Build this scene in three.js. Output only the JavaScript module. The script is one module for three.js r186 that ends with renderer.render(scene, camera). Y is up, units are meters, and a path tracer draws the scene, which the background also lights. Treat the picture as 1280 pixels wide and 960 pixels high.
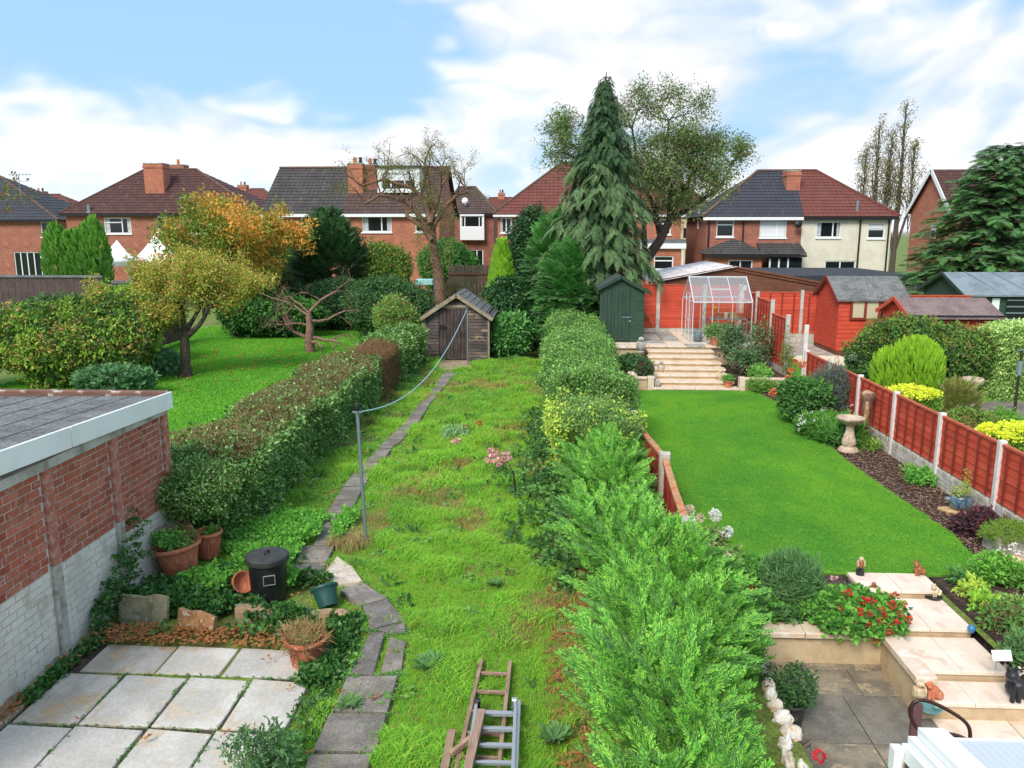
import * as THREE from 'three';
import { mergeGeometries } from 'three/addons/utils/BufferGeometryUtils.js';

// ---------- camera ----------
const scene = new THREE.Scene();
const FPX = 995, PITCH = Math.atan(190 / 995), YAW = Math.atan(50 * Math.cos(PITCH) / 995), EYE = 4.5;
const camera = new THREE.PerspectiveCamera(2 * Math.atan(480 / FPX) * 180 / Math.PI, 4 / 3, 0.1, 3000);
camera.position.set(0, EYE, 0);
camera.rotation.order = 'YXZ';
camera.rotation.set(-PITCH, YAW, 0);
camera.updateMatrixWorld(true);
const renderer = new THREE.WebGLRenderer({ antialias: true });
renderer.toneMapping = THREE.LinearToneMapping;
renderer.toneMappingExposure = 2.16;
renderer.shadowMap.enabled = true;

// ---------- random numbers and noise ----------
let seed = 7;
const rs = s => { seed = s >>> 0; };
const R = () => { seed = (seed + 0x6D2B79F5) >>> 0; let t = seed; t = Math.imul(t ^ (t >>> 15), t | 1); t ^= t + Math.imul(t ^ (t >>> 7), t | 61); return ((t ^ (t >>> 14)) >>> 0) / 4294967296; };
const rr = (a, b) => a + (b - a) * R();
const pick = a => a[Math.floor(R() * a.length) % a.length];
const clamp = (v, a = 0, b = 1) => Math.min(b, Math.max(a, v));
const lerp = (a, b, t) => a + (b - a) * t;
const ss = (a, b, v) => { const t = clamp((v - a) / (b - a)); return t * t * (3 - 2 * t); };
const hash = (x, y, z) => { let h = Math.imul(x | 0, 374761393) ^ Math.imul(y | 0, 668265263) ^ Math.imul(z | 0, 2147483647 ^ 1274126177); h = Math.imul(h ^ (h >>> 13), 1274126177); h ^= h >>> 16; h = Math.imul(h, 0x85ebca6b); return ((h ^ (h >>> 13)) >>> 0) / 4294967296; };
function vn(x, y, z = 0, per = 0) {
  const xi = Math.floor(x), yi = Math.floor(y), zi = Math.floor(z), f = t => t * t * (3 - 2 * t);
  const u = f(x - xi), v = f(y - yi), w = f(z - zi), m = i => per ? ((i % per) + per) % per : i;
  const h = (a, b, c) => hash(m(xi + a), m(yi + b), zi + c);
  const l = (c) => lerp(lerp(h(0, 0, c), h(1, 0, c), u), lerp(h(0, 1, c), h(1, 1, c), u), v);
  return w ? lerp(l(0), l(1), w) : l(0);
}
function fbm(x, y, z = 0, o = 4, per = 0) { let s = 0, a = .5, t = 0; for (let i = 0; i < o; i++) { s += a * vn(x, y, z + i * 17, per); t += a; x *= 2; y *= 2; z *= 2; per *= 2; a *= .5; } return s / t; }

// ---------- pixels to places ----------
const V = (x, y, z) => new THREE.Vector3(x, y, z);
const FW = V(0, 0, -1).applyQuaternion(camera.quaternion), RT = V(1, 0, 0).applyQuaternion(camera.quaternion), UPV = V(0, 1, 0).applyQuaternion(camera.quaternion);
const ray = (px, py) => FW.clone().multiplyScalar(FPX).addScaledVector(RT, px - 640).addScaledVector(UPV, 480 - py);
const G = (px, py, y = 0) => { const d = ray(px, py); return d.multiplyScalar((y - EYE) / d.y).add(camera.position); };   // on a level at height y
const D = (px, py, z) => { const d = ray(px, py); return d.multiplyScalar(-z / d.z).add(camera.position); };               // on a wall facing the garden, z metres away

// ---------- sky and sun ----------
{
  const W = 2048, Hh = 1024, data = new Float32Array(W * Hh * 4);
  // cloud banks and blue gaps, in degrees: azimuth right of the garden axis, elevation, widths, amount
  const blobs = [[-25, 10.2, 12, 2.6, -.5], [-13.5, 10.5, 5, 3, -.42], [-32, 14, 9, 3.5, -.4], [-19, 6.6, 2.5, 1.6, -.12], [-28.5, 4.6, 6, 2.6, .36], [-18.5, 5.2, 4, 2.4, .3], [-31, 9.6, 4, 1.2, .1], [-10.5, 6.6, 2.4, 1.6, .25],
    [-3, 14.5, 6, 3, .38], [-18, 14.8, 6, 2.6, -.5], [-12, 8.5, 3, 1.6, -.3], [-22, 7.4, 2.2, 1.0, .22], [4, 9, 10, 6, .22], [24, 5, 12, 4, .35], [16, 11.5, 5, 2.4, -.2], [9, 13, 3.5, 1.6, -.12], [26, 10, 7, 2.5, .18], [30, 14, 6, 2.5, -.12], [13, 6, 3, 3, -.14]];
  for (let j = 0; j < Hh; j++) for (let i = 0; i < W; i++) {
    const el = ((j + .5) / Hh - .5) * Math.PI, az = ((i + .5) / W - .5) * 2 * Math.PI;
    const x = Math.cos(el) * Math.cos(az), y = Math.sin(el), z = Math.cos(el) * Math.sin(az);
    let az2 = Math.atan2(x, -z) * 180 / Math.PI, e = el * 180 / Math.PI;
    const up = Math.max(0, y);
    const wx = (fbm(x * 6 + 2, y * 14, z * 6, 3) - .5) * .35, wy = (fbm(x * 6 + 12, y * 14 + 7, z * 6, 3) - .5) * .35; const s = 1 / (up + .14), n = fbm(x * s * 1.5 + 3.1, z * s * 1.5, 1.3, 5), n2 = fbm((x + wx) * 11 + 4, (y + wy) * 24, (z + wx) * 11 + 9, 6), n3 = fbm(x * 3.1, y * 7, z * 3.1 + 5, 3);
    let c = .5 + (n - .5) * .75 + (n3 - .5) * .6;
    for (const b of blobs) { const dx = (az2 - b[0]) / b[2], dy = (e - b[1]) / b[3], q = dx * dx + dy * dy; if (q < 9) c += b[4] * Math.exp(-q); }
    c += (n2 - .5) * .75 + (fbm(x * 5 + y * 9, y * 30 - x * 6, z * 5, 4) - .5) * .5;
    const k = ss(.22, .84, c), t = Math.pow(up, .55);
    const blue = [lerp(.27, .1, t), lerp(.41, .22, t), lerp(.53, .4, t)];
    const w = .5 + .2 * (n2 - .5) + .1 * (n3 - .5), cl = [w * .985, w * .985, w * 1.02];
    const hz = ss(.12, 0, up) * .5, o = (j * W + i) * 4;
    for (let q = 0; q < 3; q++) data[o + q] = y < -.02 ? [.16, .17, .14][q] : lerp(lerp(blue[q], cl[q], k), [.5, .52, .54][q], hz);
    data[o + 3] = 1;
  }
  const sky = new THREE.DataTexture(data, W, Hh, THREE.RGBAFormat, THREE.FloatType);
  sky.mapping = THREE.EquirectangularReflectionMapping; sky.magFilter = sky.minFilter = THREE.LinearFilter; sky.needsUpdate = true;
  scene.background = sky; scene.environment = sky;
}
const sun = new THREE.DirectionalLight(0xfff6ea, 1.65);
sun.position.set(-27, 60, 36); sun.target.position.set(0, 0, -22);
sun.castShadow = true; sun.shadow.radius = 44; sun.shadow.mapSize.set(4096, 4096);
Object.assign(sun.shadow.camera, { left: -45, right: 45, top: 45, bottom: -45, near: 1, far: 200 });
scene.add(sun, sun.target);

// ---------- geometry helpers ----------
function plain(g) {                       // non-indexed, position / normal / uv only, uv in metres by the way the face points
  g = g.index ? g.toNonIndexed() : g;
  if (!g.attributes.normal) g.computeVertexNormals();
  for (const k of Object.keys(g.attributes)) if (!['position', 'normal', 'uv'].includes(k)) g.deleteAttribute(k);
  const p = g.attributes.position, n = g.attributes.normal, uv = new Float32Array(p.count * 2);
  for (let i = 0; i < p.count; i += 3) {
    const nx = Math.abs(n.getX(i) + n.getX(i + 1) + n.getX(i + 2)), ny = Math.abs(n.getY(i) + n.getY(i + 1) + n.getY(i + 2)), nz = Math.abs(n.getZ(i) + n.getZ(i + 1) + n.getZ(i + 2));
    for (let k = i; k < i + 3; k++) { const x = p.getX(k), y = p.getY(k), z = p.getZ(k); let a, b; if (ny > nx && ny > nz) { a = x; b = z; } else if (nx > nz) { a = z; b = y; } else { a = x; b = y; } uv[k * 2] = a; uv[k * 2 + 1] = b; }
  }
  g.setAttribute('uv', new THREE.BufferAttribute(uv, 2));
  return g;
}
const J = (...gs) => mergeGeometries(gs.flat().map(plain));
const mv = (g, x, y, z) => g.translate(x, y, z);
function bx(x0, x1, y0, y1, z0, z1) { return new THREE.BoxGeometry(Math.abs(x1 - x0), Math.abs(y1 - y0), Math.abs(z1 - z0)).translate((x0 + x1) / 2, (y0 + y1) / 2, (z0 + z1) / 2); }
function cbx(w, h, d, c = .01) {          // box with chamfered edges
  const s = new THREE.Shape(); const a = w / 2 - c, b = h / 2 - c;
  s.moveTo(-a, -b); s.lineTo(a, -b); s.lineTo(a, b); s.lineTo(-a, b); s.closePath();
  return new THREE.ExtrudeGeometry(s, { depth: d - 2 * c, bevelEnabled: true, bevelThickness: c, bevelSize: c, bevelSegments: 1 }).translate(0, 0, -d / 2 + c);
}
const cb = (x0, x1, y0, y1, z0, z1, c = .008) => cbx(x1 - x0, y1 - y0, z1 - z0, c).translate((x0 + x1) / 2, (y0 + y1) / 2, (z0 + z1) / 2);
function poly(pts, y0, y1, bev = .006) {   // upright prism on an outline of [x, z]
  const s = new THREE.Shape(pts.map(p => new THREE.Vector2(p[0], -p[1])));
  return new THREE.ExtrudeGeometry(s, { depth: y1 - y0 - (bev ? 2 * bev : 0), bevelEnabled: !!bev, bevelThickness: bev, bevelSize: bev, bevelOffset: -bev, bevelSegments: 1 }).rotateX(-Math.PI / 2).translate(0, y0 + bev, 0);
}
function quad(a, b, c, d) { const g = new THREE.BufferGeometry(); const v = [a, b, c, a, c, d]; g.setAttribute('position', new THREE.Float32BufferAttribute(v.flatMap(p => [p.x, p.y, p.z]), 3)); g.computeVertexNormals(); return g; }
function bar(a, b, w, h = w, up = V(0, 1, 0)) {   // box bar from a to b
  const d = b.clone().sub(a), L = d.length(); d.normalize();
  const x = new THREE.Vector3().crossVectors(up, d); if (x.lengthSq() < 1e-6) x.set(1, 0, 0); x.normalize(); const y = new THREE.Vector3().crossVectors(d, x);
  return new THREE.BoxGeometry(w, h, L).applyMatrix4(new THREE.Matrix4().makeBasis(x, y, d)).translate((a.x + b.x) / 2, (a.y + b.y) / 2, (a.z + b.z) / 2);
}
function limb(pts, rad, sides = 6, bump = 0) {     // tapered tube through points
  const pos = [], nor = [], rings = []; let ref = V(.31, .17, .93).normalize();
  for (let i = 0; i < pts.length; i++) {
    const t = (pts[Math.min(i + 1, pts.length - 1)].clone().sub(pts[Math.max(i - 1, 0)])).normalize();
    const x = new THREE.Vector3().crossVectors(ref, t).normalize(), y = new THREE.Vector3().crossVectors(t, x); ref = y.clone().negate().cross(t).cross(t).length() ? ref : ref;
    const r = Array.isArray(rad) ? rad[i] : rad, ring = [];
    for (let k = 0; k < sides; k++) { const a = k / sides * 6.2832, q = r * (1 + bump * (hash(k * 7, i * 13, pts.length) - .5)); const n = x.clone().multiplyScalar(Math.cos(a)).addScaledVector(y, Math.sin(a)); ring.push([pts[i].clone().addScaledVector(n, q), n]); }
    rings.push(ring);
  }
  const put = (...v) => v.forEach(([p, n]) => { pos.push(p.x, p.y, p.z); nor.push(n.x, n.y, n.z); });
  for (let i = 0; i + 1 < rings.length; i++) for (let k = 0; k < sides; k++) { const a = rings[i][k], b = rings[i][(k + 1) % sides], c = rings[i + 1][(k + 1) % sides], d = rings[i + 1][k]; put(a, b, c, a, c, d); }
  for (const [ring, e, s] of [[rings[0], 0, -1], [rings[rings.length - 1], pts.length - 1, 1]]) { const t = pts[e].clone().sub(pts[e ? e - 1 : 1]).normalize(); for (let k = 0; k < sides; k++) { const a = [ring[k][0], t], b = [ring[(k + 1) % sides][0], t], c = [pts[e], t]; s > 0 ? put(a, b, c) : put(b, a, c); } }
  const g = new THREE.BufferGeometry(); g.setAttribute('position', new THREE.Float32BufferAttribute(pos, 3)); g.setAttribute('normal', new THREE.Float32BufferAttribute(nor, 3));
  return g;
}
const cyl = (r0, r1, y0, y1, n = 20) => new THREE.CylinderGeometry(r1, r0, y1 - y0, n).translate(0, (y0 + y1) / 2, 0);
const lathe = (pts, n = 28) => new THREE.LatheGeometry(pts.map(p => new THREE.Vector2(p[0], p[1])), n);
function blob(rx, ry, rz, amp = .2, f = 2, detail = 3, off = 0) {   // uneven lump
  const g = new THREE.IcosahedronGeometry(1, detail), p = g.attributes.position;
  for (let i = 0; i < p.count; i++) { const x = p.getX(i), y = p.getY(i), z = p.getZ(i), k = 1 + amp * (fbm(x * f + off + 20, y * f + 20, z * f + 20, 3) - .5) * 2; p.setXYZ(i, x * k * rx, y * k * ry, z * k * rz); }
  g.computeVertexNormals(); return g;
}

// ---------- things ----------
const used = {};
function numbered(n) { const k = used[n] = (used[n] ?? -1) + 1; return k ? n + '_' + String(k).padStart(3, '0') : n; }
function tag(o, label, category, group) { o.userData.label = label; o.userData.category = category; if (group) o.userData.group = group; return o; }
function thing(name, label, category, at = V(0, 0, 0), group, turn = 0) { const o = new THREE.Group(); o.name = numbered(name); o.position.copy(at); o.rotation.y = turn; scene.add(o); return tag(o, label, category, group); }
function mesh(name, geo, mat, parent, kind) { const m = new THREE.Mesh(Array.isArray(geo) ? J(geo) : geo.attributes.color ? geo : plain(geo), mat); m.name = parent ? name : numbered(name); m.castShadow = m.receiveShadow = true; if (kind) m.userData.kind = kind; (parent || scene).add(m); return m; }
function part(o, name, geo, mat, kind) { return mesh(name, geo, mat, o, kind); }                       // geometry in the thing's own frame
function partW(o, name, geo, mat, kind) { let g = Array.isArray(geo) ? J(geo) : plain(geo); let q = o; const off = V(0, 0, 0); while (q && q !== scene) { off.add(q.position); q = q.parent; } const m = mesh(name, g.translate(-off.x, -off.y, -off.z), mat, o, kind); return m; }   // geometry in world metres
const struct = (name, geo, mat) => mesh(name, geo, mat, null, 'structure');

// ---------- materials ----------
let texN = 0;
function tex(size, metres, fn, srgb = true) {
  texN++;
  const d = new Uint8Array(size * size * 4);
  for (let j = 0; j < size; j++) for (let i = 0; i < size; i++) { const c = fn(i / size, j / size), o = (j * size + i) * 4; const a = Array.isArray(c) ? c : [c, c, c]; d[o] = clamp(a[0], 0, 255); d[o + 1] = clamp(a[1], 0, 255); d[o + 2] = clamp(a[2], 0, 255); d[o + 3] = 255; }
  const t = new THREE.DataTexture(d, size, size); t.wrapS = t.wrapT = THREE.RepeatWrapping; t.magFilter = THREE.LinearFilter; t.minFilter = THREE.LinearMipmapLinearFilter; t.generateMipmaps = true;
  if (srgb) t.colorSpace = THREE.SRGBColorSpace; t.repeat.set(1 / metres, 1 / metres); t.needsUpdate = true; return t;
}
const N = (u, v, f, o = 4, z = 0) => fbm(u * f, v * f, z, o, f);
const mix3 = (a, b, t) => [lerp(a[0], b[0], t), lerp(a[1], b[1], t), lerp(a[2], b[2], t)];
const std = (o) => new THREE.MeshStandardMaterial({ roughness: .85, ...o });
const GRAIN = tex(512, 1, (u, v) => 255 * (.6 * N(u, v, 48, 3, 5) + .4 * N(u, v, 12, 3, 1)), false), ROLL = tex(128, .3, (u) => 255 * (.5 + .5 * Math.cos(u * 6.2832)), false);
// mottled surface: base, second colour in patches, speckle
function mottled(metres, a, b, { f = 5, speck = 14, size = 256, rough = .9, bump = 0, c = null, z = 1 } = {}) {
  const t = tex(size, metres, (u, v) => { let k = mix3(a, b, ss(.3, .7, N(u, v, f, 5, z))); if (c) k = mix3(k, c, ss(.58, .75, N(u, v, f * 2, 4, z + 30))); const s = (hash(u * size, v * size, z) - .5) * speck + (N(u, v, 64, 2, z + 9) - .5) * speck * 1.5; return [k[0] + s, k[1] + s, k[2] + s]; });
  const m = std({ map: t, roughness: rough });
  if (bump) { m.bumpMap = GRAIN.clone(); m.bumpMap.repeat.set(1 / metres, 1 / metres); m.bumpMap.needsUpdate = true; m.bumpScale = bump; }
  return m;
}
// sawn boards: streaks along one direction ('u' along x/z, 'v' along y)
function wood(metres, a, b, dir = 'u', { speck = 10, rough = .8, z = 3, c = null } = {}) {
  return std({ roughness: rough, map: tex(256, metres, (u, v) => { const [s, t] = dir === 'u' ? [u, v] : [v, u]; const g = fbm(s * 4, t * 64, z, 3, 0), g2 = N(u, v, 4, 4, z); let k = mix3(a, b, ss(.25, .75, g * .6 + g2 * .4)); if (c) k = mix3(k, c, ss(.55, .75, N(u, v, 6, 4, z + 8))); const q = (hash(u * 256, v * 256, z) - .5) * speck; return [k[0] + q, k[1] + q, k[2] + q]; }) });
}
function brickMat(a, b, mortar, L = .225, Hh = .075, z = 0) {       // for walls too far off to tell the bricks apart
  return std({ roughness: .92, map: tex(512, 1.8, (u, v) => {
    const x = u * 1.8, y = v * 1.8, row = Math.floor(y / Hh), xo = x + (row % 2 ? L / 2 : 0), col = Math.floor(xo / L), fx = xo - col * L, fy = y - row * Hh;
    const n = N(u, v, 5, 4, z); if (fx < .011 || fy < .011) return mix3(mortar, a, .35 + .3 * n);
    const h = hash(col % 8, row, z); let k = mix3(a, b, h); const s = (n - .5) * 50 + (hash(u * 512, v * 512, 2) - .5) * 16; return [k[0] + s, k[1] + s * .75, k[2] + s * .6];
  }) });
}
function tileMat(a, b, moss, w = .3, z = 0) {
  return std({ roughness: .8, map: tex(512, 3.6, (u, v) => { const cx = Math.floor(u * 12), cy = Math.floor(v * 12); const n = N(u, v, 4, 5, z), h = hash(cx, cy, z); let k = mix3(a, b, clamp(n * .7 + h * .45 - .05)); k = mix3(k, moss, ss(.6, .8, N(u, v, 12, 4, z + 3)) * .55); const s = (hash(u * 512, v * 512, z) - .5) * 14; return [k[0] + s, k[1] + s, k[2] + s]; }),
    bumpMap: ROLL, bumpScale: .03 });
}
const MAT = {
  brickRed: brickMat([170, 106, 86], [150, 90, 72], [176, 154, 138]), brickOrange: brickMat([182, 113, 88], [164, 97, 75], [176, 150, 130], .225, .075, 4), brickBrown: brickMat([152, 94, 76], [132, 78, 64], [150, 130, 118], .225, .075, 6),
  render: mottled(3, [226, 220, 200], [214, 207, 188], { speck: 6 }), renderTan: mottled(3, [216, 200, 160], [204, 188, 150], { speck: 6 }),
  tileBrown: tileMat([92, 58, 52], [72, 46, 44], [108, 98, 74]), tileDark: tileMat([80, 76, 72], [62, 58, 57], [112, 110, 96], .3, 2), tileRed: tileMat([126, 70, 59], [104, 57, 50], [104, 80, 60], .3, 3), tileGrey: tileMat([66, 68, 76], [54, 56, 64], [74, 76, 82], .3, 5), tileMix: tileMat([96, 74, 66], [74, 58, 54], [104, 98, 80], .3, 7),
  ridge: mottled(1, [120, 92, 78], [88, 70, 62]),
  upvc: std({ color: 0xeef0f0, roughness: .4 }), glassDark: std({ color: 0x1c2326, roughness: .06, metalness: 0 }), curtain: mottled(.6, [196, 200, 200], [168, 172, 174], { f: 4 }), blind: std({ color: 0xdfe4e6, roughness: .7 }),
  black: std({ color: 0x17181a, roughness: .5 }), lead: mottled(1, [120, 124, 128], [98, 102, 106]), felt: mottled(1.6, [122, 123, 120], [100, 102, 100], { f: 8, speck: 40, bump: .004 }), flatBlack: mottled(2, [60, 64, 70], [46, 50, 56], { speck: 16 }),
  concrete: mottled(1.5, [186, 182, 172], [158, 154, 144], { f: 6, speck: 18, bump: .003, c: [138, 136, 122] }), concretePink: mottled(.8, [228, 220, 216], [212, 202, 198], { f: 6, speck: 12 }), concreteWhite: mottled(.8, [206, 200, 190], [176, 170, 158], { f: 6, speck: 12, bump: .002 }),
  paintWhite: mottled(1.5, [244, 245, 244], [236, 237, 236], { f: 3, speck: 5, rough: .45 }), garageGrey: mottled(1.4, [218, 213, 202], [202, 197, 186], { f: 4, speck: 10, c: [192, 186, 168], bump: .001 }),
  redWood: wood(1.2, [210, 84, 58], [188, 68, 46], 'u', { z: 3 }), redWood2: wood(1.2, [202, 78, 54], [180, 64, 44], 'u', { z: 5 }), redWood3: wood(1.2, [216, 92, 64], [194, 76, 52], 'u', { z: 7 }), redBatten: wood(1.2, [142, 52, 38], [120, 42, 32], 'v', { z: 9 }),
  railPale: wood(1, [206, 160, 118], [180, 124, 84], 'u', { z: 4, c: [196, 96, 60] }),
  greenWood: wood(1.2, [56, 84, 66], [42, 66, 52], 'u', { z: 3 }), greenWoodV: wood(1.2, [54, 82, 64], [40, 62, 50], 'v', { z: 4 }), oldWood: wood(1, [124, 108, 96], [70, 60, 56], 'u', { z: 3, c: [148, 128, 104], speck: 18 }), oldWood2: wood(1, [104, 92, 86], [58, 50, 50], 'u', { z: 13, speck: 18 }), oldWoodV: wood(1, [92, 78, 70], [50, 43, 43], 'v', { z: 6, speck: 18 }), paleTrim: wood(1, [170, 156, 132], [134, 120, 98], 'u', { z: 8, c: [110, 104, 80] }),
  fenceGrey: wood(1, [118, 104, 90], [84, 72, 62], 'v', { z: 2 }), brownWood: wood(1.5, [126, 82, 58], [100, 62, 44], 'u', { z: 11 }), ladderWood: wood(.6, [172, 142, 122], [136, 106, 90], 'v', { z: 12 }),
  alu: std({ color: 0xb9bec2, roughness: .35, metalness: .85 }), galv: std({ color: 0x8b979c, roughness: .5, metalness: .5 }),
  terracotta: mottled(.5, [204, 124, 90], [186, 106, 76], { f: 5, speck: 8, c: [204, 142, 110] }), terracottaDull: mottled(.5, [184, 106, 74], [160, 86, 58], { f: 5, speck: 8, c: [190, 150, 122] }),
  soil: mottled(.8, [84, 64, 52], [58, 44, 37], { f: 10, speck: 50, bump: .02, size: 512 }), soilGrass: mottled(1.5, [110, 136, 48], [98, 112, 46], { f: 9, speck: 36, bump: .015, size: 512, c: [116, 108, 62] }), lawnBase: mottled(2, [98, 154, 34], [86, 140, 30], { f: 9, speck: 26, bump: .01, size: 512 }),
  bark: mottled(.5, [104, 92, 80], [70, 62, 54], { f: 9, speck: 26, bump: .015 }), barkBrown: mottled(.5, [140, 108, 88], [104, 78, 64], { f: 9, speck: 24, bump: .012 }), barkPink: mottled(.4, [156, 122, 106], [116, 86, 74], { f: 9, speck: 20 }), barkDark: mottled(.5, [66, 54, 46], [46, 38, 34], { f: 9, speck: 20, bump: .012 }),
  sandstone: mottled(1.2, [226, 206, 182], [214, 190, 164], { f: 5, speck: 10, c: [232, 220, 206] }), paleSlab: mottled(1.1, [238, 222, 204], [228, 206, 186], { f: 4, speck: 8, c: [222, 196, 176] }), buffWall: mottled(1, [204, 182, 148], [186, 162, 128], { f: 5, speck: 12 }),
};

// ================= ground =================
const bumpy = (x, z) => .05 * (fbm(x * .9 + 40, z * .9 + 40, 2, 3) - .5) * 2;
function sheet(x0, x1, z0, z1, n, m, yf) {
  const g = new THREE.PlaneGeometry(x1 - x0, z1 - z0, n, m).rotateX(-Math.PI / 2).translate((x0 + x1) / 2, 0, (z0 + z1) / 2), p = g.attributes.position;
  for (let i = 0; i < p.count; i++) p.setY(i, yf(p.getX(i), p.getZ(i)));
  g.computeVertexNormals(); return g;
}
{ // one sheet to the horizon, with the sunken patio of the right garden cut out of it
  const s = new THREE.Shape(); s.moveTo(-700, -40); s.lineTo(700, -40); s.lineTo(700, 900); s.lineTo(-700, 900); s.closePath();
  const h = new THREE.Path(); h.moveTo(2.3, -1); h.lineTo(9, -1); h.lineTo(9, 8.0); h.lineTo(4.97, 8.0); h.lineTo(4.97, 10.2); h.lineTo(3.98, 10.2); h.lineTo(3.98, 8.62); h.lineTo(2.3, 8.62); h.closePath(); s.holes.push(h);
  struct('ground', new THREE.ShapeGeometry(s).rotateX(-Math.PI / 2).translate(0, -.06, 0), MAT.soilGrass);
}
const LAWN_EDGE = z => 6.05 + .12 * Math.sin(z * .5) - .25 * ss(-12, -10.2, z) - .3 * ss(-20.5, -22.6, z);
struct('rough_lawn', sheet(-4.9, .75, -27.9, -3.2, 60, 220, bumpy), MAT.soilGrass);
{ // the mown lawn of the next garden
  const pts = []; for (let z = -10.2; z >= -22.7; z -= .25) pts.push([LAWN_EDGE(z), z]); pts.push([2.1, -22.7], [2.1, -10.2]);
  struct('lawn', poly(pts, -.04, .015, 0), MAT.lawnBase);
}
struct('soil_border', sheet(1.9, 7, -22.75, -7.95, 50, 120, (x, z) => (z > -10.25 && x > 3.95 && x < 5) ? -.9 : (z > -8.87 && x < 4) ? -.9 : -.012 + .03 * (fbm(x * 3, z * 3, 1, 3) - .5)), MAT.soil);
struct('neighbour_lawn', sheet(-17, -5.9, -38, -9.5, 40, 80, (x, z) => -.02 + bumpy(x, z) * .5), MAT.lawnBase);
struct('neighbour_ground', sheet(7.15, 19, -30.5, -11, 40, 60, (x, z) => -.03 + .42 * ss(-20.5, -25, z)), MAT.lawnBase);

// ================= houses =================
function tiles(a, b, c, d, n, lift = .05) {     // courses of a roof plane: eave a-b, ridge d-c
  const N0 = new THREE.Vector3().crossVectors(b.clone().sub(a), d.clone().sub(a)); if (N0.lengthSq() < 1e-6) N0.crossVectors(b.clone().sub(a), c.clone().sub(a)); N0.normalize(); if (N0.y < 0) N0.negate();
  const pos = [], uv = [], dirU = b.clone().sub(a).normalize(), L = d.clone().lerp(c, .5).distanceTo(a.clone().lerp(b, .5));
  const put = (...v) => v.forEach(([p, t]) => { pos.push(p.x, p.y, p.z); uv.push(p.clone().sub(a).dot(dirU), t * L); });
  for (let i = 0; i < n; i++) {
    const t = i / n, u = Math.min(1, (i + 1.15) / n), P = (s, q, h) => s.clone().lerp(q, h);
    const e0 = P(a, d, t).addScaledVector(N0, lift), e1 = P(b, c, t).addScaledVector(N0, lift), f0 = P(a, d, u).addScaledVector(N0, .012), f1 = P(b, c, u).addScaledVector(N0, .012), g0 = P(a, d, t), g1 = P(b, c, t);
    put([e0, t], [e1, t], [f1, u], [e0, t], [f1, u], [f0, u], [g0, t], [g1, t], [e1, t], [g0, t], [e1, t], [e0, t]);
  }
  const g = new THREE.BufferGeometry(); g.setAttribute('position', new THREE.Float32BufferAttribute(pos, 3)); g.computeVertexNormals(); g.setAttribute('uv', new THREE.Float32BufferAttribute(uv, 2)); return g;
}
const raw = (o, name, geo, mat) => { const off = V(0, 0, 0); let q = o; while (q && q !== scene) { off.add(q.position); q = q.parent; } const m = new THREE.Mesh(geo.translate(-off.x, -off.y, -off.z), mat); m.name = name; m.castShadow = m.receiveShadow = true; o.add(m); return m; };
function holedWall(x0, x1, y0, y1, z, holes, depth = .3) {
  const s = new THREE.Shape(); s.moveTo(x0, y0); s.lineTo(x1, y0); s.lineTo(x1, y1); s.lineTo(x0, y1); s.closePath();
  for (const h of holes) { const p = new THREE.Path(); p.moveTo(h[0], h[2]); p.lineTo(h[1], h[2]); p.lineTo(h[1], h[3]); p.lineTo(h[0], h[3]); p.closePath(); s.holes.push(p); }
  return new THREE.ExtrudeGeometry(s, { depth, bevelEnabled: false }).translate(0, 0, z - depth);
}
// a casement set into an opening of a wall facing the garden; bars: shares of the width; fan: share of the height of a top light
function casement(o, x0, x1, y0, y1, z, { bars = [.5], fan = 0, inside = 'dark', sill = true, fw = .07 } = {}) {
  const w = o.isObject3D && mesh('window', [bx(x0, x0 + fw, y0, y1, z - .12, z - .05), bx(x1 - fw, x1, y0, y1, z - .12, z - .05), bx(x0 + fw, x1 - fw, y0, y0 + fw, z - .12, z - .05), bx(x0 + fw, x1 - fw, y1 - fw, y1, z - .12, z - .05)].map(g => { const p = V(0, 0, 0); let q = o; while (q && q !== scene) { p.add(q.position); q = q.parent; } return g.translate(-p.x, -p.y, -p.z); }), MAT.upvc, o);
  const xs = [x0 + fw, ...bars.map(b => lerp(x0, x1, b)), x1 - fw];
  for (let i = 0; i + 1 < xs.length; i++) { partW(w, 'pane', bx(xs[i] + .02, xs[i + 1] - .02, y0 + fw, y1 - fw, z - .11, z - .1), MAT.glassDark); if (i) partW(w, 'glazing_bar', bx(xs[i] - .04, xs[i] + .04, y0 + fw, y1 - fw, z - .13, z - .06), MAT.upvc); }
  if (fan) partW(w, 'top_light', [bx(xs[0], xs[1], lerp(y0, y1, 1 - fan) - .04, lerp(y0, y1, 1 - fan) + .04, z - .1, z - .045)], MAT.upvc);
  if (inside === 'curtain') for (const [ca, cc] of [[x0 + fw + .03, lerp(x0, x1, .2)], [lerp(x0, x1, .84), x1 - fw - .03]]) partW(w, 'curtain', bx(ca, cc, y0 + fw + .02, y1 - fw - .02, z - .098, z - .092), MAT.curtain);
  if (inside === 'blind') partW(w, 'blind', bx(x0 + fw + .02, x1 - fw - .02, y0 + fw + .02, y1 - fw - .02, z - .098, z - .09), MAT.blind);
  if (inside === 'halfblind') partW(w, 'blind', bx(x0 + fw + .02, x1 - fw - .02, lerp(y0, y1, .55), y1 - fw - .02, z - .098, z - .09), MAT.blind);
  if (sill) partW(w, 'sill', bx(x0 - .06, x1 + .06, y0 - .09, y0 - .004, z - .1, z + .08), MAT.upvc);
  return w;
}
const wpx = (l, z) => { const a = D(l[0], l[3], z), b = D(l[2], l[1], z); return [a.x, b.x, a.y, b.y]; };   // pixel box -> opening
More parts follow.
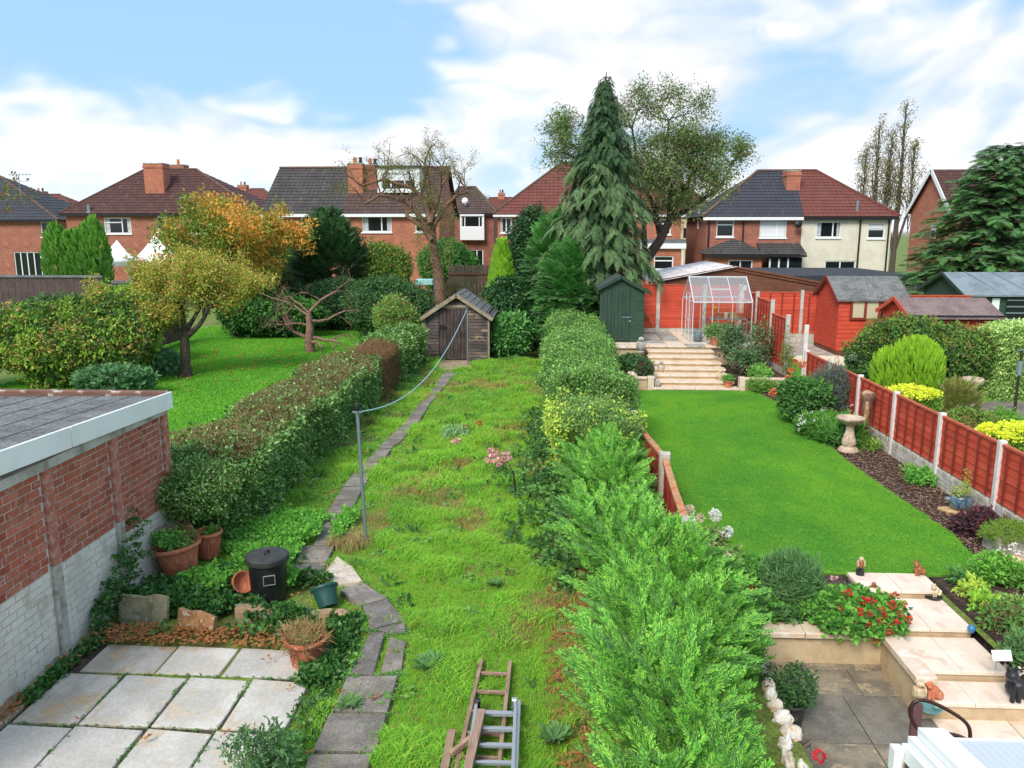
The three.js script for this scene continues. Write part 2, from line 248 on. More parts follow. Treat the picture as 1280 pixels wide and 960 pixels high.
function pots(o, x0, x1, y, z, n, mat = MAT.terracotta) { for (let i = 0; i < n; i++) { const x = lerp(x0, x1, (i + .5) / n); partW(o, 'chimney_pot', mv(lathe([[.1, 0], [.13, .02], [.1, .35], [.13, .38], [.12, .42], [.09, .42]], 12), x, y, z), i % 2 ? MAT.black : mat); } }
function chimney(o, x0, x1, y0, y1, z0, z1, mat, np, flash = true) {
  const c = partW(o, 'chimney', [bx(x0, x1, y0, y1, z0, z1), bx(x0 - .05, x1 + .05, y1 - .3, y1 - .15, z0 - .05, z1 + .05)], mat);
  const saved = o; partW(c, 'chimney_cap', bx(x0 - .02, x1 + .02, y1, y1 + .07, z0 - .02, z1 + .02), MAT.concrete);
  if (np) pots(c, x0 + .1, x1 - .1, y1 + .07, (z0 + z1) / 2, np);
  return c;
}
function hipRoof(o, x0, x1, ye, z, depth, rx0, rx1, yr, mat, n = 18, over = .35) {     // returns roof part
  const a = V(x0 - over, ye, z + over), b = V(x1 + over, ye, z + over), c = V(rx1, yr, z - depth / 2), d = V(rx0, yr, z - depth / 2), e = V(x1 + over, ye, z - depth - over), f = V(x0 - over, ye, z - depth - over);
  const gs = [tiles(a, b, c, d, n), tiles(f, a, d, d, n), tiles(b, e, c, c, n), tiles(e, f, d, c, n)];
  const r = raw(o, 'roof', mergeGeometries(gs), mat);
  const L = (p, q, w = .16) => bar(p.clone().add(V(0, .06, 0)), q.clone().add(V(0, .06, 0)), w, .1);
  partW(r, 'ridge_tiles', [L(a, d), L(b, c), L(d, c)], MAT.ridge);
  return r;
}
function gutter(o, x0, x1, y, z, mat = MAT.black) { partW(o, 'gutter', [bx(x0, x1, y - .16, y - .02, z + .22, z + .36)], mat); }

{ // left pair of brick semis
  const z = 60, w = (a, b, c, d) => wpx([a, b, c, d], z), e = D(82, 269, z), r = D(322, 269, z), x0 = e.x, x1 = r.x, ye = e.y + .1;
  const o = thing('brick_house', 'red brick semi with brown hipped roof behind the white gazebo', 'house', V((x0 + x1) / 2, 0, -z - 4)), Z0 = -z;
  const wins = [w(82, 272, 104, 293), w(131, 272, 163, 292), w(197, 271, 208, 290), w(236, 271, 262, 292)]; wins[0][0] += .15;
  const gw = w(172, 325, 204, 348), gd = w(96, 330, 130, 352);
  partW(o, 'wall', [holedWall(x0, x1, -.1, ye, Z0, [...wins, gw, gd]), bx(x0, x0 + .3, -.1, ye, Z0 - 8, Z0 - .3), bx(x1 - .3, x1, -.1, ye, Z0 - 8, Z0 - .3), bx(x0, x1, -.1, ye, Z0 - 8.3, Z0 - 8)], MAT.brickRed);
  casement(o, ...wins[0], Z0, { inside: 'curtain' }); casement(o, ...wins[1], Z0, { bars: [.66], fan: .3, inside: 'curtain' }); casement(o, ...wins[2], Z0, { bars: [] }); casement(o, ...wins[3], Z0, { bars: [.5] }); casement(o, ...gw, Z0, { bars: [.33, .66] }); casement(o, ...gd, Z0, { bars: [.5] });
  const ra = D(180, 212, z + 4), rb = D(244, 212, z + 4);
  hipRoof(o, x0, x1, ye, Z0, 8.3, ra.x, rb.x, ra.y, MAT.tileBrown, 17); gutter(o, x0 - .3, x1 + .3, ye, Z0);
  const c0 = D(184, 242, z + 1.9), c1 = D(205, 205, z + 1.9); chimney(o, c0.x, c1.x, c0.y - .6, c1.y, Z0 - 2.7, Z0 - 1.6, MAT.brickOrange, 0);
  const k0 = D(213, 213, z + 5), k1 = D(232, 207, z + 5); chimney(o, k0.x, k1.x, k0.y - 1, k1.y, Z0 - 5.6, Z0 - 4.6, MAT.brickRed, 1);
  const p = D(110, 268, z - .3), q = D(110, 256, z - .3); partW(o, 'flue', [mv(cyl(.13, .13, 0, q.y - p.y + .2), p.x, p.y - .2, Z0 + .1), mv(cyl(.3, .16, 0, .12), p.x, p.y + .12, Z0 + .05)], MAT.galv);
}
{ // house cut by the left edge of the photograph
  const z = 66, Z0 = -z, x1 = D(76, 272, z).x, x0 = x1 - 13, ye = D(40, 275, z).y;
  const o = thing('brick_house', 'brick house with dark hipped roof and an aerial, left of the gazebo house', 'house', V((x0 + x1) / 2, 0, Z0 - 4));
  const wn = wpx([52, 277, 60, 296], z), cw = wpx([20, 315, 58, 345], z);
  partW(o, 'wall', [holedWall(x0, x1 - .4, -.1, ye, Z0, [wn, cw]), bx(x1 - .7, x1 - .4, -.1, ye, Z0 - 8, Z0 - .3)], MAT.brickRed); casement(o, ...wn, Z0, { bars: [] }); casement(o, ...cw, Z0, { bars: [.2, .4, .6, .8] });
  const rt = D(-4, 218, z + 4); hipRoof(o, x0, x1 - .4, ye, Z0, 8, x0 + 4, rt.x, rt.y, MAT.tileGrey, 16); gutter(o, x0, x1, ye, Z0);
  const a = D(26, 246, z + 1), b = D(26, 221, z + 1); const ae = partW(o, 'aerial', [mv(cyl(.03, .03, 0, b.y - a.y + .3, 8), a.x, a.y - .3, -z - 1), bx(a.x - .9, a.x + 1.1, b.y + .16, b.y + .2, -z - 1.02, -z - .98), ...[-.8, -.5, -.2, .1, .4, .7, 1].map(k => bx(a.x + k, a.x + k + .02, b.y + .02, b.y + .34, -z - 1.01, -z - .99)), bx(a.x, a.x + .8, b.y - .38, b.y - .34, -z - 1.02, -z - .98), bx(a.x + .7, a.x + .84, b.y - .3, b.y - .1, -z - 1.1, -z - .9)], MAT.galv);
}
{ // gabled pair with the dormer
  const z = 52, Z0 = -z, x0 = D(331, 268, z).x, x1 = D(549, 268, z).x, ye = D(400, 267, z).y, yr = D(450, 210, z + 4).y;
  const o = thing('brick_house', 'long brick house with gabled dark tiled roof and white dormer', 'house', V((x0 + x1) / 2, 0, Z0 - 4));
  const w = [[334, 271, 352, 291], [385, 269, 418, 290], [453, 268, 489, 290], [519, 272, 538, 290]].map(l => wpx(l, z));
  partW(o, 'wall', holedWall(x0, x1, -.1, ye, Z0, w), MAT.brickOrange); partW(o, 'wall', bx(x0, x1, -.1, ye, Z0 - 8.3, Z0 - 8), MAT.brickOrange);
  for (const xx of [x0, x1 - .3]) { const s = new THREE.Shape(); s.moveTo(0, -.1); s.lineTo(7.7, -.1); s.lineTo(7.7, ye); s.lineTo(3.85, yr - .12); s.lineTo(0, ye); s.closePath(); partW(o, 'gable_wall', new THREE.ExtrudeGeometry(s, { depth: .3, bevelEnabled: false }).rotateY(Math.PI / 2).translate(xx, 0, Z0 - .3), MAT.brickOrange); }
  w.forEach((q, i) => casement(o, ...q, Z0, { bars: [[.5], [.68], [.66], [.5]][i], inside: ['dark', 'halfblind', 'curtain', 'dark'][i] }));
  const mid = D(438, 240, z + 2).x, T = (xa, xb, mat, nm) => { const a = V(xa, ye, Z0 + .35), b = V(xb, ye, Z0 + .35), c = V(xb, yr, Z0 - 4.15), d = V(xa, yr, Z0 - 4.15), e = V(xb, ye, Z0 - 8.65), f = V(xa, ye, Z0 - 8.65); const r = raw(o, 'roof', mergeGeometries([tiles(a, b, c, d, 15), tiles(e, f, d, c, 15)]), mat); partW(r, 'ridge_tiles', [bar(d.clone().add(V(0, .06, 0)), c.clone().add(V(0, .06, 0)), .2, .12)], MAT.ridge); };
  T(x0 - .25, mid, MAT.tileDark); T(mid, x1 + .25, MAT.tileMix);
  partW(o, 'fascia', bx(x0 - .2, x1 + .2, ye - .22, ye - .02, Z0 + .2, Z0 + .33), MAT.upvc);
  const c0 = D(436, 238, z + 1.6), c1 = D(453, 205, z + 1.6), c2 = D(469, 206, z + 1.6);
  const ch = chimney(o, c0.x, c1.x, c0.y - .4, c1.y, Z0 - 3.2, Z0 - 1.5, MAT.brickOrange, 2); const ch2 = chimney(o, c1.x + .004, c2.x, c0.y - .2, c2.y, Z0 - 3.6, Z0 - 1.9, MAT.brickBrown, 2);
  const d0 = D(472, 241, z + 1.2), d1 = D(524, 209, z + 1.2), dz = Z0 - 1.2;
  const dm = partW(o, 'dormer', [holedWall(d0.x, d1.x, d0.y, d1.y, dz, [[d0.x + .25, d1.x - .25, d0.y + .2, d1.y - .35]], .2), bx(d0.x, d0.x + .1, d0.y, d1.y, dz - 3, dz - .2), bx(d1.x - .1, d1.x, d0.y, d1.y, dz - 3, dz - .2)], MAT.upvc);
  partW(dm, 'dormer_roof', bx(d0.x - .12, d1.x + .12, d1.y, d1.y + .1, dz - 3, dz + .15), MAT.flatBlack);
  casement(dm, d0.x + .25, d1.x - .25, d0.y + .2, d1.y - .35, dz, { bars: [.28, .68], fan: 0, sill: false, inside: 'halfblind' });
}
{ // house with the white bay
  const z = 70, Z0 = -z, x0 = D(556, 268, z).x, x1 = D(617, 268, z).x, ye = D(590, 267, z).y;
  const o = thing('brick_house', 'narrow brick house with white bay window beyond the pruned tree', 'house', V((x0 + x1) / 2, 0, Z0 - 4));
  const w = wpx([578, 312, 604, 336], z); partW(o, 'wall', [holedWall(x0, x1, -.1, ye, Z0, [w]), bx(x0, x0 + .3, -.1, ye, Z0 - 8, Z0 - .3), bx(x1 - .3, x1, -.1, ye, Z0 - 8, Z0 - .3)], MAT.brickBrown); casement(o, ...w, Z0, { bars: [.3, .7] });
  const ra = D(574, 236, z + 4), rb = D(594, 234, z + 4); hipRoof(o, x0, x1, ye, Z0, 8, ra.x, rb.x, rb.y, MAT.tileMix, 12); gutter(o, x0, x1, ye, Z0);
  const b = wpx([575, 270, 605, 284], z - .6), s = D(590, 300, z - .6).y; const bay = partW(o, 'bay', [bx(b[0], b[1], s, b[2], Z0, Z0 + .6), bx(b[0], b[1], b[3], b[3] + .15, Z0, Z0 + .65), bx(b[0], b[0] + .12, b[2], b[3], Z0, Z0 + .6), bx(b[1] - .12, b[1], b[2], b[3], Z0, Z0 + .6)], MAT.upvc); casement(bay, b[0] + .12, b[1] - .12, b[2], b[3], Z0 + .6, { bars: [.16, .84], sill: false });
  const dp = D(582, 252, z + 1); partW(o, 'satellite_dish', [mv(new THREE.SphereGeometry(.35, 14, 8, 0, 6.28, 0, .9).rotateX(1.3), dp.x, dp.y, Z0 - .6), mv(cyl(.04, .04, -1.2, 0, 8), dp.x, dp.y, Z0 - .8)], MAT.upvc);
}
{ // pair behind the tall conifer
  const z = 57, Z0 = -z, x0 = D(622, 268, z).x, x1 = D(852, 268, z).x, ye = D(830, 268, z).y;
  const o = thing('brick_house', 'brick semi with red brown hipped roof behind the tall drooping conifer', 'house', V((x0 + x1) / 2, 0, Z0 - 4));
  const w = [[622, 272, 640, 291], [664, 272, 690, 291], [822, 274, 839, 293]].map(l => wpx(l, z)); w[0][0] += .2;
  partW(o, 'wall', [holedWall(x0, x1, -.1, ye, Z0, w), bx(x0, x0 + .3, -.1, ye, Z0 - 8, Z0 - .3), bx(x1 - .3, x1, -.1, ye, Z0 - 8, Z0 - .3)], MAT.brickOrange); w.forEach((q, i) => casement(o, ...q, Z0, { bars: i < 2 ? [.5] : [], fan: i < 2 ? 0 : .3, inside: i < 2 ? 'curtain' : 'dark' }));
  const ra = D(702, 204, z + 4.2), rb = D(790, 204, z + 4.2); hipRoof(o, x0, x1, ye, Z0, 8.3, ra.x, rb.x, ra.y, MAT.tileRed, 17); gutter(o, x0 - .3, x1 + .3, ye, Z0, MAT.upvc);
  const e0 = D(800, 350, z - 3), e1 = D(852, 303, z - 3), wz = Z0 + 3, ew = wpx([817, 320, 842, 337], z - 3);
  const ex = partW(o, 'extension', [holedWall(e0.x, e1.x, -.1, e1.y, wz, [ew]), bx(e1.x - .3, e1.x, -.1, e1.y, Z0, wz - .3), bx(e0.x, e0.x + .3, -.1, e1.y, Z0, wz - .3)], MAT.brickOrange); partW(ex, 'flat_roof', [bx(e0.x - .1, e1.x + .25, e1.y - .06, e1.y + .2, Z0 + .01, wz + .2)], MAT.lead); partW(ex, 'fascia', bx(e0.x - .1, e1.x + .27, e1.y - .4, e1.y - .062, wz + .01, wz + .24), MAT.upvc); casement(ex, ...ew, wz, { bars: [], fan: .35 });
  partW(ex, 'downpipe', mv(cyl(.05, .05, -.1, e1.y - .4, 8), e1.x + .1, 0, wz + .1), MAT.upvc);
}
{ // tan house seen in the gap
  const z = 72, Z0 = -z, x0 = D(846, 262, z).x, x1 = D(862, 262, z).x; const yt = D(856, 250, z).y;
  const o = thing('rendered_house', 'tan rendered house glimpsed in the gap between two brick houses', 'house', V((x0 + x1) / 2, 0, Z0 - 3));
  partW(o, 'wall', bx(x0 - 2, x1 + 1.5, -.1, yt - .6, Z0 - 6, Z0), MAT.renderTan); const w = wpx([854, 285, 861, 297], z - .05); partW(o, 'window', bx(w[0], w[1], w[2], w[3], Z0 + .003, Z0 + .05), MAT.black);
  hipRoof(o, x0 - 2, x1 + 1.5, yt - .6, Z0, 6, x0 + .2, x1 - .2, yt + 1.6, MAT.tileRed, 9);
}
{ // right pair: brick half with grey roof, rendered half with red roof
  const z = 55, Z0 = -z, x0 = D(884, 272, z).x, x1 = D(1115, 275, z).x, xm = D(1003, 272, z).x, ye = D(940, 271, z).y;
  const o = thing('semi_detached_house', 'semi with grey roof on its brick half and red roof on its cream half', 'house', V((x0 + x1) / 2, 0, Z0 - 4));
  const wl = [[895, 275, 918, 296], [949, 275, 984, 297], [905, 322, 938, 345]].map(l => wpx(l, z)), wr = [[1020, 277, 1052, 297], [1084, 279, 1107, 298], [1030, 326, 1070, 345]].map(l => wpx(l, z));
  partW(o, 'brick_wall', [holedWall(x0, xm, -.1, ye, Z0, wl.slice(0, 2)), bx(x0, x0 + .3, -.1, ye, Z0 - 8, Z0 - .3), bx(x0, x1, -.1, ye, Z0 - 8.3, Z0 - 8)], MAT.brickRed);
  partW(o, 'rendered_wall', [holedWall(xm, x1, -.1, ye, Z0, wr), bx(x1 - .3, x1, -.1, ye, Z0 - 8, Z0 - .3)], MAT.render);
  casement(o, ...wl[0], Z0, { bars: [], fan: .28 }); casement(o, ...wl[1], Z0, { bars: [.66], inside: 'blind' }); casement(o, ...wr[0], Z0, { bars: [.68], inside: 'curtain' }); casement(o, ...wr[1], Z0, { bars: [], fan: .3, inside: 'halfblind' }); casement(o, ...wr[2], Z0, { bars: [.5] });
  const sw = D(871, 285, z + 4); partW(o, 'side_window', bx(x0 - .04, x0 - .004, 4.7, 6, Z0 - 3.4, Z0 - 3), MAT.upvc);
  const ra = D(948, 214, z + 4.1), rb = D(1020, 215, z + 4.1), ov = .35;
  const A = V(x0 - ov, ye, Z0 + ov), B = V(x1 + ov, ye, Z0 + ov), M1 = V(xm, ye, Z0 + ov), C = V(rb.x, ra.y, Z0 - 4.15), Dd = V(ra.x, ra.y, Z0 - 4.15), M2 = V(lerp(ra.x, rb.x, .62), ra.y, Z0 - 4.15), E2 = V(x1 + ov, ye, Z0 - 8.65), F2 = V(x0 - ov, ye, Z0 - 8.65), MB = V(xm, ye, Z0 - 8.65);
  const r1 = raw(o, 'roof', mergeGeometries([tiles(A, M1, M2, Dd, 15), tiles(F2, A, Dd, Dd, 15), tiles(MB, F2, Dd, M2, 15)]), MAT.tileGrey), r2 = raw(o, 'roof', mergeGeometries([tiles(M1, B, C, M2, 15), tiles(B, E2, C, C, 15), tiles(E2, MB, M2, C, 15)]), MAT.tileRed);
  const L = (p, q) => bar(p.clone().add(V(0, .07, 0)), q.clone().add(V(0, .07, 0)), .2, .12); partW(r1, 'ridge_tiles', [L(A, Dd), L(Dd, M2)], MAT.ridge); partW(r2, 'ridge_tiles', [L(B, C), L(M2, C)], MAT.tileRed);
  partW(o, 'fascia', bx(x0 - .3, xm, ye - .22, ye - .02, Z0 + .2, Z0 + .34), MAT.upvc); partW(o, 'fascia', bx(xm + .004, x1 + .3, ye - .2, ye - .02, Z0 + .2, Z0 + .34), MAT.black);
  const c0 = D(982, 246, z + 2.2), c1 = D(1001, 214, z + 2.2); chimney(o, c0.x, c1.x, c0.y - .4, c1.y, Z0 - 3.2, Z0 - 2.1, MAT.brickOrange, 0);
  const dp = D(1074, 300, z - .1); partW(o, 'downpipe', [mv(cyl(.06, .06, 0, ye - .2, 8), dp.x, 0, Z0 + .1), mv(cyl(.05, .05, 0, ye - .2, 8), D(929, 280, z).x, 0, Z0 + .1), mv(cyl(.06, .06, 0, ye - .2, 8), x1 - .2, 0, Z0 + .1), mv(cyl(.06, .06, 0, ye - .2, 8), x0 + .12, 0, Z0 + .1)], MAT.black);
  const fp = D(1075, 262, z - .3); partW(o, 'flue', mv(cyl(.1, .1, -.5, .6, 10), fp.x, fp.y, Z0 - .2), MAT.galv);
  const sd = D(997, 281, z - .4); partW(o, 'satellite_dish', mv(new THREE.SphereGeometry(.34, 14, 8, 0, 6.28, 0, .9).rotateX(1.3), sd.x, sd.y, Z0 + .3), MAT.black);
  // porch extension with small hipped roof
  const pz = Z0 + 3, q0 = D(888, 318, z - 3), q1 = D(953, 318, z - 3), pw = wpx([910, 325, 941, 341], z - 3);
  const ex = partW(o, 'extension', [holedWall(q0.x, q1.x, -.1, q0.y, pz, [pw]), bx(q0.x, q0.x + .3, -.1, q0.y, Z0, pz - .3), bx(q1.x - .3, q1.x, -.1, q0.y, Z0, pz - .3)], MAT.brickOrange); casement(ex, ...pw, pz, { bars: [.5], fan: 0 });
  const px = D(915, 300, z - 1.5), y2 = px.y; const a = V(q0.x - .3, q0.y, pz + .3), b = V(q1.x + .3, q0.y, pz + .3), c = V(q1.x + .3, q0.y, Z0), dd = V(q0.x - .3, q0.y, Z0), t = V(px.x - .1, y2, Z0 + 1.3), t2 = V(px.x + .4, y2, Z0 + 1.3);
  raw(ex, 'roof', mergeGeometries([tiles(a, b, t2, t, 7), tiles(dd, a, t, t, 7), tiles(b, c, t2, t2, 7)]), MAT.tileDark); partW(ex, 'gutter', bx(q0.x - .3, q1.x + .3, q0.y - .18, q0.y - .03, pz + .2, pz + .33), MAT.black);
  const l0 = D(953, 318, z - 1.5), l1 = D(1003, 318, z - 1.5); const lt = partW(o, 'lean_to', [bx(l0.x + .4, l1.x, -.1, l0.y - .2, Z0 + .004, Z0 + 1.5)], MAT.glassDark);
  raw(lt, 'roof', tiles(V(q1.x + .31, l0.y, Z0 + 1.8), V(l1.x + .2, l0.y, Z0 + 1.8), V(l1.x + .2, l0.y + .7, Z0 + .05), V(q1.x + .31, l0.y + .7, Z0 + .05), 5), MAT.tileDark); partW(lt, 'patio_door_frame', [0, .5, 1].map(k => bx(lerp(l0.x + .5, l1.x - .9, k) - .05, lerp(l0.x + .5, l1.x - .9, k) + .05, 0, l0.y - .25, Z0 + 1.5, Z0 + 1.56)), MAT.upvc); partW(lt, 'gutter', bx(q1.x + .36, l1.x + .2, l0.y - .16, l0.y - .02, Z0 + 1.7, Z0 + 1.83), MAT.black);
}
{ // gable house to the right
  const Xg = 28, zf = 58.6, zb = 65, o = thing('brick_house', 'brick house with white edged gable, half hidden by the large conifer', 'house', V(Xg + 5, 0, -62)), ye = 4.5 + 27 * 58.6 / 995, yr = 4.5 + 71 * 61.6 / 995, zm = -61.7;
  const s = new THREE.Shape(); s.moveTo(0, -.1); s.lineTo(zb - zf, -.1); s.lineTo(zb - zf, ye); s.lineTo((zb - zf) / 2, yr); s.lineTo(0, ye); s.closePath();
  partW(o, 'gable_wall', new THREE.ExtrudeGeometry(s, { depth: .3, bevelEnabled: false }).rotateY(Math.PI / 2).translate(Xg, 0, -zf), MAT.brickOrange); partW(o, 'wall', bx(Xg + .3, Xg + 10, -.1, ye, -zf - .3, -zf - .001), MAT.brickRed);
  raw(o, 'roof', mergeGeometries([tiles(V(Xg - .25, ye - .2, -zf + .3), V(Xg + 10, ye - .2, -zf + .3), V(Xg + 10, yr + .1, zm), V(Xg - .25, yr + .1, zm), 14), tiles(V(Xg + 10, ye - .2, -zb - .3), V(Xg - .25, ye - .2, -zb - .3), V(Xg - .25, yr + .1, zm), V(Xg + 10, yr + .1, zm), 14)]), MAT.tileBrown);
  partW(o, 'barge_board', [bar(V(Xg - .3, ye - .25, -zf + .35), V(Xg - .3, yr + .08, zm), .06, .32), bar(V(Xg - .3, ye - .25, -zb - .35), V(Xg - .3, yr + .08, zm), .06, .32)], MAT.upvc);
  const wz = 28 * 995 / (1147 - 690), yy = 4.5 + 2 * wz / 995; partW(o, 'window', [bx(Xg - .06, Xg - .004, yy - .6, yy + .5, -wz - .35, -wz + .35)], MAT.upvc); partW(o, 'pane', bx(Xg - .075, Xg - .063, yy - .5, yy - .02, -wz - .25, -wz + .25), MAT.glassDark);
}
function farRoof(px0, px1, pyr, pye, z, label, ridgeA, ridgeB, ch) {
  const a = D(px0, pye, z), b = D(px1, pye, z), y = D(px0, pyr, z + 3).y, Z0 = -z; const o = thing('distant_house', label, 'house', V((a.x + b.x) / 2, 0, Z0 - 3));
  partW(o, 'wall', bx(a.x, b.x, -.1, a.y, Z0 - 7, Z0), MAT.brickBrown); hipRoof(o, a.x, b.x, a.y, Z0, 7, D(ridgeA, pyr, z + 3).x, D(ridgeB, pyr, z + 3).x, y, MAT.tileRed, 12);
  if (ch) { const c0 = D(ch[0], pyr, z + 2), c1 = D(ch[1], ch[2], z + 2); chimney(o, c0.x, c1.x, c0.y - 1.5, c1.y, Z0 - 4, Z0 - 3, MAT.brickOrange, 2); }
}
farRoof(20, 96, 243, 266, 100, 'distant red roofed house between the two left houses', 56, 72, [36, 48, 239]);
farRoof(282, 345, 236, 262, 105, 'distant red roofed house between the gazebo house and dormer house', 312, 328, [293, 304, 231]);
farRoof(604, 650, 247, 266, 110, 'distant red roofed house beyond the white bay', 612, 640, [622, 630, 241]);
farRoof(1262, 1340, 200, 225, 75, 'distant house behind the large conifer', 1275, 1300, null);

// ================= left garage =================
rs(11);
{
  const o = thing('garage', 'flat roofed garage with brick pattern panels, lower half painted grey', 'garage', V(-6.6, 0, -7)), X = -5.2, zs = [-5.1, -6.38, -7.65, -8.92, -10.19], top = 2.16;
  partW(o, 'panel', [bx(-5.29, X - .014, 0, top, -10.2, -4.6), bx(-9.2, -5.29, 0, top, -10.2, -10.1)], MAT.concreteWhite);
  for (const z of zs) partW(o, 'post', [cb(X - .06, X + .035, 0, 1.06, z - .075, z + .075, .02)], MAT.concrete), partW(o, 'post', [cb(X - .06, X + .036, 1.06, top, z - .075, z + .075, .02)], MAT.reddish ??= mottled(.4, [168, 98, 82], [184, 132, 116], { f: 6, speck: 20, c: [184, 160, 150] }));
  MAT.gb = [[182, 96, 72], [168, 86, 66], [190, 110, 86], [174, 100, 78]].map((c, i) => mottled(.35, c, c.map(v => v * .86), { f: 3, speck: 16, c: [178, 128, 114], z: i * 3 + 1, bump: .002 }));
  const cg = new THREE.BufferGeometry();
  for (let b = 0; b + 1 < zs.length; b++) {
    const za = zs[b] - .085, zb = zs[b + 1] + .085, W = za - zb;
    for (let row = 0; row < 26; row++) {
      const y0 = .03 + row * .083, red = y0 > 1.02 + (b === 3 ? -.2 : 0), L = .215; let z = za; if (y0 > top - .03) continue;
      let first = row % 2 ? L / 2 : L;
      while (z > zb + .03) { const l = Math.min(first, z - zb); first = L;
        const g = cb(X - .03, X - rr(.004, .009), y0, Math.min(y0 + .07, top), z - l + .008, z - .008, .004);
        partW(o, 'brick', g, red ? pick(MAT.gb) : MAT.garageGrey); z -= l; }
    }
  }
  const sl = (z, k) => 2.36 - (z + 10.3) * -.0 + (z + 10.3) * .033 + k;
  partW(o, 'fascia', [[-10.3, -8.02], [-8.0, -4.4]].map(([za, zb]) => { const s = new THREE.Shape(); s.moveTo(-za, sl(za, -.2)); s.lineTo(-zb, sl(zb, -.2)); s.lineTo(-zb, sl(zb, .02)); s.lineTo(-za, sl(za, .02)); s.closePath(); return new THREE.ExtrudeGeometry(s, { depth: .03, bevelEnabled: true, bevelSize: .003, bevelThickness: .003, bevelSegments: 1 }).rotateY(Math.PI / 2).translate(-5.14, 0, 0); }), MAT.paintWhite);
  const strips = []; for (let i = 0; i < 10; i++) { const xa = -5.17 - i * .42, xb = xa - .42; strips.push(quad(V(xa, sl(-4.4, .0) - .02 - i * .006, -4.4), V(xa, sl(-10.2, 0) - .02 - i * .006, -10.2), V(xb, sl(-10.2, 0) - .03 - i * .006 + .012, -10.2), V(xb, sl(-4.4, 0) - .03 - i * .006 + .012, -4.4)), bx(xb - .006, xb + .006, sl(-7, 0) - .06, sl(-7, 0) - .045, -10, -9.9)); const st = partW(o, 'roof_felt', [strips[strips.length - 2], bar(V(xb, sl(-4.4, 0) - .018 - i * .006, -4.4), V(xb, sl(-10.2, 0) - .018 - i * .006, -10.2), .012, .016)], MAT.felt); }
  partW(o, 'roof_deck', [bx(-9.2, -5.16, 2.1, 2.2, -10.25, -4.5)], MAT.concrete);
  partW(o, 'edge_board', [cb(-9.2, -5.16, 2.24, 2.4, -10.31, -10.2, .012)], wood(.8, [128, 92, 76], [104, 74, 62], 'u', { c: [200, 196, 188], z: 17 }));
}

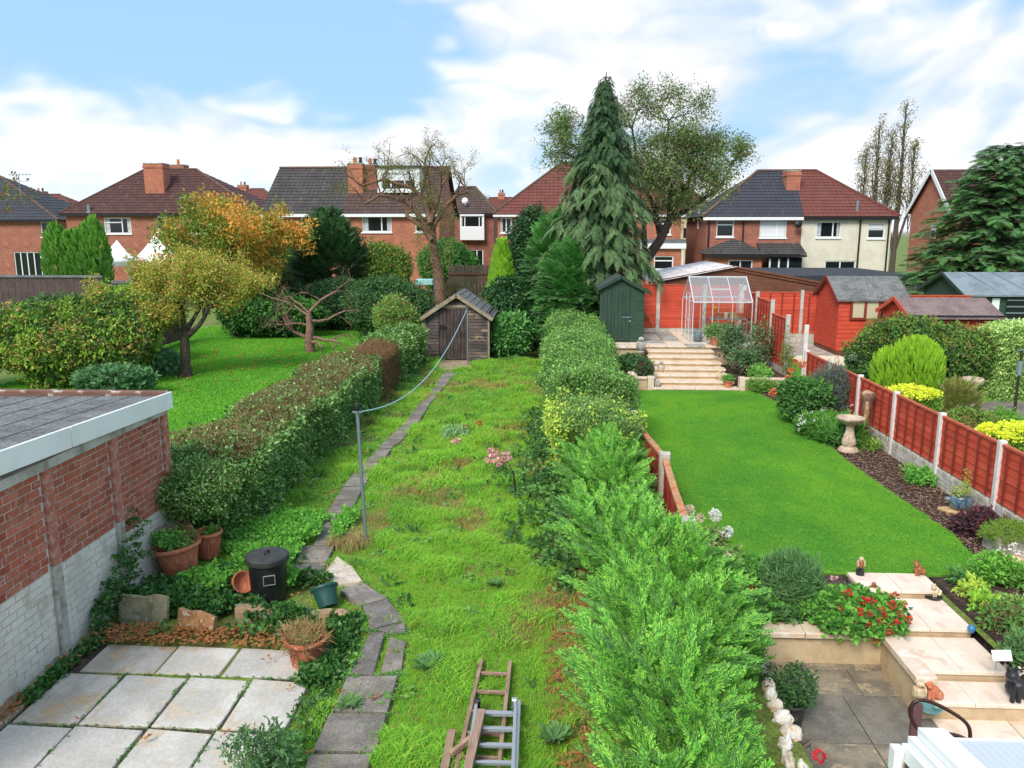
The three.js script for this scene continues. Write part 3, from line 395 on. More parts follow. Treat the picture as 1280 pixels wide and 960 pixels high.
// ================= patio and path =================
rs(21);
{
  const p = thing('patio', 'pale patio', 'patio', V(-3.7, 0, -6.5)); delete p.userData.label; delete p.userData.category; p.userData.kind = 'structure';
  MAT.slab = [0, 1, 2, 3].map(i => mottled(1.3, [[206, 202, 192], [198, 194, 186], [212, 207, 196], [194, 188, 176]][i], [[186, 182, 172], [182, 178, 170], [196, 190, 178], [168, 158, 140]][i], { f: 4, speck: 16, c: [[196, 184, 164], [190, 186, 178], [204, 186, 160], [186, 162, 128]][i], z: 10 + i * 7, bump: .003, size: 512 }));
  const rows = [[-7.86, -7.3, [-4.86, -4.05, -3.36, -2.42]], [-7.27, -6.43, [-4.98, -4.34, -3.67, -3.01, -2.4]], [-6.4, -5.52, [-4.99, -4.35, -3.67, -3.02, -2.38]], [-5.49, -4.6, [-4.99, -4.33, -3.66, -3.0, -2.38]]];
  rows.forEach(([za, zb, xs], r) => { for (let i = 0; i + 1 < xs.length; i++) { const j = () => rr(-.008, .008), y = rr(.006, .018) + .02, tilt = .05 * r; const P = [[xs[i] + .014 + j(), za + j()], [xs[i + 1] - .014 + j(), za + .05 * (i + 1) * .3 + j()], [xs[i + 1] - .014 + j(), zb - .01 + j()], [xs[i] + .014 + j(), zb - .01 + j()]]; partW(p, 'slab', poly(P, -.04, y, .007), i === 0 && r < 2 ? MAT.slab[3] : pick(MAT.slab.slice(0, 3))); } });
  partW(p, 'bedding', bx(-5.15, -2.45, -.05, .006, -7.9, -4.5), MAT.soil);
  partW(p, 'kerb', [bx(-5.2, -5.02, -.05, .05, -8.3, -4.5)], mottled(.8, [176, 166, 140], [150, 136, 104], { f: 6, speck: 22, c: [196, 190, 176], bump: .006 }));
  const q = thing('path', 'grey path', 'path', V(-2.5, 0, -14)); delete q.userData.label; delete q.userData.category; q.userData.kind = 'structure';
  MAT.path = [0, 1, 2].map(i => mottled(.9, [[136, 128, 120], [126, 120, 113], [146, 137, 128]][i], [[112, 106, 99], [106, 100, 94], [122, 114, 106]][i], { f: 5, speck: 26, c: [[120, 118, 96], [140, 132, 122], [118, 112, 100]][i], z: 40 + i * 5, bump: .004 }));
  const S = [[[387, 942], [466, 942], [452, 985], [373, 985]], [[412, 890.5], [483, 892], [471, 939], [392, 936]], [[434, 845], [497, 844], [484, 889], [415, 887]], [[463, 790], [481, 790], [466.5, 842], [437.5, 840.5]], [[487.5, 795], [507, 802], [502, 837], [476, 840.5]], [[470, 786], [507, 777], [507, 788], [482, 789]], [[453.6, 756.5], [484, 748.5], [507, 774], [463, 785.6]], [[424.6, 737], [453.6, 727.5], [484, 747], [453.6, 755]], [[361.6, 705], [408, 703], [399, 722.6], [357, 724]], [[378, 682], [418, 682], [408, 702], [370, 701]], [[400, 660], [421, 658], [416.5, 680.6], [392, 680.6]]];
  const E = [[650, 406, 432], [640, 409, 436], [624.7, 417.6, 445.8], [607.8, 429, 454], [595, 438.7, 464], [576.8, 458, 478], [560, 471, 489], [548.7, 483.7, 503], [537.5, 495, 513], [523, 510, 526], [506.5, 521.7, 535.8], [492.5, 537, 547], [477, 547, 561], [464, 554, 571]];
  S.push([[406, 651], [430, 650], [420, 657], [400, 659]]);
  for (let i = 0; i + 1 < E.length; i++) { const a = E[i], b = E[i + 1]; S.push([[b[1], b[0] + .8], [b[2], b[0] + .8], [a[2], a[0] - .6], [a[1], a[0] - .6]]); }
  const PATHPOLY = globalThis.PATHPOLY = S.concat([[[421, 695], [440.7, 708], [453.6, 726], [424.6, 729], [400, 722.6]], [[551, 450], [586, 450], [590, 461], [548, 461]]]).map(s => { const q = s.map(v => { const g = G(v[0], v[1], .06); return [g.x, g.z]; }), cx = q.reduce((a, v) => a + v[0], 0) / q.length, cz = q.reduce((a, v) => a + v[1], 0) / q.length; return q.map(v => [cx + (v[0] - cx) * 1.1, cz + (v[1] - cz) * 1.1]); });
  for (const s of S) { const y = rr(.055, .075); partW(q, 'slab', poly(s.map(v => { const g = G(v[0], v[1], y); return [g.x, g.z]; }), -.06, y, .008), pick(MAT.path)); }
  const cz = [[421, 695], [440.7, 708], [453.6, 726], [424.6, 729], [400, 722.6]].map(v => { const g = G(v[0], v[1], .06); return [g.x, g.z]; }); partW(q, 'broken_slab', poly(cz, -.05, .062, .012), mottled(.6, [214, 202, 186], [190, 174, 156], { f: 6, speck: 26, bump: .008 }));
  const pad = [[551, 450], [586, 450], [590, 461], [548, 461]].map(v => { const g = G(v[0], v[1], .06); return [g.x, g.z]; }); partW(q, 'concrete_pad', poly(pad, -.05, .06, .01), mottled(.9, [170, 150, 128], [150, 130, 108], { speck: 20 }));
}

// ================= old wooden shed =================
rs(31);
{
  const z = 27.6, Z0 = -z, o = thing('old_shed', 'weathered dark timber shed with felted gable roof at the path end', 'shed', V(-3.35, 0, Z0 - 1)), xl = D(533, 440, z).x, xr = D(611, 440, z).x, ye = D(535, 392, z).y - .02, ya = D(569, 369, z).y, xm = (xl + xr) / 2;
  const d0 = D(549, 384, z), d1 = D(585, 448, z);
  // weatherboards on the front, each its own board
  const n = 15, hb = (ye + .02) / n; const cut = y => y < ye ? 0 : (y - ye) / (ya - ye) * (xm - xl);
  for (let i = 0; i < n + 3; i++) { const y0 = .06 + i * hb, c = cut(y0 + hb); if (xl + c > xm - .1) break; const rot = () => pick([MAT.oldWood, MAT.oldWood2]); const mk = (a, b) => { if (b - a > .04) partW(o, 'board', bar(V(a, y0 + hb / 2, Z0 + .02), V(b, y0 + hb / 2, Z0 + .02), .02, hb + .02, V(0, 1, -.2)), rot()); }; if (y0 + hb < d0.y + .03) { mk(xl + c, d0.x - .03); mk(d1.x + .03, xr - c); } else mk(xl + c, xr - c); }
  const fs = new THREE.Shape([[xl, 0], [xr, 0], [xr, ye], [xm, ya], [xl, ye]].map(p => new THREE.Vector2(...p))); partW(o, 'front_frame', new THREE.ExtrudeGeometry(fs, { depth: .05, bevelEnabled: false }).translate(0, 0, Z0 - .06), MAT.oldWoodV); partW(o, 'back_wall', new THREE.ExtrudeGeometry(fs, { depth: .05, bevelEnabled: false }).translate(0, 0, Z0 - 2.4), MAT.oldWoodV);
  for (const [x, s] of [[xl, 1], [xr, -1]]) for (let i = 0; i < n; i++) partW(o, 'board', bx(x - .012, x + .012, .06 + i * hb, .06 + (i + 1) * hb - .006, Z0 - 2.35, Z0 - .065), pick([MAT.oldWood, MAT.oldWood2]));
  partW(o, 'corner_post', [bx(xr - .03, xr + .03, 0, ye, Z0 - .01, Z0 + .045)], MAT.paleTrim); partW(o, 'corner_post', [bx(xl - .03, xl + .03, 0, ye, Z0 - .01, Z0 + .04)], MAT.oldWood);
  const dr = partW(o, 'door', [bx(d0.x, d1.x, .08, d0.y - .02, Z0 - .005, Z0 + .008)], MAT.oldWoodV); const nb = 8; for (let i = 0; i < nb; i++) { const a = lerp(d0.x, d1.x, i / nb), b = lerp(d0.x, d1.x, (i + 1) / nb); partW(dr, 'door_board', cb(a + .006, b - .006, .09, d0.y - .03, Z0 + .01, Z0 + rr(.03, .036), .004), MAT.oldWoodV); } partW(dr, 'hinge', [bx(d0.x, d0.x + .3, 1.18, 1.24, Z0 + .037, Z0 + .042), bx(d0.x - .02, d0.x + .22, 1.12, 1.3, Z0 + .036, Z0 + .04)], MAT.black);
  partW(o, 'lintel', cb(d0.x - .12, d1.x + .3, d0.y - .01, d0.y + .08, Z0 + .03, Z0 + .07), MAT.paleTrim);
  partW(o, 'hook', [bar(V(xr - .35, 1.9, Z0 + .05), V(xr - .35, 2.05, Z0 + .05), .02), bar(V(xr - .4, 1.95, Z0 + .06), V(xr - .3, 1.95, Z0 + .06), .02)], MAT.galv);
  const rl = (x, y, nm, sgn) => { const A = V(x, y, Z0 + .2), B = V(x, y, Z0 - 2.55), P = V(xm, ya + .07, Z0 + .2), Q = V(xm, ya + .07, Z0 - 2.55); const nrm = V(sgn * (ya - ye), xm - xl, 0).normalize(); const k = 7, rf = partW(o, 'roof', [quad(A, P, Q, B), quad(A.clone().addScaledVector(nrm, -.04), P.clone().addScaledVector(nrm, -.04), Q.clone().addScaledVector(nrm, -.04), B.clone().addScaledVector(nrm, -.04)), bar(A.clone().addScaledVector(nrm, -.02), B.clone().addScaledVector(nrm, -.02), .04, .04)], MAT.felt);
    for (let i = 0; i < k; i++) { const t = (i + .5) / k; const a = A.clone().lerp(P, t).addScaledVector(nrm, .008), b = B.clone().lerp(Q, t).addScaledVector(nrm, .008); partW(rf, 'felt_strip', bar(a, b, .03, .018), MAT.lead); }
    partW(o, 'barge_board', bar(A.clone().add(V(0, -.06, .02)), P.clone().add(V(0, -.06, .02)), .03, .12), MAT.paleTrim); };
  rl(xl - .16, ye - .1, 'l', -1); rl(xr + .16, ye - .1, 'r', 1);
  partW(o, 'base', bx(xl + .03, xr - .03, -.06, .05, Z0 - 2.3, Z0 - .02), MAT.concrete);
}

// ================= fences =================
// one bay of lapped horizontal boards with upright battens; runs from a to b (points at the foot), height h
function fencePanel(o, a, b, y0, y1, side, mats, battens = 4, n = 8) {
  const d = b.clone().sub(a); d.y = 0; const L = d.length(); d.normalize(); const nrm = V(-d.z, 0, d.x).multiplyScalar(side), hb = (y1 - y0) / n;
  const p = partW(o, 'panel', [bar(V(a.x, y1 + .02, a.z), V(b.x, y1 + .02, b.z), .06, .035), bar(V(a.x, y0 + .02, a.z), V(b.x, y0 + .02, b.z), .05, .04)], MAT.railPaint ??= wood(1, [206, 108, 78], [186, 80, 54], 'u', { z: 6 }));
  for (let i = 0; i < n; i++) { const y = y0 + hb * (i + .5), q = nrm.clone().multiplyScalar(.004 + (i % 2) * .002); const tilt = bar(V(a.x, y, a.z).add(q), V(b.x, y, b.z).add(q), .012, hb + .02, V(0, 1, 0).addScaledVector(nrm, -.08)); partW(p, 'slat', tilt, pick(mats)); }
  for (let i = 0; i < battens; i++) { const t = (i + .5) / battens, c = V(lerp(a.x, b.x, t), 0, lerp(a.z, b.z, t)).addScaledVector(nrm, .032); for (const s of [1]) partW(p, 'batten', bar(V(c.x, y0, c.z), V(c.x, y1, c.z), .038, .022, nrm), MAT.redBatten); }
  return p;
}
function concPost(o, x, y1, z, w = .1, mat = MAT.concretePink, y0 = -.1) { return partW(o, 'post', [cb(x - w / 2, x + w / 2, y0, y1, z - w / 2, z + w / 2, .014)], mat); }
rs(41);
const RW = [MAT.redWood, MAT.redWood2, MAT.redWood3];
{ // long low fence on the right of the lawn
  const o = thing('red_fence', 'long low red panel fence with white concrete posts beside the lawn', 'fence', V(7, 0, -16)), X = 7;
  const zs = []; for (let i = -2; i <= 5; i++) zs.push(-12.3 - i * 1.925);
  zs.forEach((z, i) => concPost(o, X, 1.33, z, .11));
  for (let i = 0; i + 1 < zs.length; i++) { const a = V(X, 0, zs[i] - .055), b = V(X, 0, zs[i + 1] + .055); fencePanel(o, a, b, .36, 1.25, -1 * -1 * (-1), RW, 5, 7);
    const gb = partW(o, 'gravel_board', [bx(X - .02, X + .02, -.05, .345, b.z, a.z)], MAT.concreteWhite); for (let r = 0; r < 4; r++) { let z = a.z - (r % 2) * .1; while (z > b.z + .05) { const l = rr(.14, .3), e = Math.max(z - l, b.z + .01); partW(gb, 'stone_face', cb(X - .02 - rr(.012, .026), X - .021, .0 + r * .082, r * .082 + .074, e + .006, z - .002, .008), MAT.concreteWhite); z = e; if (e <= b.z + .011) break; } } }
}
{ // tall stepping fence up to the terrace
  const o = thing('red_fence', 'tall red fence stepping up beside the greenhouse', 'fence', V(7, 0, -25)), X = 7, zs = [-23.85, -25.6, -27.5, -29.4], tops = [2.1, 2.4, 2.52, 2.6];
  zs.forEach((z, i) => concPost(o, X, tops[i], z, .12, MAT.concreteWhite));
  [[0, 1, 1.95], [1, 2, 2.3], [2, 3, 2.4]].forEach(([a, b, t]) => { fencePanel(o, V(X, 0, zs[a] - .06), V(X, 0, zs[b] + .06), .5, t, -1, RW, 5, 11); partW(o, 'gravel_board', bx(X - .03, X + .03, 0, .485, zs[b] + .06, zs[a] - .06), MAT.concreteWhite); });
  concPost(o, X, 2.0, -21.98 - .12, .11);
}
{ // rear fence of the terrace
  const z = 29.5, Z0 = -z, o = thing('red_fence', 'red fence across the back of the terrace behind the greenhouse', 'fence', V(5, .9, Z0)); const xs = [2.4, 3.92, 5.6, 6.9], top = D(830, 355, z).y;
  xs.forEach(x => concPost(o, x, top, Z0 + .0, .14, MAT.concreteWhite, .8)); for (let i = 0; i < 3; i++) { fencePanel(o, V(xs[i] + .07, 0, Z0), V(xs[i + 1] - .07, 0, Z0), 1.03, top - .05, 1, RW, 0, 15); partW(o, 'gravel_board', bx(xs[i] + .07, xs[i + 1] - .07, .85, 1.01, Z0 - .03, Z0 + .03), MAT.concreteWhite); }
}
{ // rear fence in the garden beyond
  const z = 30.3, Z0 = -z, o = thing('red_fence', 'red fence with one pale post behind the small red shed', 'fence', V(9, 0, Z0)), top = D(1000, 366, z).y; concPost(o, 9.35, top + .1, Z0 + .02, .12, MAT.concreteWhite, .3);
  fencePanel(o, V(7.08, 0, Z0), V(9.28, 0, Z0), .75, top, 1, RW, 5, 12); fencePanel(o, V(9.42, 0, Z0), V(11.4, 0, Z0), .75, top, 1, RW, 5, 12); fencePanel(o, V(11.6, 0, Z0), V(15.5, 0, Z0), .75, top - .1, 1, RW, 8, 12); partW(o, 'gravel_board', bx(7.1, 15.5, .2, .74, Z0 - .03, Z0 + .03), MAT.concreteWhite);
}
{ const z = 23, a = D(1262, 405, z), o = thing('red_fence', 'red fence beside the variegated hedge', 'fence', V(14, 0, -z)); fencePanel(o, V(a.x, 0, -z), V(a.x + 2.4, 0, -z), .35, a.y, 1, RW, 5, 10); partW(o, 'gravel_board', bx(a.x, a.x + 2.4, -.1, .34, -z - .04, -z + .05), MAT.concreteWhite); }
{ // fence hidden by the central hedge: pale rails and chunky posts
  const o = thing('red_fence', 'sagging red fence with chunky concrete posts against the central hedge', 'fence', V(1.9, 0, -14)); const P = [[860, 652, .92], [831, 567, .92], [790, 514, .92], [772, 465, .92]].map(p => G(...p)); P.forEach((p, i) => concPost(o, p.x, .94 + (i === 0 ? .03 : 0), p.z, .17, MAT.concreteWhite));
  const ext = P; for (let i = 0; i + 1 < ext.length; i++) { const a = ext[i], b = ext[i + 1], d = b.clone().sub(a).setY(0).normalize().multiplyScalar(.1), A = a.clone().add(d), B = b.clone().sub(d); fencePanel(o, V(A.x, 0, A.z), V(B.x, 0, B.z), .1, .78, -1, RW, 4, 6); const m = A.clone().lerp(B, .5); partW(o, 'top_rail', [bar(V(A.x, .84, A.z), V(m.x, .8, m.z), .1, .05), bar(V(m.x, .8, m.z), V(B.x, .84, B.z), .1, .05)], MAT.railPale); }
}
{ // dark board fence at the back left and its nearer panel
  const z = 41, y1 = D(100, 347, z).y, o = thing('board_fence', 'dark grey timber fence below the gazebo house', 'fence', V(-20, 0, -z)); const xa = D(-40, 350, z).x, xb = D(182, 350, z).x; for (let x = xa, i = 0; x < xb; x += .18, i++) partW(o, 'board', bx(x, x + .172, 0, y1 - (x > D(128, 350, z).x ? .3 : 0), -z - .01, -z + .01 + (i % 2) * .008), MAT.fenceDark ??= wood(1, [96, 80, 76], [66, 54, 54], 'v', { z: 21 })); partW(o, 'capping', cb(xa, D(128, 350, z).x, y1, y1 + .12, -z - .08, -z + .08), MAT.lead);
  partW(o, 'capping', cb(D(140, 352, z).x, xb, y1 - .3, y1 - .15, -z - .06, -z + .06), MAT.lead);
  const p = thing('lapped_fence', 'old brown lapped fence panel by the apple tree', 'fence', G(190, 437)), q0 = G(167, 447), q1 = G(197, 437), q2 = G(225, 428); q0.y = q1.y = q2.y = 0; const h = 1.7; for (const [a, b] of [[q0, q1], [q1, q2]]) { for (let i = 0; i < 9; i++) partW(p, 'slat', bar(V(a.x, .1 + (i + .5) * .175, a.z), V(b.x, .1 + (i + .5) * .175, b.z), .015, .19, V(0, 1, .12)), MAT.fenceGrey); for (const t of [.25, .5, .75]) partW(p, 'batten', bar(V(lerp(a.x, b.x, t), .05, lerp(a.z, b.z, t) + .03), V(lerp(a.x, b.x, t), h, lerp(a.z, b.z, t) + .03), .05, .03, V(0, 0, 1)), MAT.oldWood); }
  for (const a of [q0, q1]) partW(p, 'post', bx(a.x - .07, a.x + .07, 0, h + .1, a.z - .03, a.z + .09), MAT.concrete);
  partW(p, 'top_rail', [bar(V(q0.x, h, q0.z), V(q1.x, h, q1.z), .08, .04), bar(V(q1.x, h, q1.z), V(q2.x, h, q2.z), .08, .04)], MAT.paleTrim);
}
{ const z = 40, o = thing('picket_fence', 'brown timber fence beyond the old shed', 'fence', V(-4, 0, -z)), a = D(560, 331, z), b = D(614, 331, z); for (let x = a.x, i = 0; x < b.x; x += .17, i++) partW(o, 'board', bx(x, x + .14, 0, a.y + rr(-.06, .06), -z - .01, -z + .012), MAT.fenceGrey); for (const y of [.6, a.y - .5]) partW(o, 'rail', bx(a.x, b.x, y, y + .09, -z + .014, -z + .06), MAT.brownWood); }

// ================= terrace, steps, walls of the next garden =================
rs(51);
{
  const t = thing('terrace', 'terrace', 'terrace', V(4, 0, -27)); delete t.userData.label; delete t.userData.category; t.userData.kind = 'structure';
  partW(t, 'base', [bx(1.95, 6.95, -.05, .85, -29.6, -25.65), bx(1.95, 3.0, -.05, .85, -25.65, -25.35)], MAT.buffWall);
  for (let x = 1.95, i = 0; x < 6.9; x += .6, i++) for (let z = -25.6, k = 0; z > -29.4; z -= .6, k++) partW(t, 'slab', cb(x + .008, Math.min(x + .592, 6.93), .85, .9 + rr(-.003, .004), z - .592, z - .008, .006), pick([MAT.sandstone, MAT.sandstone, MAT.concrete]));
  for (const [xa, xb] of [[1.9, 2.42], [2.44, 3.02]]) partW(t, 'slab', cb(xa, xb, .852, .905, -25.6, -25.28, .006), MAT.sandstone);
  for (let x = 5.12; x < 6.9; x += .6) partW(t, 'coping', cb(x, Math.min(x + .59, 6.93), .852, .91, -25.6, -25.5, .006), MAT.sandstone);
  const n = 7, z0 = -22.72, z1 = -25.6, td = (z0 - z1) / n, rise = .84 / n;
  const st = thing('stone_steps', 'broad flight of pale stone steps up to the terrace', 'steps', V(4.1, 0, -24));
  for (let i = 0; i < n; i++) { const za = z0 - i * td, y = .06 + i * rise, xa = lerp(2.95, 3.06, i / 6), xb = lerp(5.42, 5.16, i / 6); partW(st, 'riser', bx(xa + .03, xb - .03, -.05, y - .04, z1, za - .04), MAT.buffWall); for (let k = 0; k < 4; k++) partW(st, 'tread', cb(lerp(xa, xb, k / 4) + .004, lerp(xa, xb, (k + 1) / 4) - .004, y - .039, y + .01, Math.max(za - td - .05, z1 + .002), za, .008), MAT.sandstone); }
  const wl = (nm, lab, xa, xb) => { const o = thing(nm, lab, 'wall', V((xa + xb) / 2, 0, -22.95)); partW(o, 'wall', bx(xa, xb, -.05, .3, -23.02, -22.88), MAT.buffWall); const m = Math.max(1, Math.round((xb - xa) / .5)); for (let i = 0; i < m; i++) partW(o, 'coping', cb(lerp(xa, xb, i / m) + .003, lerp(xa, xb, (i + 1) / m) - .003, .301, .36, -23.06, -22.84, .008), MAT.sandstone); return o; };
  const a = wl('retaining_wall', 'low buff wall left of the stone steps with rockery behind', 1.95, 2.8); partW(a, 'pier', [cb(2.81, 2.99, -.05, .38, -23.05, -22.8, .01)], MAT.sandstone);
  const b = wl('retaining_wall', 'low buff wall right of the stone steps below the rose bed', 5.62, 6.9); partW(b, 'pier', [cb(5.44, 5.61, -.05, .38, -23.05, -22.8, .01)], MAT.sandstone);
  struct('planting_bed', [bx(1.95, 2.9, -.05, .28, -25.35, -23.02), bx(5.45, 6.93, -.05, .3, -25.65, -23.02)], MAT.soil);
}
{ // sunken patio near the house, its steps and its wall
  const y = -.48, t = thing('sunken_patio', 'patio', 'patio', V(4, y, -6.5)); delete t.userData.label; delete t.userData.category; t.userData.kind = 'structure';
  MAT.wet = [0, 1, 2].map(i => mottled(.9, [[148, 136, 116], [132, 124, 110], [160, 142, 116]][i], [[120, 112, 98], [112, 106, 96], [132, 118, 98]][i], { f: 5, speck: 18, z: 60 + i * 4, bump: .003, c: [[168, 150, 122], [126, 122, 110], [180, 158, 128]][i] }));
  const lay = (x0, x1, z0, z1, mats) => partW(t, 'slab', cb(x0 + .006, x1 - .006, y - .05, y + rr(0, .006), z0 + .006, z1 - .006, .005), pick(mats));
  partW(t, 'bedding', bx(2.2, 8.9, y - .15, y - .02, -8.63, -1), MAT.soil);
  lay(2.45, 2.95, -8.62, -8.1, [MAT.wet[2]]); lay(2.95, 3.45, -8.62, -8.1, [MAT.wet[0]]); lay(3.45, 3.98, -8.62, -8.1, [MAT.wet[0]]);
  for (let z = -8.1, r = 0; z < -1.2; z += .86, r++) for (let x = 2.45 - (r % 2) * .0; x < 8.8; x += .77) lay(x, Math.min(x + .77, 8.85), z, z + .86, x < 3.9 ? MAT.wet.slice(0, 2) : [MAT.sandstone, MAT.paleSlab]);
  lay(2.3, 2.45, -8.6, -6, [MAT.sandstone]);
  const s = thing('garden_steps', 'shallow cream slab steps from the sunken patio to the lawn', 'steps', V(4.5, y, -9)); const lv = [[.03, -10.2, -9.66], [-.07, -9.66, -8.86], [-.17, -8.86, -8.1], [-.28, -8.1, -7.66]];
  lv.forEach(([h, za, zb], i) => { const xa = i === 3 ? 3.86 : 3.98, xb = i === 3 ? 6.6 : 4.98, nx = i === 3 ? 5 : 2, nz = i === 0 || i === 3 ? 1 : 2; partW(s, 'riser', bx(xa + .02, xb - .02, y - .05, h - .045, za + (i ? -.002 : 0), zb - .03), MAT.buffWall); for (let k = 0; k < nx; k++) for (let m = 0; m < nz; m++) partW(s, 'tread', cb(lerp(xa, xb, k / nx) + .003, lerp(xa, xb, (k + 1) / nx) - .003, h - .044, h + rr(0, .003), lerp(za, zb, m / nz) + .003, lerp(za, zb, (m + 1) / nz) - .003, .006), MAT.paleSlab); });
  const w = thing('retaining_wall', 'low buff wall with pale coping around the sunken patio corner', 'wall', V(3.2, y, -8.7));
  partW(w, 'wall', [bx(2.3, 3.98, y - .05, -.1, -8.82, -8.66), bx(3.84, 3.98, y - .05, -.1, -8.66, -7.75)], MAT.buffWall);
  for (const [xa, xb] of [[2.35, 2.95], [2.96, 3.8]]) partW(w, 'coping', cb(xa, xb, -.099, -.03, -8.9, -8.6, .01), MAT.sandstone); partW(w, 'coping', cb(3.81, 4.03, -.099, -.032, -8.9, -7.72, .01), MAT.sandstone); partW(w, 'skirting', bx(2.3, 3.83, y, y + .05, -8.659, -8.6), MAT.wet[0]);
  const w2 = thing('retaining_wall', 'low buff wall with pale coping right of the slab steps', 'wall', V(6, y, -8.1)); partW(w2, 'wall', bx(5.0, 6.95, y - .05, -.24, -8.22, -8.12), MAT.buffWall); for (let i = 0; i < 3; i++) partW(w2, 'coping', cb(5.0 + i * .66, 5.65 + i * .66, -.239, -.16, -8.28, -8.1, .01), MAT.sandstone);
}

// ================= sheds, greenhouse and garages of the gardens behind =================
rs(61);
function ridgeShed(o, { x0, x1, zf, zb, y0, ye, yr, wall, roof, n = 10, over = .12, trim, gable = 'x' }) {   // ridge along x
  const zm = -(zf + zb) / 2, hb = (ye - y0) / n;
  for (let i = 0; i < n; i++) partW(o, 'board', bar(V(x0, y0 + (i + .5) * hb, -zf), V(x1, y0 + (i + .5) * hb, -zf), .02, hb + .01, V(0, 1, -.12)), wall);
  const s = new THREE.Shape([[zf, y0], [zb, y0], [zb, ye], [(zf + zb) / 2, yr], [zf, ye]].map(p => new THREE.Vector2(...p)));
  for (const x of [x0, x1 - .03]) partW(o, 'end_wall', new THREE.ExtrudeGeometry(s, { depth: .03, bevelEnabled: false }).rotateY(Math.PI / 2).translate(x, 0, 0), wall);
  const m = Math.ceil((yr - y0) / hb); for (let i = 0; i < m; i++) { const y = y0 + (i + .5) * hb, c = y + hb / 2 > ye ? (y + hb / 2 - ye) / (yr - ye) * (zb - zf) / 2 : 0; if (zb - zf - 2 * c < .1) break; partW(o, 'board', bar(V(x0 - .008, y, -zf - c), V(x0 - .008, y, -zb + c), .018, hb - .004, V(0, 1, 0)), wall); }
  partW(o, 'back_wall', bx(x0 + .03, x1 - .03, y0, ye, -zb, -zb + .03), wall);
  const k = (yr - ye) / ((zb - zf) / 2), A = (x, z, y) => V(x, y, z); const fz = -zf + over, fy = ye - k * over, bz = -zb - over;
  for (const [za, ya] of [[fz, fy], [bz, fy]]) partW(o, 'roof', [quad(V(x0 - over, ya + .03, za), V(x1 + over, ya + .03, za), V(x1 + over, yr + .03, zm), V(x0 - over, yr + .03, zm)), quad(V(x0 - over, ya, za), V(x1 + over, ya, za), V(x1 + over, yr, zm), V(x0 - over, yr, zm)), bar(V(x0 - over, ya + .01, za), V(x1 + over, ya + .01, za), .03, .06)], roof);
  partW(o, 'barge_board', [bar(V(x0 - over - .012, fy - .02, fz), V(x0 - over - .012, yr + .01, zm), .022, .12), bar(V(x0 - over - .012, fy - .02, bz), V(x0 - over - .012, yr + .01, zm), .022, .12)], trim);
}
{ // small red shed
  const z = 27, a = D(1045, 438, z), b = D(1128, 438, z), e = D(1045, 373, z), r = D(1040, 346, 28.15), o = thing('red_shed', 'small red timber shed with grey felt roof and a window', 'shed', V(10.7, a.y, -28));
  ridgeShed(o, { x0: a.x, x1: b.x, zf: 27, zb: 29.3, y0: a.y, ye: e.y, yr: r.y, wall: MAT.redWood, roof: MAT.felt, trim: MAT.redBatten, n: 12 });
  const w = wpx([1063, 375, 1100, 398], 26.97); partW(o, 'window', [bx(w[0], w[1], w[2], w[3], -26.985, -26.95)], MAT.cream ??= std({ color: 0xc9c2a0, roughness: .3 })); partW(o, 'window_frame', [0, .5, 1].map(k => bx(lerp(w[0], w[1], k) - .04, lerp(w[0], w[1], k) + .04, w[2] - .04, w[3] + .04, -26.949, -26.92)).concat([bx(w[0] + .04, lerp(w[0], w[1], .5) - .04, w[2] - .04, w[2] + .03, -26.949, -26.92)]), MAT.redBatten);
  const w3 = wpx([1101, 375, 1124, 398], 26.97); partW(o, 'window', bx(w3[0], w3[1], w3[2], w3[3], -26.985, -26.95), MAT.glassDark);
  partW(o, 'floor_bearer', bx(a.x, b.x, a.y - .3, a.y + .02, -29.3, -27), MAT.brownWood);
}
{ const z = 24, a = D(1138, 438, z), b = D(1243, 438, z), e = D(1150, 400, z), r = D(1140, 373, 25.1), o = thing('red_shed', 'low red shed with brown felt roof behind the ivy bush', 'shed', V(12, 0, -25)); ridgeShed(o, { x0: a.x, x1: b.x, zf: 24, zb: 26.2, y0: .2, ye: e.y + .12, yr: r.y, wall: MAT.redWood2, roof: mottled(1.4, [136, 116, 112], [118, 100, 97], { speck: 26 }), trim: MAT.redWood3, n: 9, over: .16 }); const sk = V(0, 0, 0); partW(o, 'felt_edge', bar(V(a.x - .1, e.y + .085, -23.86), V(b.x + .16, e.y + .085, -23.86), .02, .16, V(0, 1, .5)), MAT.flatBlack); }
{ const z = 31.5, a = D(1206, 400, z), e = D(1206, 367, z), r = D(1180, 341, 33.3), o = thing('green_shed', 'large dark green workshop shed with shiny grey felt roof', 'shed', V(19, .3, -33));
  ridgeShed(o, { x0: a.x, x1: a.x + 7, zf: 31.5, zb: 35.1, y0: .3, ye: e.y, yr: r.y, wall: MAT.greenWood, roof: mottled(2, [134, 146, 152], [116, 128, 134], { speck: 22 }), trim: MAT.greenWoodV, n: 12, over: .2 });
  const d = wpx([1238, 373, 1250, 398], 31.45); partW(o, 'door_panel', bx(d[0], d[1], d[2], d[3], -31.48, -31.44), MAT.upvc); const w = wpx([1256, 373, 1300, 400], 31.45); partW(o, 'window', bx(w[0], w[1], w[2], w[3], -31.485, -31.46), MAT.glassDark); for (let i = 0; i < 4; i++) partW(o, 'louvre', bx(w[0], w[1], lerp(w[2], w[3], i / 3.4), lerp(w[2], w[3], i / 3.4) + .05, -31.459, -31.42), MAT.galv);
  for (const px of [1209, 1243]) { const p = D(px, 341, 33.3).x; partW(o, 'felt_strip', bar(V(p - .1, r.y + .045, -33.3), V(p + .5, e.y - .04, -31.35), .1, .02), MAT.galv); } }
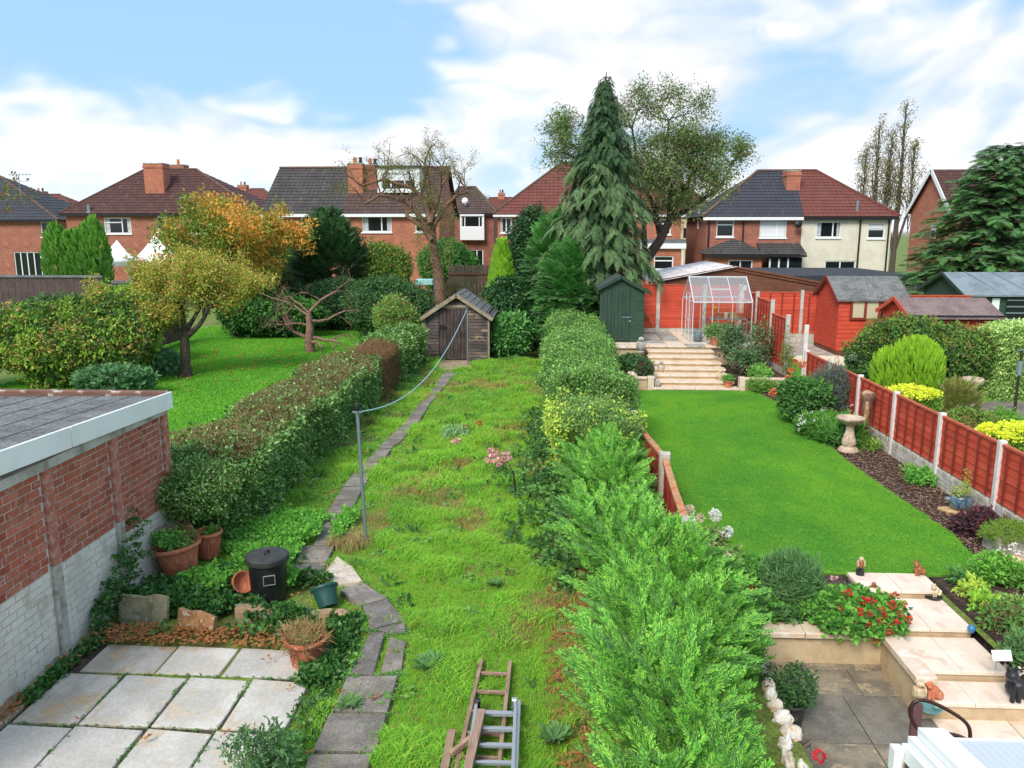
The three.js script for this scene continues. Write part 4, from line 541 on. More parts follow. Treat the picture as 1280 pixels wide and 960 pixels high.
{ const z = 42, a = D(984, 346, z), b = D(1156, 354, z), o = thing('white_garage', 'white flat roofed garage with black felt edge', 'garage', V((a.x + b.x) / 2, 0, -47)); partW(o, 'wall', bx(a.x + .1, b.x - .1, 0, a.y - .22, -50, -z - .1), MAT.paintWhite); partW(o, 'roof', bx(a.x, b.x, a.y - .2, a.y + .06, -51.5, -z), MAT.flatBlack); partW(o, 'garage_door', bx(a.x + 2.6, b.x - .6, 0, a.y - .4, -z - .09, -z - .06), MAT.upvc); }
{ // timber garage with corrugated roof behind the terrace
  const z = 31, o = thing('timber_garage', 'brown timber garage with white corrugated roof sheets', 'garage', V(7.2, .5, -34)), l = D(822, 352, z), t = D(915, 337, z), r = D(1036, 358, z), yb = D(900, 372, z).y; t.y += .03;
  const s = new THREE.Shape([[l.x, yb], [r.x, yb], [r.x, r.y], [t.x, t.y], [l.x, l.y]].map(p => new THREE.Vector2(...p))); partW(o, 'gable_board', new THREE.ExtrudeGeometry(s, { depth: .05, bevelEnabled: false }).translate(0, 0, -z - .05), MAT.brownWood);
  partW(o, 'wall', [bx(l.x + .2, r.x - .2, .2, yb - .002, -z - .6, -z - .5)], MAT.oldWood2); partW(o, 'edge_board', [bar(V(t.x, t.y + .04, -z + .03), V(r.x, r.y + .04, -z + .03), .04, .18), bar(V(l.x, l.y + .02, -z + .02), V(t.x, t.y + .04, -z + .03), .04, .1)], MAT.brownWood);
  const sh = MAT.sheet = mottled(1.6, [232, 228, 230], [206, 200, 204], { f: 5, speck: 12, c: [176, 160, 150], rough: .5 }); const K = 56, L = 6.2;
  for (let c = 0; c < 3; c++) { const pos = []; const P = (i, k) => { const u = i / K, v = lerp(c / 3, (c + 1) / 3 + .02, k), x = lerp(l.x - .25, t.x + .1, v), y = lerp(l.y - .03, t.y + .06, v) + .018 * Math.sin(u * L / .15 * 6.283) + c * .004; return [x, y, -z + .15 - u * L]; }; for (let i = 0; i < K * 3; i++) { const a = P(i / 3, 0), b = P(i / 3, 1), d = P((i + 1) / 3, 1), e = P((i + 1) / 3, 0); pos.push(...a, ...b, ...d, ...a, ...d, ...e); } const g = new THREE.BufferGeometry(); g.setAttribute('position', new THREE.Float32BufferAttribute(pos, 3)); g.computeVertexNormals(); partW(o, 'roof_sheet', g, sh); }
  partW(o, 'roof', [quad(V(t.x, t.y + .06, -z + .1), V(r.x + .1, r.y + .04, -z + .1), V(r.x + .1, r.y + .04, -z - L), V(t.x, t.y + .06, -z - L))], MAT.felt);
  for (const px of [812, 818]) { const p = D(px, 352, 30); partW(o, 'steel_post', mv(cyl(.04, .04, .5, p.y, 10), p.x, 0, -30), MAT.galv); }
}
{ // green tool shed on the terrace
  const z = 26.4, Z0 = -z, o = thing('green_shed', 'narrow green timber tool shed on the terrace', 'shed', V(2.3, .9, Z0 - .8)), x0 = 1.6, x1 = D(804, 428, z).x, ye = D(804, 362, z).y, ya = D(775, 346, z).y, xm = D(776, 350, z).x, y0 = .91;
  const s = new THREE.Shape([[x0, y0], [x1, y0], [x1, ye], [xm, ya], [x0, ye + .1]].map(p => new THREE.Vector2(...p))); partW(o, 'front_wall', new THREE.ExtrudeGeometry(s, { depth: .04, bevelEnabled: false }).translate(0, 0, Z0 - .05), MAT.greenWood);
  const dx0 = x0 + .12, dx1 = D(786, 420, z).x; for (let i = 0; i < 13; i++) { const hb = (ye - y0) / 12, y = y0 + (i + .5) * hb, c = Math.max(0, (y + hb / 2 - ye) / (ya - ye)) * (x1 - xm); partW(o, 'board', bar(V(dx1 + .02, y, Z0 + .006), V(x1 - c, y, Z0 + .006), .02, hb, V(0, 1, .1)), MAT.greenWood); if (i < 12) partW(o, 'board', bx(x1 - .012, x1 + .012, y - hb / 2 + .003, y + hb / 2 - .003, Z0 - 1.5, Z0 - .06), MAT.greenWood); }
  const d = partW(o, 'door', bx(dx0, dx1, y0 + .04, ye + .02, Z0 - .004, Z0 + .01), MAT.greenWoodV); for (let i = 0; i < 7; i++) partW(d, 'door_board', cb(lerp(dx0, dx1, i / 7) + .004, lerp(dx0, dx1, (i + 1) / 7) - .004, y0 + .05, ye + .01, Z0 + .012, Z0 + .03, .004), MAT.greenWoodV); partW(d, 'bolt', [bx(dx1 - .25, dx1 + .06, 1.72, 1.75, Z0 + .031, Z0 + .05), bx(dx1 - .02, dx1 + .05, 1.58, 1.64, Z0 + .031, Z0 + .05)], MAT.galv);
  for (const [xa, yy] of [[x0 - .1, ye + .03], [x1 + .14, ye - .08]]) { partW(o, 'roof', [quad(V(xa, yy + .03, Z0 + .12), V(xm, ya + .05, Z0 + .12), V(xm, ya + .05, Z0 - 1.6), V(xa, yy + .03, Z0 - 1.6)), quad(V(xa, yy, Z0 + .12), V(xm, ya + .02, Z0 + .12), V(xm, ya + .02, Z0 - 1.6), V(xa, yy, Z0 - 1.6))], mottled(1, [66, 82, 74], [52, 66, 60], { speck: 16 })); partW(o, 'barge_board', bar(V(xa, yy - .02, Z0 + .13), V(xm, ya, Z0 + .13), .025, .1), MAT.greenWoodV); }
}
const GLASS = new THREE.MeshPhysicalMaterial({ color: 0xf4fafa, roughness: .03, transmission: 1, thickness: 0, ior: 1.45, side: THREE.DoubleSide });
const DUSTY = new THREE.MeshPhysicalMaterial({ color: 0xeaf0f2, roughness: .12, transmission: .82, thickness: 0, side: THREE.DoubleSide });
{ // aluminium greenhouse
  const o = thing('greenhouse', 'small aluminium greenhouse standing on the terrace', 'greenhouse', V(5.55, .9, -27.2)), x0 = 4.62, x1 = 6.52, zf = -26.2, zb = -28.35, zm = -27.25, y0 = .92, ye = 2.26, yr = 3.02, A = (a, b, w = .035) => bar(a, b, w * .72, w * .72);
  const fr = []; for (const x of [x0, x1]) fr.push(A(V(x, y0, zf), V(x, ye, zf)), A(V(x, y0, zb), V(x, ye, zb)), A(V(x, ye, zf), V(x, yr, zm), .045), A(V(x, ye, zb), V(x, yr, zm), .045), A(V(x, y0, zf), V(x, y0, zb)), A(V(x, ye, zf), V(x, ye, zb)));
  for (const z of [zf, zb]) { fr.push(A(V(x0, ye, z), V(x1, ye, z), .06), A(V(x0, y0, z), V(x1, y0, z), .05)); for (const t of [1 / 3, 2 / 3]) { const x = lerp(x0, x1, t); fr.push(A(V(x, y0, z), V(x, ye, z), .028), A(V(x, ye, z), V(x, yr, zm), .032)); } } fr.push(A(V(x0, yr, zm), V(x1, yr, zm), .06));
  partW(o, 'frame', fr, MAT.aluWhite ??= std({ color: 0xdfe3e4, roughness: .35, metalness: .3 })); partW(o, 'brace', [bar(V(x0 + .3, y0 + .9, zf - .02), V(x0 + .5, ye, zf - .02), .02), bar(V(x0 + .05, y0, zb + .02), V(x0 + .6, ye, zb + .02), .02), bar(V(x1 - .05, y0, zb + .02), V(x1 - .6, ye, zb + .02), .02)], MAT.alu);
  for (let i = 0; i < 3; i++) { const a = lerp(x0, x1, i / 3) + .02, b = lerp(x0, x1, (i + 1) / 3) - .02; partW(o, 'roof_pane', quad(V(a, ye + .02, zf), V(b, ye + .02, zf), V(b, yr - .01, zm + .03), V(a, yr - .01, zm + .03)), DUSTY); partW(o, 'roof_pane', quad(V(a, ye + .02, zb), V(b, ye + .02, zb), V(b, yr - .01, zm - .03), V(a, yr - .01, zm - .03)), DUSTY); partW(o, 'wall_pane', quad(V(a, y0 + .03, zf), V(b, y0 + .03, zf), V(b, ye - .03, zf), V(a, ye - .03, zf)), GLASS); partW(o, 'wall_pane', quad(V(a, y0 + .03, zb), V(b, y0 + .03, zb), V(b, ye - .03, zb), V(a, ye - .03, zb)), GLASS); }
  const yv = lerp(ye, yr, .5), zv = lerp(zf, zm, .5); partW(o, 'roof_vent', [bar(V(lerp(x0, x1, .34), yv, zv), V(lerp(x0, x1, .66), yv, zv), .04, .04)], MAT.aluWhite);
  for (const x of [x0, x1]) partW(o, 'wall_pane', quad(V(x, y0 + .03, zf - .04), V(x, y0 + .03, zb + .04), V(x, ye - .03, zb + .04), V(x, ye - .03, zf - .04)), GLASS);
  const dz = zf - .55; partW(o, 'door', [A(V(x0 - .03, y0, dz), V(x0 - .03, 2.5, dz)), A(V(x0 - .03, y0, dz - .65), V(x0 - .03, 2.5, dz - .65)), A(V(x0 - .03, 2.5, dz), V(x0 - .03, 2.5, dz - .65)), A(V(x0 - .03, 1.6, dz), V(x0 - .03, 1.6, dz - .65))], MAT.aluWhite);
  const sg = thing('staging', 'slatted bench inside the greenhouse', 'bench', V(5.9, .9, -26.8)); for (let i = 0; i < 5; i++) partW(sg, 'slat', bx(5.25, 6.45, 1.66, 1.69, -26.5 - i * .12 - .1, -26.5 - i * .12), MAT.alu); for (const [x, z] of [[5.28, -26.42], [6.42, -26.42], [5.28, -27.05], [6.42, -27.05]]) partW(sg, 'leg', bx(x - .02, x + .02, .9, 1.66, z - .02, z + .02), MAT.alu);
  partW(sg, 'shelf', bx(5.25, 6.45, 1.3, 1.33, -27, -26.5), MAT.oldWood);
  const it = [[5.42, 'yellow'], [5.62, 'brown'], [5.8, 'pot'], [6.02, 'box'], [6.28, 'pot2']]; it.forEach(([x, k]) => { if (k === 'box') { const b = mesh('cardboard_box', cbx(.24, .2, .2, .01), std({ color: 0xb08a5c })); b.position.set(x, 1.79, -26.7); tag(b, 'brown cardboard box on the greenhouse bench', 'box'); } else { const p = thing('plant_pot', { yellow: 'small pot of yellow flowers on the greenhouse bench', brown: 'round clay pot next to yellow flowers in the greenhouse', pot: 'pale clay pot beside the cardboard box in the greenhouse', pot2: 'wide clay pot at the end of the greenhouse bench' }[k], 'pot', V(x, 1.69, -26.7)); part(p, 'pot', lathe([[.001, 0], [.06, 0], [.09, .15], [.1, .15], [.1, .18], [.08, .18], [.07, .1], [.001, .1]], 16), k === 'pot' ? MAT.sandstone : MAT.terracotta); if (k === 'yellow') for (let i = 0; i < 12; i++) part(p, 'flower', mv(blob(.03, .025, .03, .2, 2, 1), rr(-.1, .1), rr(.22, .36), rr(-.1, .1)), MAT.yellow ??= std({ color: 0xd9a818 })); } });
  const wc = thing('watering_can', 'grey watering can inside the greenhouse door', 'watering can', V(4.9, .92, -26.7)); part(wc, 'body', lathe([[.001, 0], [.13, 0], [.13, .22], [.1, .28], [.05, .3], [.001, .3]], 18), MAT.galvBlue ??= std({ color: 0x7d8b93, roughness: .5 })); part(wc, 'handle', new THREE.TorusGeometry(.11, .015, 8, 16, Math.PI).translate(0, .3, 0), MAT.galvBlue); part(wc, 'spout', limb([V(.12, .06, 0), V(.3, .3, 0)], [.03, .018], 8), MAT.galvBlue);
}
{ // conservatory roof of the neighbour, seen from above
  const a = G(1150, 928, 1.95), o = thing('conservatory', 'white framed conservatory roof beside the brown garden chair', 'conservatory', V(a.x + 2, -.48, -2.4)), X = a.x, Zf = a.z, k = .16, Y = z => 1.95 + (z - Zf) * k, Zb = -.9;
  partW(o, 'eaves_beam', [cb(X - .02, X + 4, 1.84, 1.96, Zf - .05, Zf + .06, .015)], MAT.upvc); partW(o, 'side_bar', [bar(V(X + .05, Y(Zf) + .03, Zf), V(X + .05, Y(Zb) + .03, Zb), .13, .1), bar(V(X - .04, Y(Zf) - .02, Zf), V(X - .04, Y(Zb) - .02, Zb), .04, .1), bar(V(X - .075, Y(Zf) - .05, Zf), V(X - .075, Y(Zb) - .05, Zb), .025, .08)], MAT.upvc);
  partW(o, 'end_cap', [mv(cbx(.05, .13, .1, .02), X - .115, 1.86, Zf + .01), mv(new THREE.CylinderGeometry(.035, .035, .06, 14), X - .115, 1.78, Zf + .04)], MAT.upvc);
  partW(o, 'roof_sheet', [quad(V(X + .11, Y(Zf) + .02, Zf), V(X + 4, Y(Zf) + .02, Zf), V(X + 4, Y(Zb) + .02, Zb), V(X + .11, Y(Zb) + .02, Zb))], new THREE.MeshPhysicalMaterial({ color: 0xdde4ea, roughness: .35, transmission: .25, thickness: 0, bumpMap: tex(128, .08, (u) => 255 * (.5 + .5 * Math.cos(u * 12.57)), false), bumpScale: .0012 }));
  for (let i = 1; i < 4; i++) partW(o, 'glazing_bar', bar(V(X + i * 1.0, Y(Zf) + .04, Zf), V(X + i * 1.0, Y(Zb) + .04, Zb), .05, .04), MAT.upvc);
  partW(o, 'wall', [bx(X + .02, X + 3.9, -.48, .1, Zf + .1, Zf + .25), bx(X + .02, X + .15, -.48, .1, Zf + .25, Zb)], MAT.brickOrange); partW(o, 'window_frame', [0, 1, 2, 3].map(i => bx(X + .04 + i * 1.25, X + .12 + i * 1.25, .102, 1.83, Zf + .12, Zf + .2)), MAT.upvc);
}

// ================= leaves, sprays and grass =================
const sc = (r, g, b) => { const c = new THREE.Color().setRGB(r / 255, g / 255, b / 255, THREE.SRGBColorSpace); return [c.r, c.g, c.b]; };
const pal = (...a) => a.map(c => { const k = sc(...c), g = c[1] >= c[0] * .95 && c[1] > c[2] * 1.1; return g ? [k[0] * 1.14, k[1] * 1.4, k[2] * .9] : k; });   // greens of a wet autumn garden
const vary = (c, k = .16) => { const m = 1 + rr(-k, k); return [c[0] * m * (1 + rr(-.06, .06)), c[1] * m, c[2] * m * (1 + rr(-.08, .08))]; };
class Faces { constructor() { this.p = []; this.n = []; this.c = []; }
  tri(a, b, c, col, nrm) { const n = nrm || new THREE.Vector3().crossVectors(b.clone().sub(a), c.clone().sub(a)).normalize(); for (const v of [a, b, c]) { this.p.push(v.x, v.y, v.z); this.n.push(n.x, n.y, n.z); this.c.push(...col); } }
  quad(a, b, c, d, col) { this.tri(a, b, c, col); this.tri(a, c, d, col); }
  geo() { const g = new THREE.BufferGeometry(); g.setAttribute('position', new THREE.Float32BufferAttribute(this.p, 3)); g.setAttribute('normal', new THREE.Float32BufferAttribute(this.n, 3)); g.setAttribute('color', new THREE.Float32BufferAttribute(this.c, 3)); g.setAttribute('uv', new THREE.Float32BufferAttribute(new Float32Array(this.p.length / 3 * 2), 2)); return g; } }
const LEAF = new THREE.MeshPhysicalMaterial({ vertexColors: true, roughness: .85, transmission: .3, thickness: 0, side: THREE.DoubleSide });
const GLOSSY = new THREE.MeshPhysicalMaterial({ vertexColors: true, roughness: .45, transmission: .2, thickness: 0, side: THREE.DoubleSide });
const PETAL = new THREE.MeshPhysicalMaterial({ vertexColors: true, roughness: .8, transmission: .3, thickness: 0, side: THREE.DoubleSide });
const rdir = () => { const z = rr(-1, 1), a = rr(0, 6.2832), s = Math.sqrt(1 - z * z); return V(s * Math.cos(a), z, s * Math.sin(a)); };
function leaf(F, b, d, nrm, L, W, col, fold = .2) {        // folded diamond
  const side = new THREE.Vector3().crossVectors(d, nrm).normalize(), m = b.clone().addScaledVector(d, L * .48), up = nrm.clone().multiplyScalar(W * fold);
  const l = m.clone().addScaledVector(side, -W / 2).add(up), r = m.clone().addScaledVector(side, W / 2).add(up), t = b.clone().addScaledVector(d, L).addScaledVector(nrm, -L * .1);
  F.tri(b, l, t, col); F.tri(b, t, r, col);
}
function cluster(n, Rr, L, W, cols, { up = .35, out = .6, twig = null, oval = 1 } = {}) {
  const F = new Faces();
  for (let i = 0; i < n; i++) { const p = rdir().multiplyScalar(Rr * Math.cbrt(R())); p.y *= oval; const d = p.clone().normalize().multiplyScalar(out).add(rdir().multiplyScalar(.7)).add(V(0, up * .5, 0)).normalize(); let nr = rdir().multiplyScalar(.6).add(V(0, .9, 0)).addScaledVector(p.clone().normalize(), .4); nr.addScaledVector(d, -nr.dot(d)).normalize(); const s = rr(.7, 1.25); leaf(F, p, d, nr, L * s, W * s, vary(pick(cols))); }
  if (twig) for (let i = 0; i < twig.n; i++) { const a = rdir().multiplyScalar(Rr * .4), b = a.clone().add(rdir().multiplyScalar(Rr * 1.1)), s = V(twig.w, 0, 0), c = vary(pick(twig.cols)); F.quad(a.clone().sub(s), a.clone().add(s), b.clone().add(s.clone().multiplyScalar(.5)), b, c); F.quad(a.clone().add(V(0, 0, -twig.w)), a.clone().add(V(0, 0, twig.w)), b.clone().add(V(0, 0, twig.w * .5)), b, c); }
  return F.geo();
}
function spray(L, cols, { tips = null, droop = .15, pairs = 9, spread = .42, w = .011, sub = 3, wid = .55, stem = null } = {}) {   // flat conifer frond along +z
  const F = new Faces(), Y = V(0, 1, 0); const at = t => V(.04 * L * Math.sin(t * 3 + 1), -droop * L * t * t, L * t);
  const strip = (a, b, ww, c) => { const d = b.clone().sub(a).normalize(), s = new THREE.Vector3().crossVectors(Y, d).normalize().multiplyScalar(ww / 2), m = a.clone().lerp(b, .6); F.tri(a, m.clone().add(s), b, c); F.tri(a, b, m.clone().sub(s), c); };
  const sc2 = stem || cols[0]; strip(at(0), at(.55), w * .9, sc2); strip(at(.45), at(1.06), w, pick(tips || cols));
  for (let i = 0; i < pairs; i++) for (const sg of [-1, 1]) {
    const t = (i + .6 + sg * .2) / (pairs + .6), b = at(t), l = L * wid * (1 - t * .72) * rr(.75, 1.1) * Math.min(1, .45 + t * 2.2), an = spread + rr(-.12, .12) + .25; const d = V(sg * Math.sin(an), rr(-.15, .2), Math.cos(an)).normalize(), e = b.clone().addScaledVector(d, l); e.y -= droop * l * .7;
    const col = vary(pick(cols), .12); strip(b, e, w, col);
    for (let k = 0; k < sub; k++) for (const s2 of [-1, 1]) { const q = (k + .7) / (sub + .6), bb = b.clone().lerp(e, q), a2 = an * sg + s2 * (.5 + rr(-.1, .15)), l2 = l * .42 * (1.15 - q * .6); const ee = bb.clone().add(V(Math.sin(a2) * l2, rr(-.1, .12) * l2 - droop * l2, Math.cos(a2) * l2)); strip(bb, ee, w, vary(pick(tips && R() < .5 ? tips : cols), .12)); }
  }
  return F.geo();
}
function tuft(n, Rr, h, w, cols, lean = .5) {
  const F = new Faces();
  for (let i = 0; i < n; i++) { const a = rr(0, 6.28), q = Rr * Math.sqrt(R()), b = V(Math.cos(a) * q, -.01, Math.sin(a) * q), hh = h * rr(.5, 1.15), l = V(rr(-1, 1), 0, rr(-1, 1)).multiplyScalar(lean * hh), s = V(Math.cos(a * 7), 0, Math.sin(a * 7)).multiplyScalar(w / 2), m = b.clone().addScaledVector(l, .35).add(V(0, hh * .6, 0)), t = b.clone().add(l).add(V(0, hh * (1 - lean * .25), 0)), c = vary(pick(cols), .15); F.tri(b.clone().sub(s), b.clone().add(s), m.clone().add(s.clone().multiplyScalar(.8)), c); F.tri(b.clone().sub(s), m.clone().add(s.clone().multiplyScalar(.8)), m.clone().sub(s.clone().multiplyScalar(.8)), c); F.tri(m.clone().sub(s.clone().multiplyScalar(.8)), m.clone().add(s.clone().multiplyScalar(.8)), t, c); }
  return F.geo();
}
// where the line of sight through a pixel meets an ellipsoid
function onEll(px, py, c, r) { const d = ray(px, py).normalize(), o = camera.position.clone().sub(c), q = v => V(v.x / r[0], v.y / r[1], v.z / r[2]), a = q(d), b = q(o), A = a.dot(a), B = a.dot(b), C = b.dot(b) - 1, D0 = B * B - A * C, t = (-B - Math.sqrt(Math.max(0, D0))) / A; return D0 > 0 ? camera.position.clone().addScaledVector(d, t) : null; }
const _m = new THREE.Matrix4(), _q = new THREE.Quaternion(), _e = new THREE.Euler(), _s = new THREE.Vector3(), _c = new THREE.Color();
// pts: {p, d?, s, c?}; with d the piece's +z points along d, else it is turned at random
function scatter(o, name, pts, geos, mat, { world = true } = {}) {
  const bins = geos.map(() => []); pts.forEach((q, i) => bins[q.g ?? Math.floor(R() * geos.length) % geos.length].push(q));
  const off = V(0, 0, 0); if (o !== scene && world) off.copy(o.position);
  bins.forEach((b, gi) => { if (!b.length) return;
    const im = new THREE.InstancedMesh(geos[gi], mat, b.length); im.name = o === scene ? numbered(name) : name; im.castShadow = im.receiveShadow = true; im.userData.kind = 'stuff';
    b.forEach((q, i) => {
      if (q.d) { const z = q.d.clone().normalize(); let up = q.up ? q.up.clone() : V(0, 1, 0).add(rdir().multiplyScalar(.35)); const x = new THREE.Vector3().crossVectors(up, z); if (x.lengthSq() < 1e-4) x.set(1, 0, 0); x.normalize(); const y = new THREE.Vector3().crossVectors(z, x); _m.makeBasis(x, y, z); _q.setFromRotationMatrix(_m); }
      else if (q.y !== undefined) { _e.set(rr(-.12, .12), q.y, rr(-.12, .12)); _q.setFromEuler(_e); } else { _e.set(rr(-.5, .5), rr(0, 6.283), rr(-.5, .5)); _q.setFromEuler(_e); }
      const s = q.s ?? 1; _s.set(s, s * (q.sy ?? 1), s); _m.compose(q.p.clone().sub(off), _q, _s); im.setMatrixAt(i, _m); const c = q.c || [1, 1, 1]; _c.setRGB(c[0], c[1], c[2]); im.setColorAt(i, _c); });
    im.instanceMatrix.needsUpdate = true; o.add(im); });
}
function ellPts(c, r, n, { shell = .6, noise = .3, f = 2, low = -.95, s = [.8, 1.2], k = 0, off = 0 } = {}) {
  const out = []; let guard = 0;
  while (out.length < n && guard++ < n * 6) { const d = rdir(); if (d.y < low) continue; const lump = 1 + noise * 2 * (fbm(d.x * f + 9 + off, d.y * f + 9, d.z * f + 9, 3) - .5), q = lerp(shell, 1, Math.sqrt(R())) * lump; out.push({ p: V(c.x + d.x * r[0] * q, c.y + d.y * r[1] * q, c.z + d.z * r[2] * q), n: d, s: rr(...s), c: (k ? vary([1, 1, 1], k) : undefined) }); }
  return out;
}
// clipped hedge: cross-section x0..x1, height h(z), from za (near) to zb (far)
function hedgePts(za, zb, x0, x1, h, n, { round = .25, jit = .08, s = [.8, 1.2], inner = .15, end = true } = {}) {
  const out = []; const L = Math.abs(zb - za);
  for (let i = 0; i < n; i++) { const z = lerp(za, zb, R()), a = x0(z), b = x1(z), H = h(z), per = 2 * H + (b - a); let t = R() * per, x, y, nr; if (end && R() < (b - a) / (L + 2 * (b - a))) { x = lerp(a, b, R()); y = R() * H; const e = R() < .5; out.push({ p: V(x, y, (e ? za : zb) + rr(-.1, .1)), n: V(0, .2, e ? 1 : -1), s: rr(...s) }); continue; }
    if (t < H) { x = a; y = t; nr = V(-1, .25, 0); } else if (t < H + b - a) { x = a + t - H; y = H; nr = V(0, 1, 0); } else { x = b; y = t - H - (b - a); nr = V(1, .25, 0); }
    const cx = (a + b) / 2, ed = ss(H - round, H, y) * Math.abs(x - cx) / ((b - a) / 2); y -= ed * ed * round * .5; const lump = (fbm(z * 1.3 + 7, y * 1.6 + x + 3, x * .7, 3) - .5) * jit * 4 + rr(-jit, jit) - (R() < inner ? rr(0, .3) : 0); out.push({ p: V(x, y, z).addScaledVector(nr, lump), n: nr.normalize(), s: rr(...s) }); }
  return out;
}
// tree skeleton: limbs into gs, ends of twigs into tips
function grow(gs, tips, p, d, len, rad, depth, o) {
  const pts = [p.clone()], rads = [rad], seg = 4; let q = p.clone(), dir = d.clone().normalize();
  for (let i = 1; i <= seg; i++) { dir.add(rdir().multiplyScalar(o.wob ?? .22)).add(V(0, (o.up ?? .05), 0)); if (o.pull) dir.add(o.pull(q)); dir.normalize(); q = q.clone().addScaledVector(dir, len / seg); pts.push(q); rads.push(rad * lerp(1, o.taper ?? .6, i / seg)); if (depth <= (o.leafDepth ?? 1)) tips.push({ p: q.clone(), d: dir.clone() }); }
  gs.push(limb(pts, rads, rad > .05 ? 8 : rad > .015 ? 5 : 3, rad > .04 ? .25 : 0));
  if (depth <= 0) return;
  const kids = Math.round(rr(o.kids?.[0] ?? 2, o.kids?.[1] ?? 3));
  for (let k = 0; k < kids; k++) { const j = k === 0 ? seg : Math.ceil(rr(1.2, seg)), b = pts[j]; const side = rdir(); const nd = dir.clone().multiplyScalar(o.keep ?? .9).add(side.multiplyScalar(o.fork ?? .75)); grow(gs, tips, b, nd, len * rr(.6, .85) * (o.lenk ?? 1), rads[j] * rr(.6, .8), depth - 1, o); }
}

// ================= palettes and shared pieces =================
rs(101);
const P_PRIVET = pal([112, 140, 80], [96, 126, 66], [136, 162, 104], [74, 104, 56], [156, 176, 124]), P_LEY = pal([84, 138, 58], [64, 112, 48], [48, 92, 42], [104, 158, 66], [112, 168, 70]), P_LEYT = pal([150, 192, 84], [130, 180, 76], [168, 202, 98]), P_DARK = pal([60, 96, 60], [50, 82, 54], [76, 112, 70], [66, 102, 74]), P_IVY = pal([52, 92, 44], [66, 106, 52], [40, 74, 38], [84, 118, 66]), P_BRIGHT = pal([96, 160, 54], [112, 174, 64], [82, 142, 48], [130, 184, 84]), P_BROWN = pal([158, 122, 80], [140, 108, 70], [176, 142, 98], [124, 100, 64]);
const C_PRIVET = [0, 1, 2].map(() => cluster(26, .1, .05, .026, P_PRIVET, { twig: { n: 2, w: .003, cols: P_BROWN } })), C_BIG = [0, 1].map(() => cluster(18, .13, .08, .045, P_PRIVET)), C_DARK = [0, 1].map(() => cluster(22, .2, .12, .06, P_DARK)), C_IVY = [0, 1, 2].map(() => cluster(16, .1, .075, .065, P_IVY, { up: .8, oval: .55 })), C_BROWNTOP = [0, 1].map(() => cluster(20, .1, .045, .018, [...P_BROWN, ...pal([150, 140, 84], [128, 132, 72], [182, 158, 106])], { twig: { n: 7, w: .003, cols: P_BROWN } })), C_DEAD = [0, 1].map(() => cluster(22, .11, .05, .014, P_BROWN, { twig: { n: 9, w: .003, cols: P_BROWN } }));
const S_LEY = [0, 1, 2, 3].map(() => spray(.36, P_LEY, { tips: P_LEYT, pairs: 11, sub: 4, w: .0085, droop: rr(.05, .3), stem: sc(128, 104, 66), spread: .14, wid: .42 }));

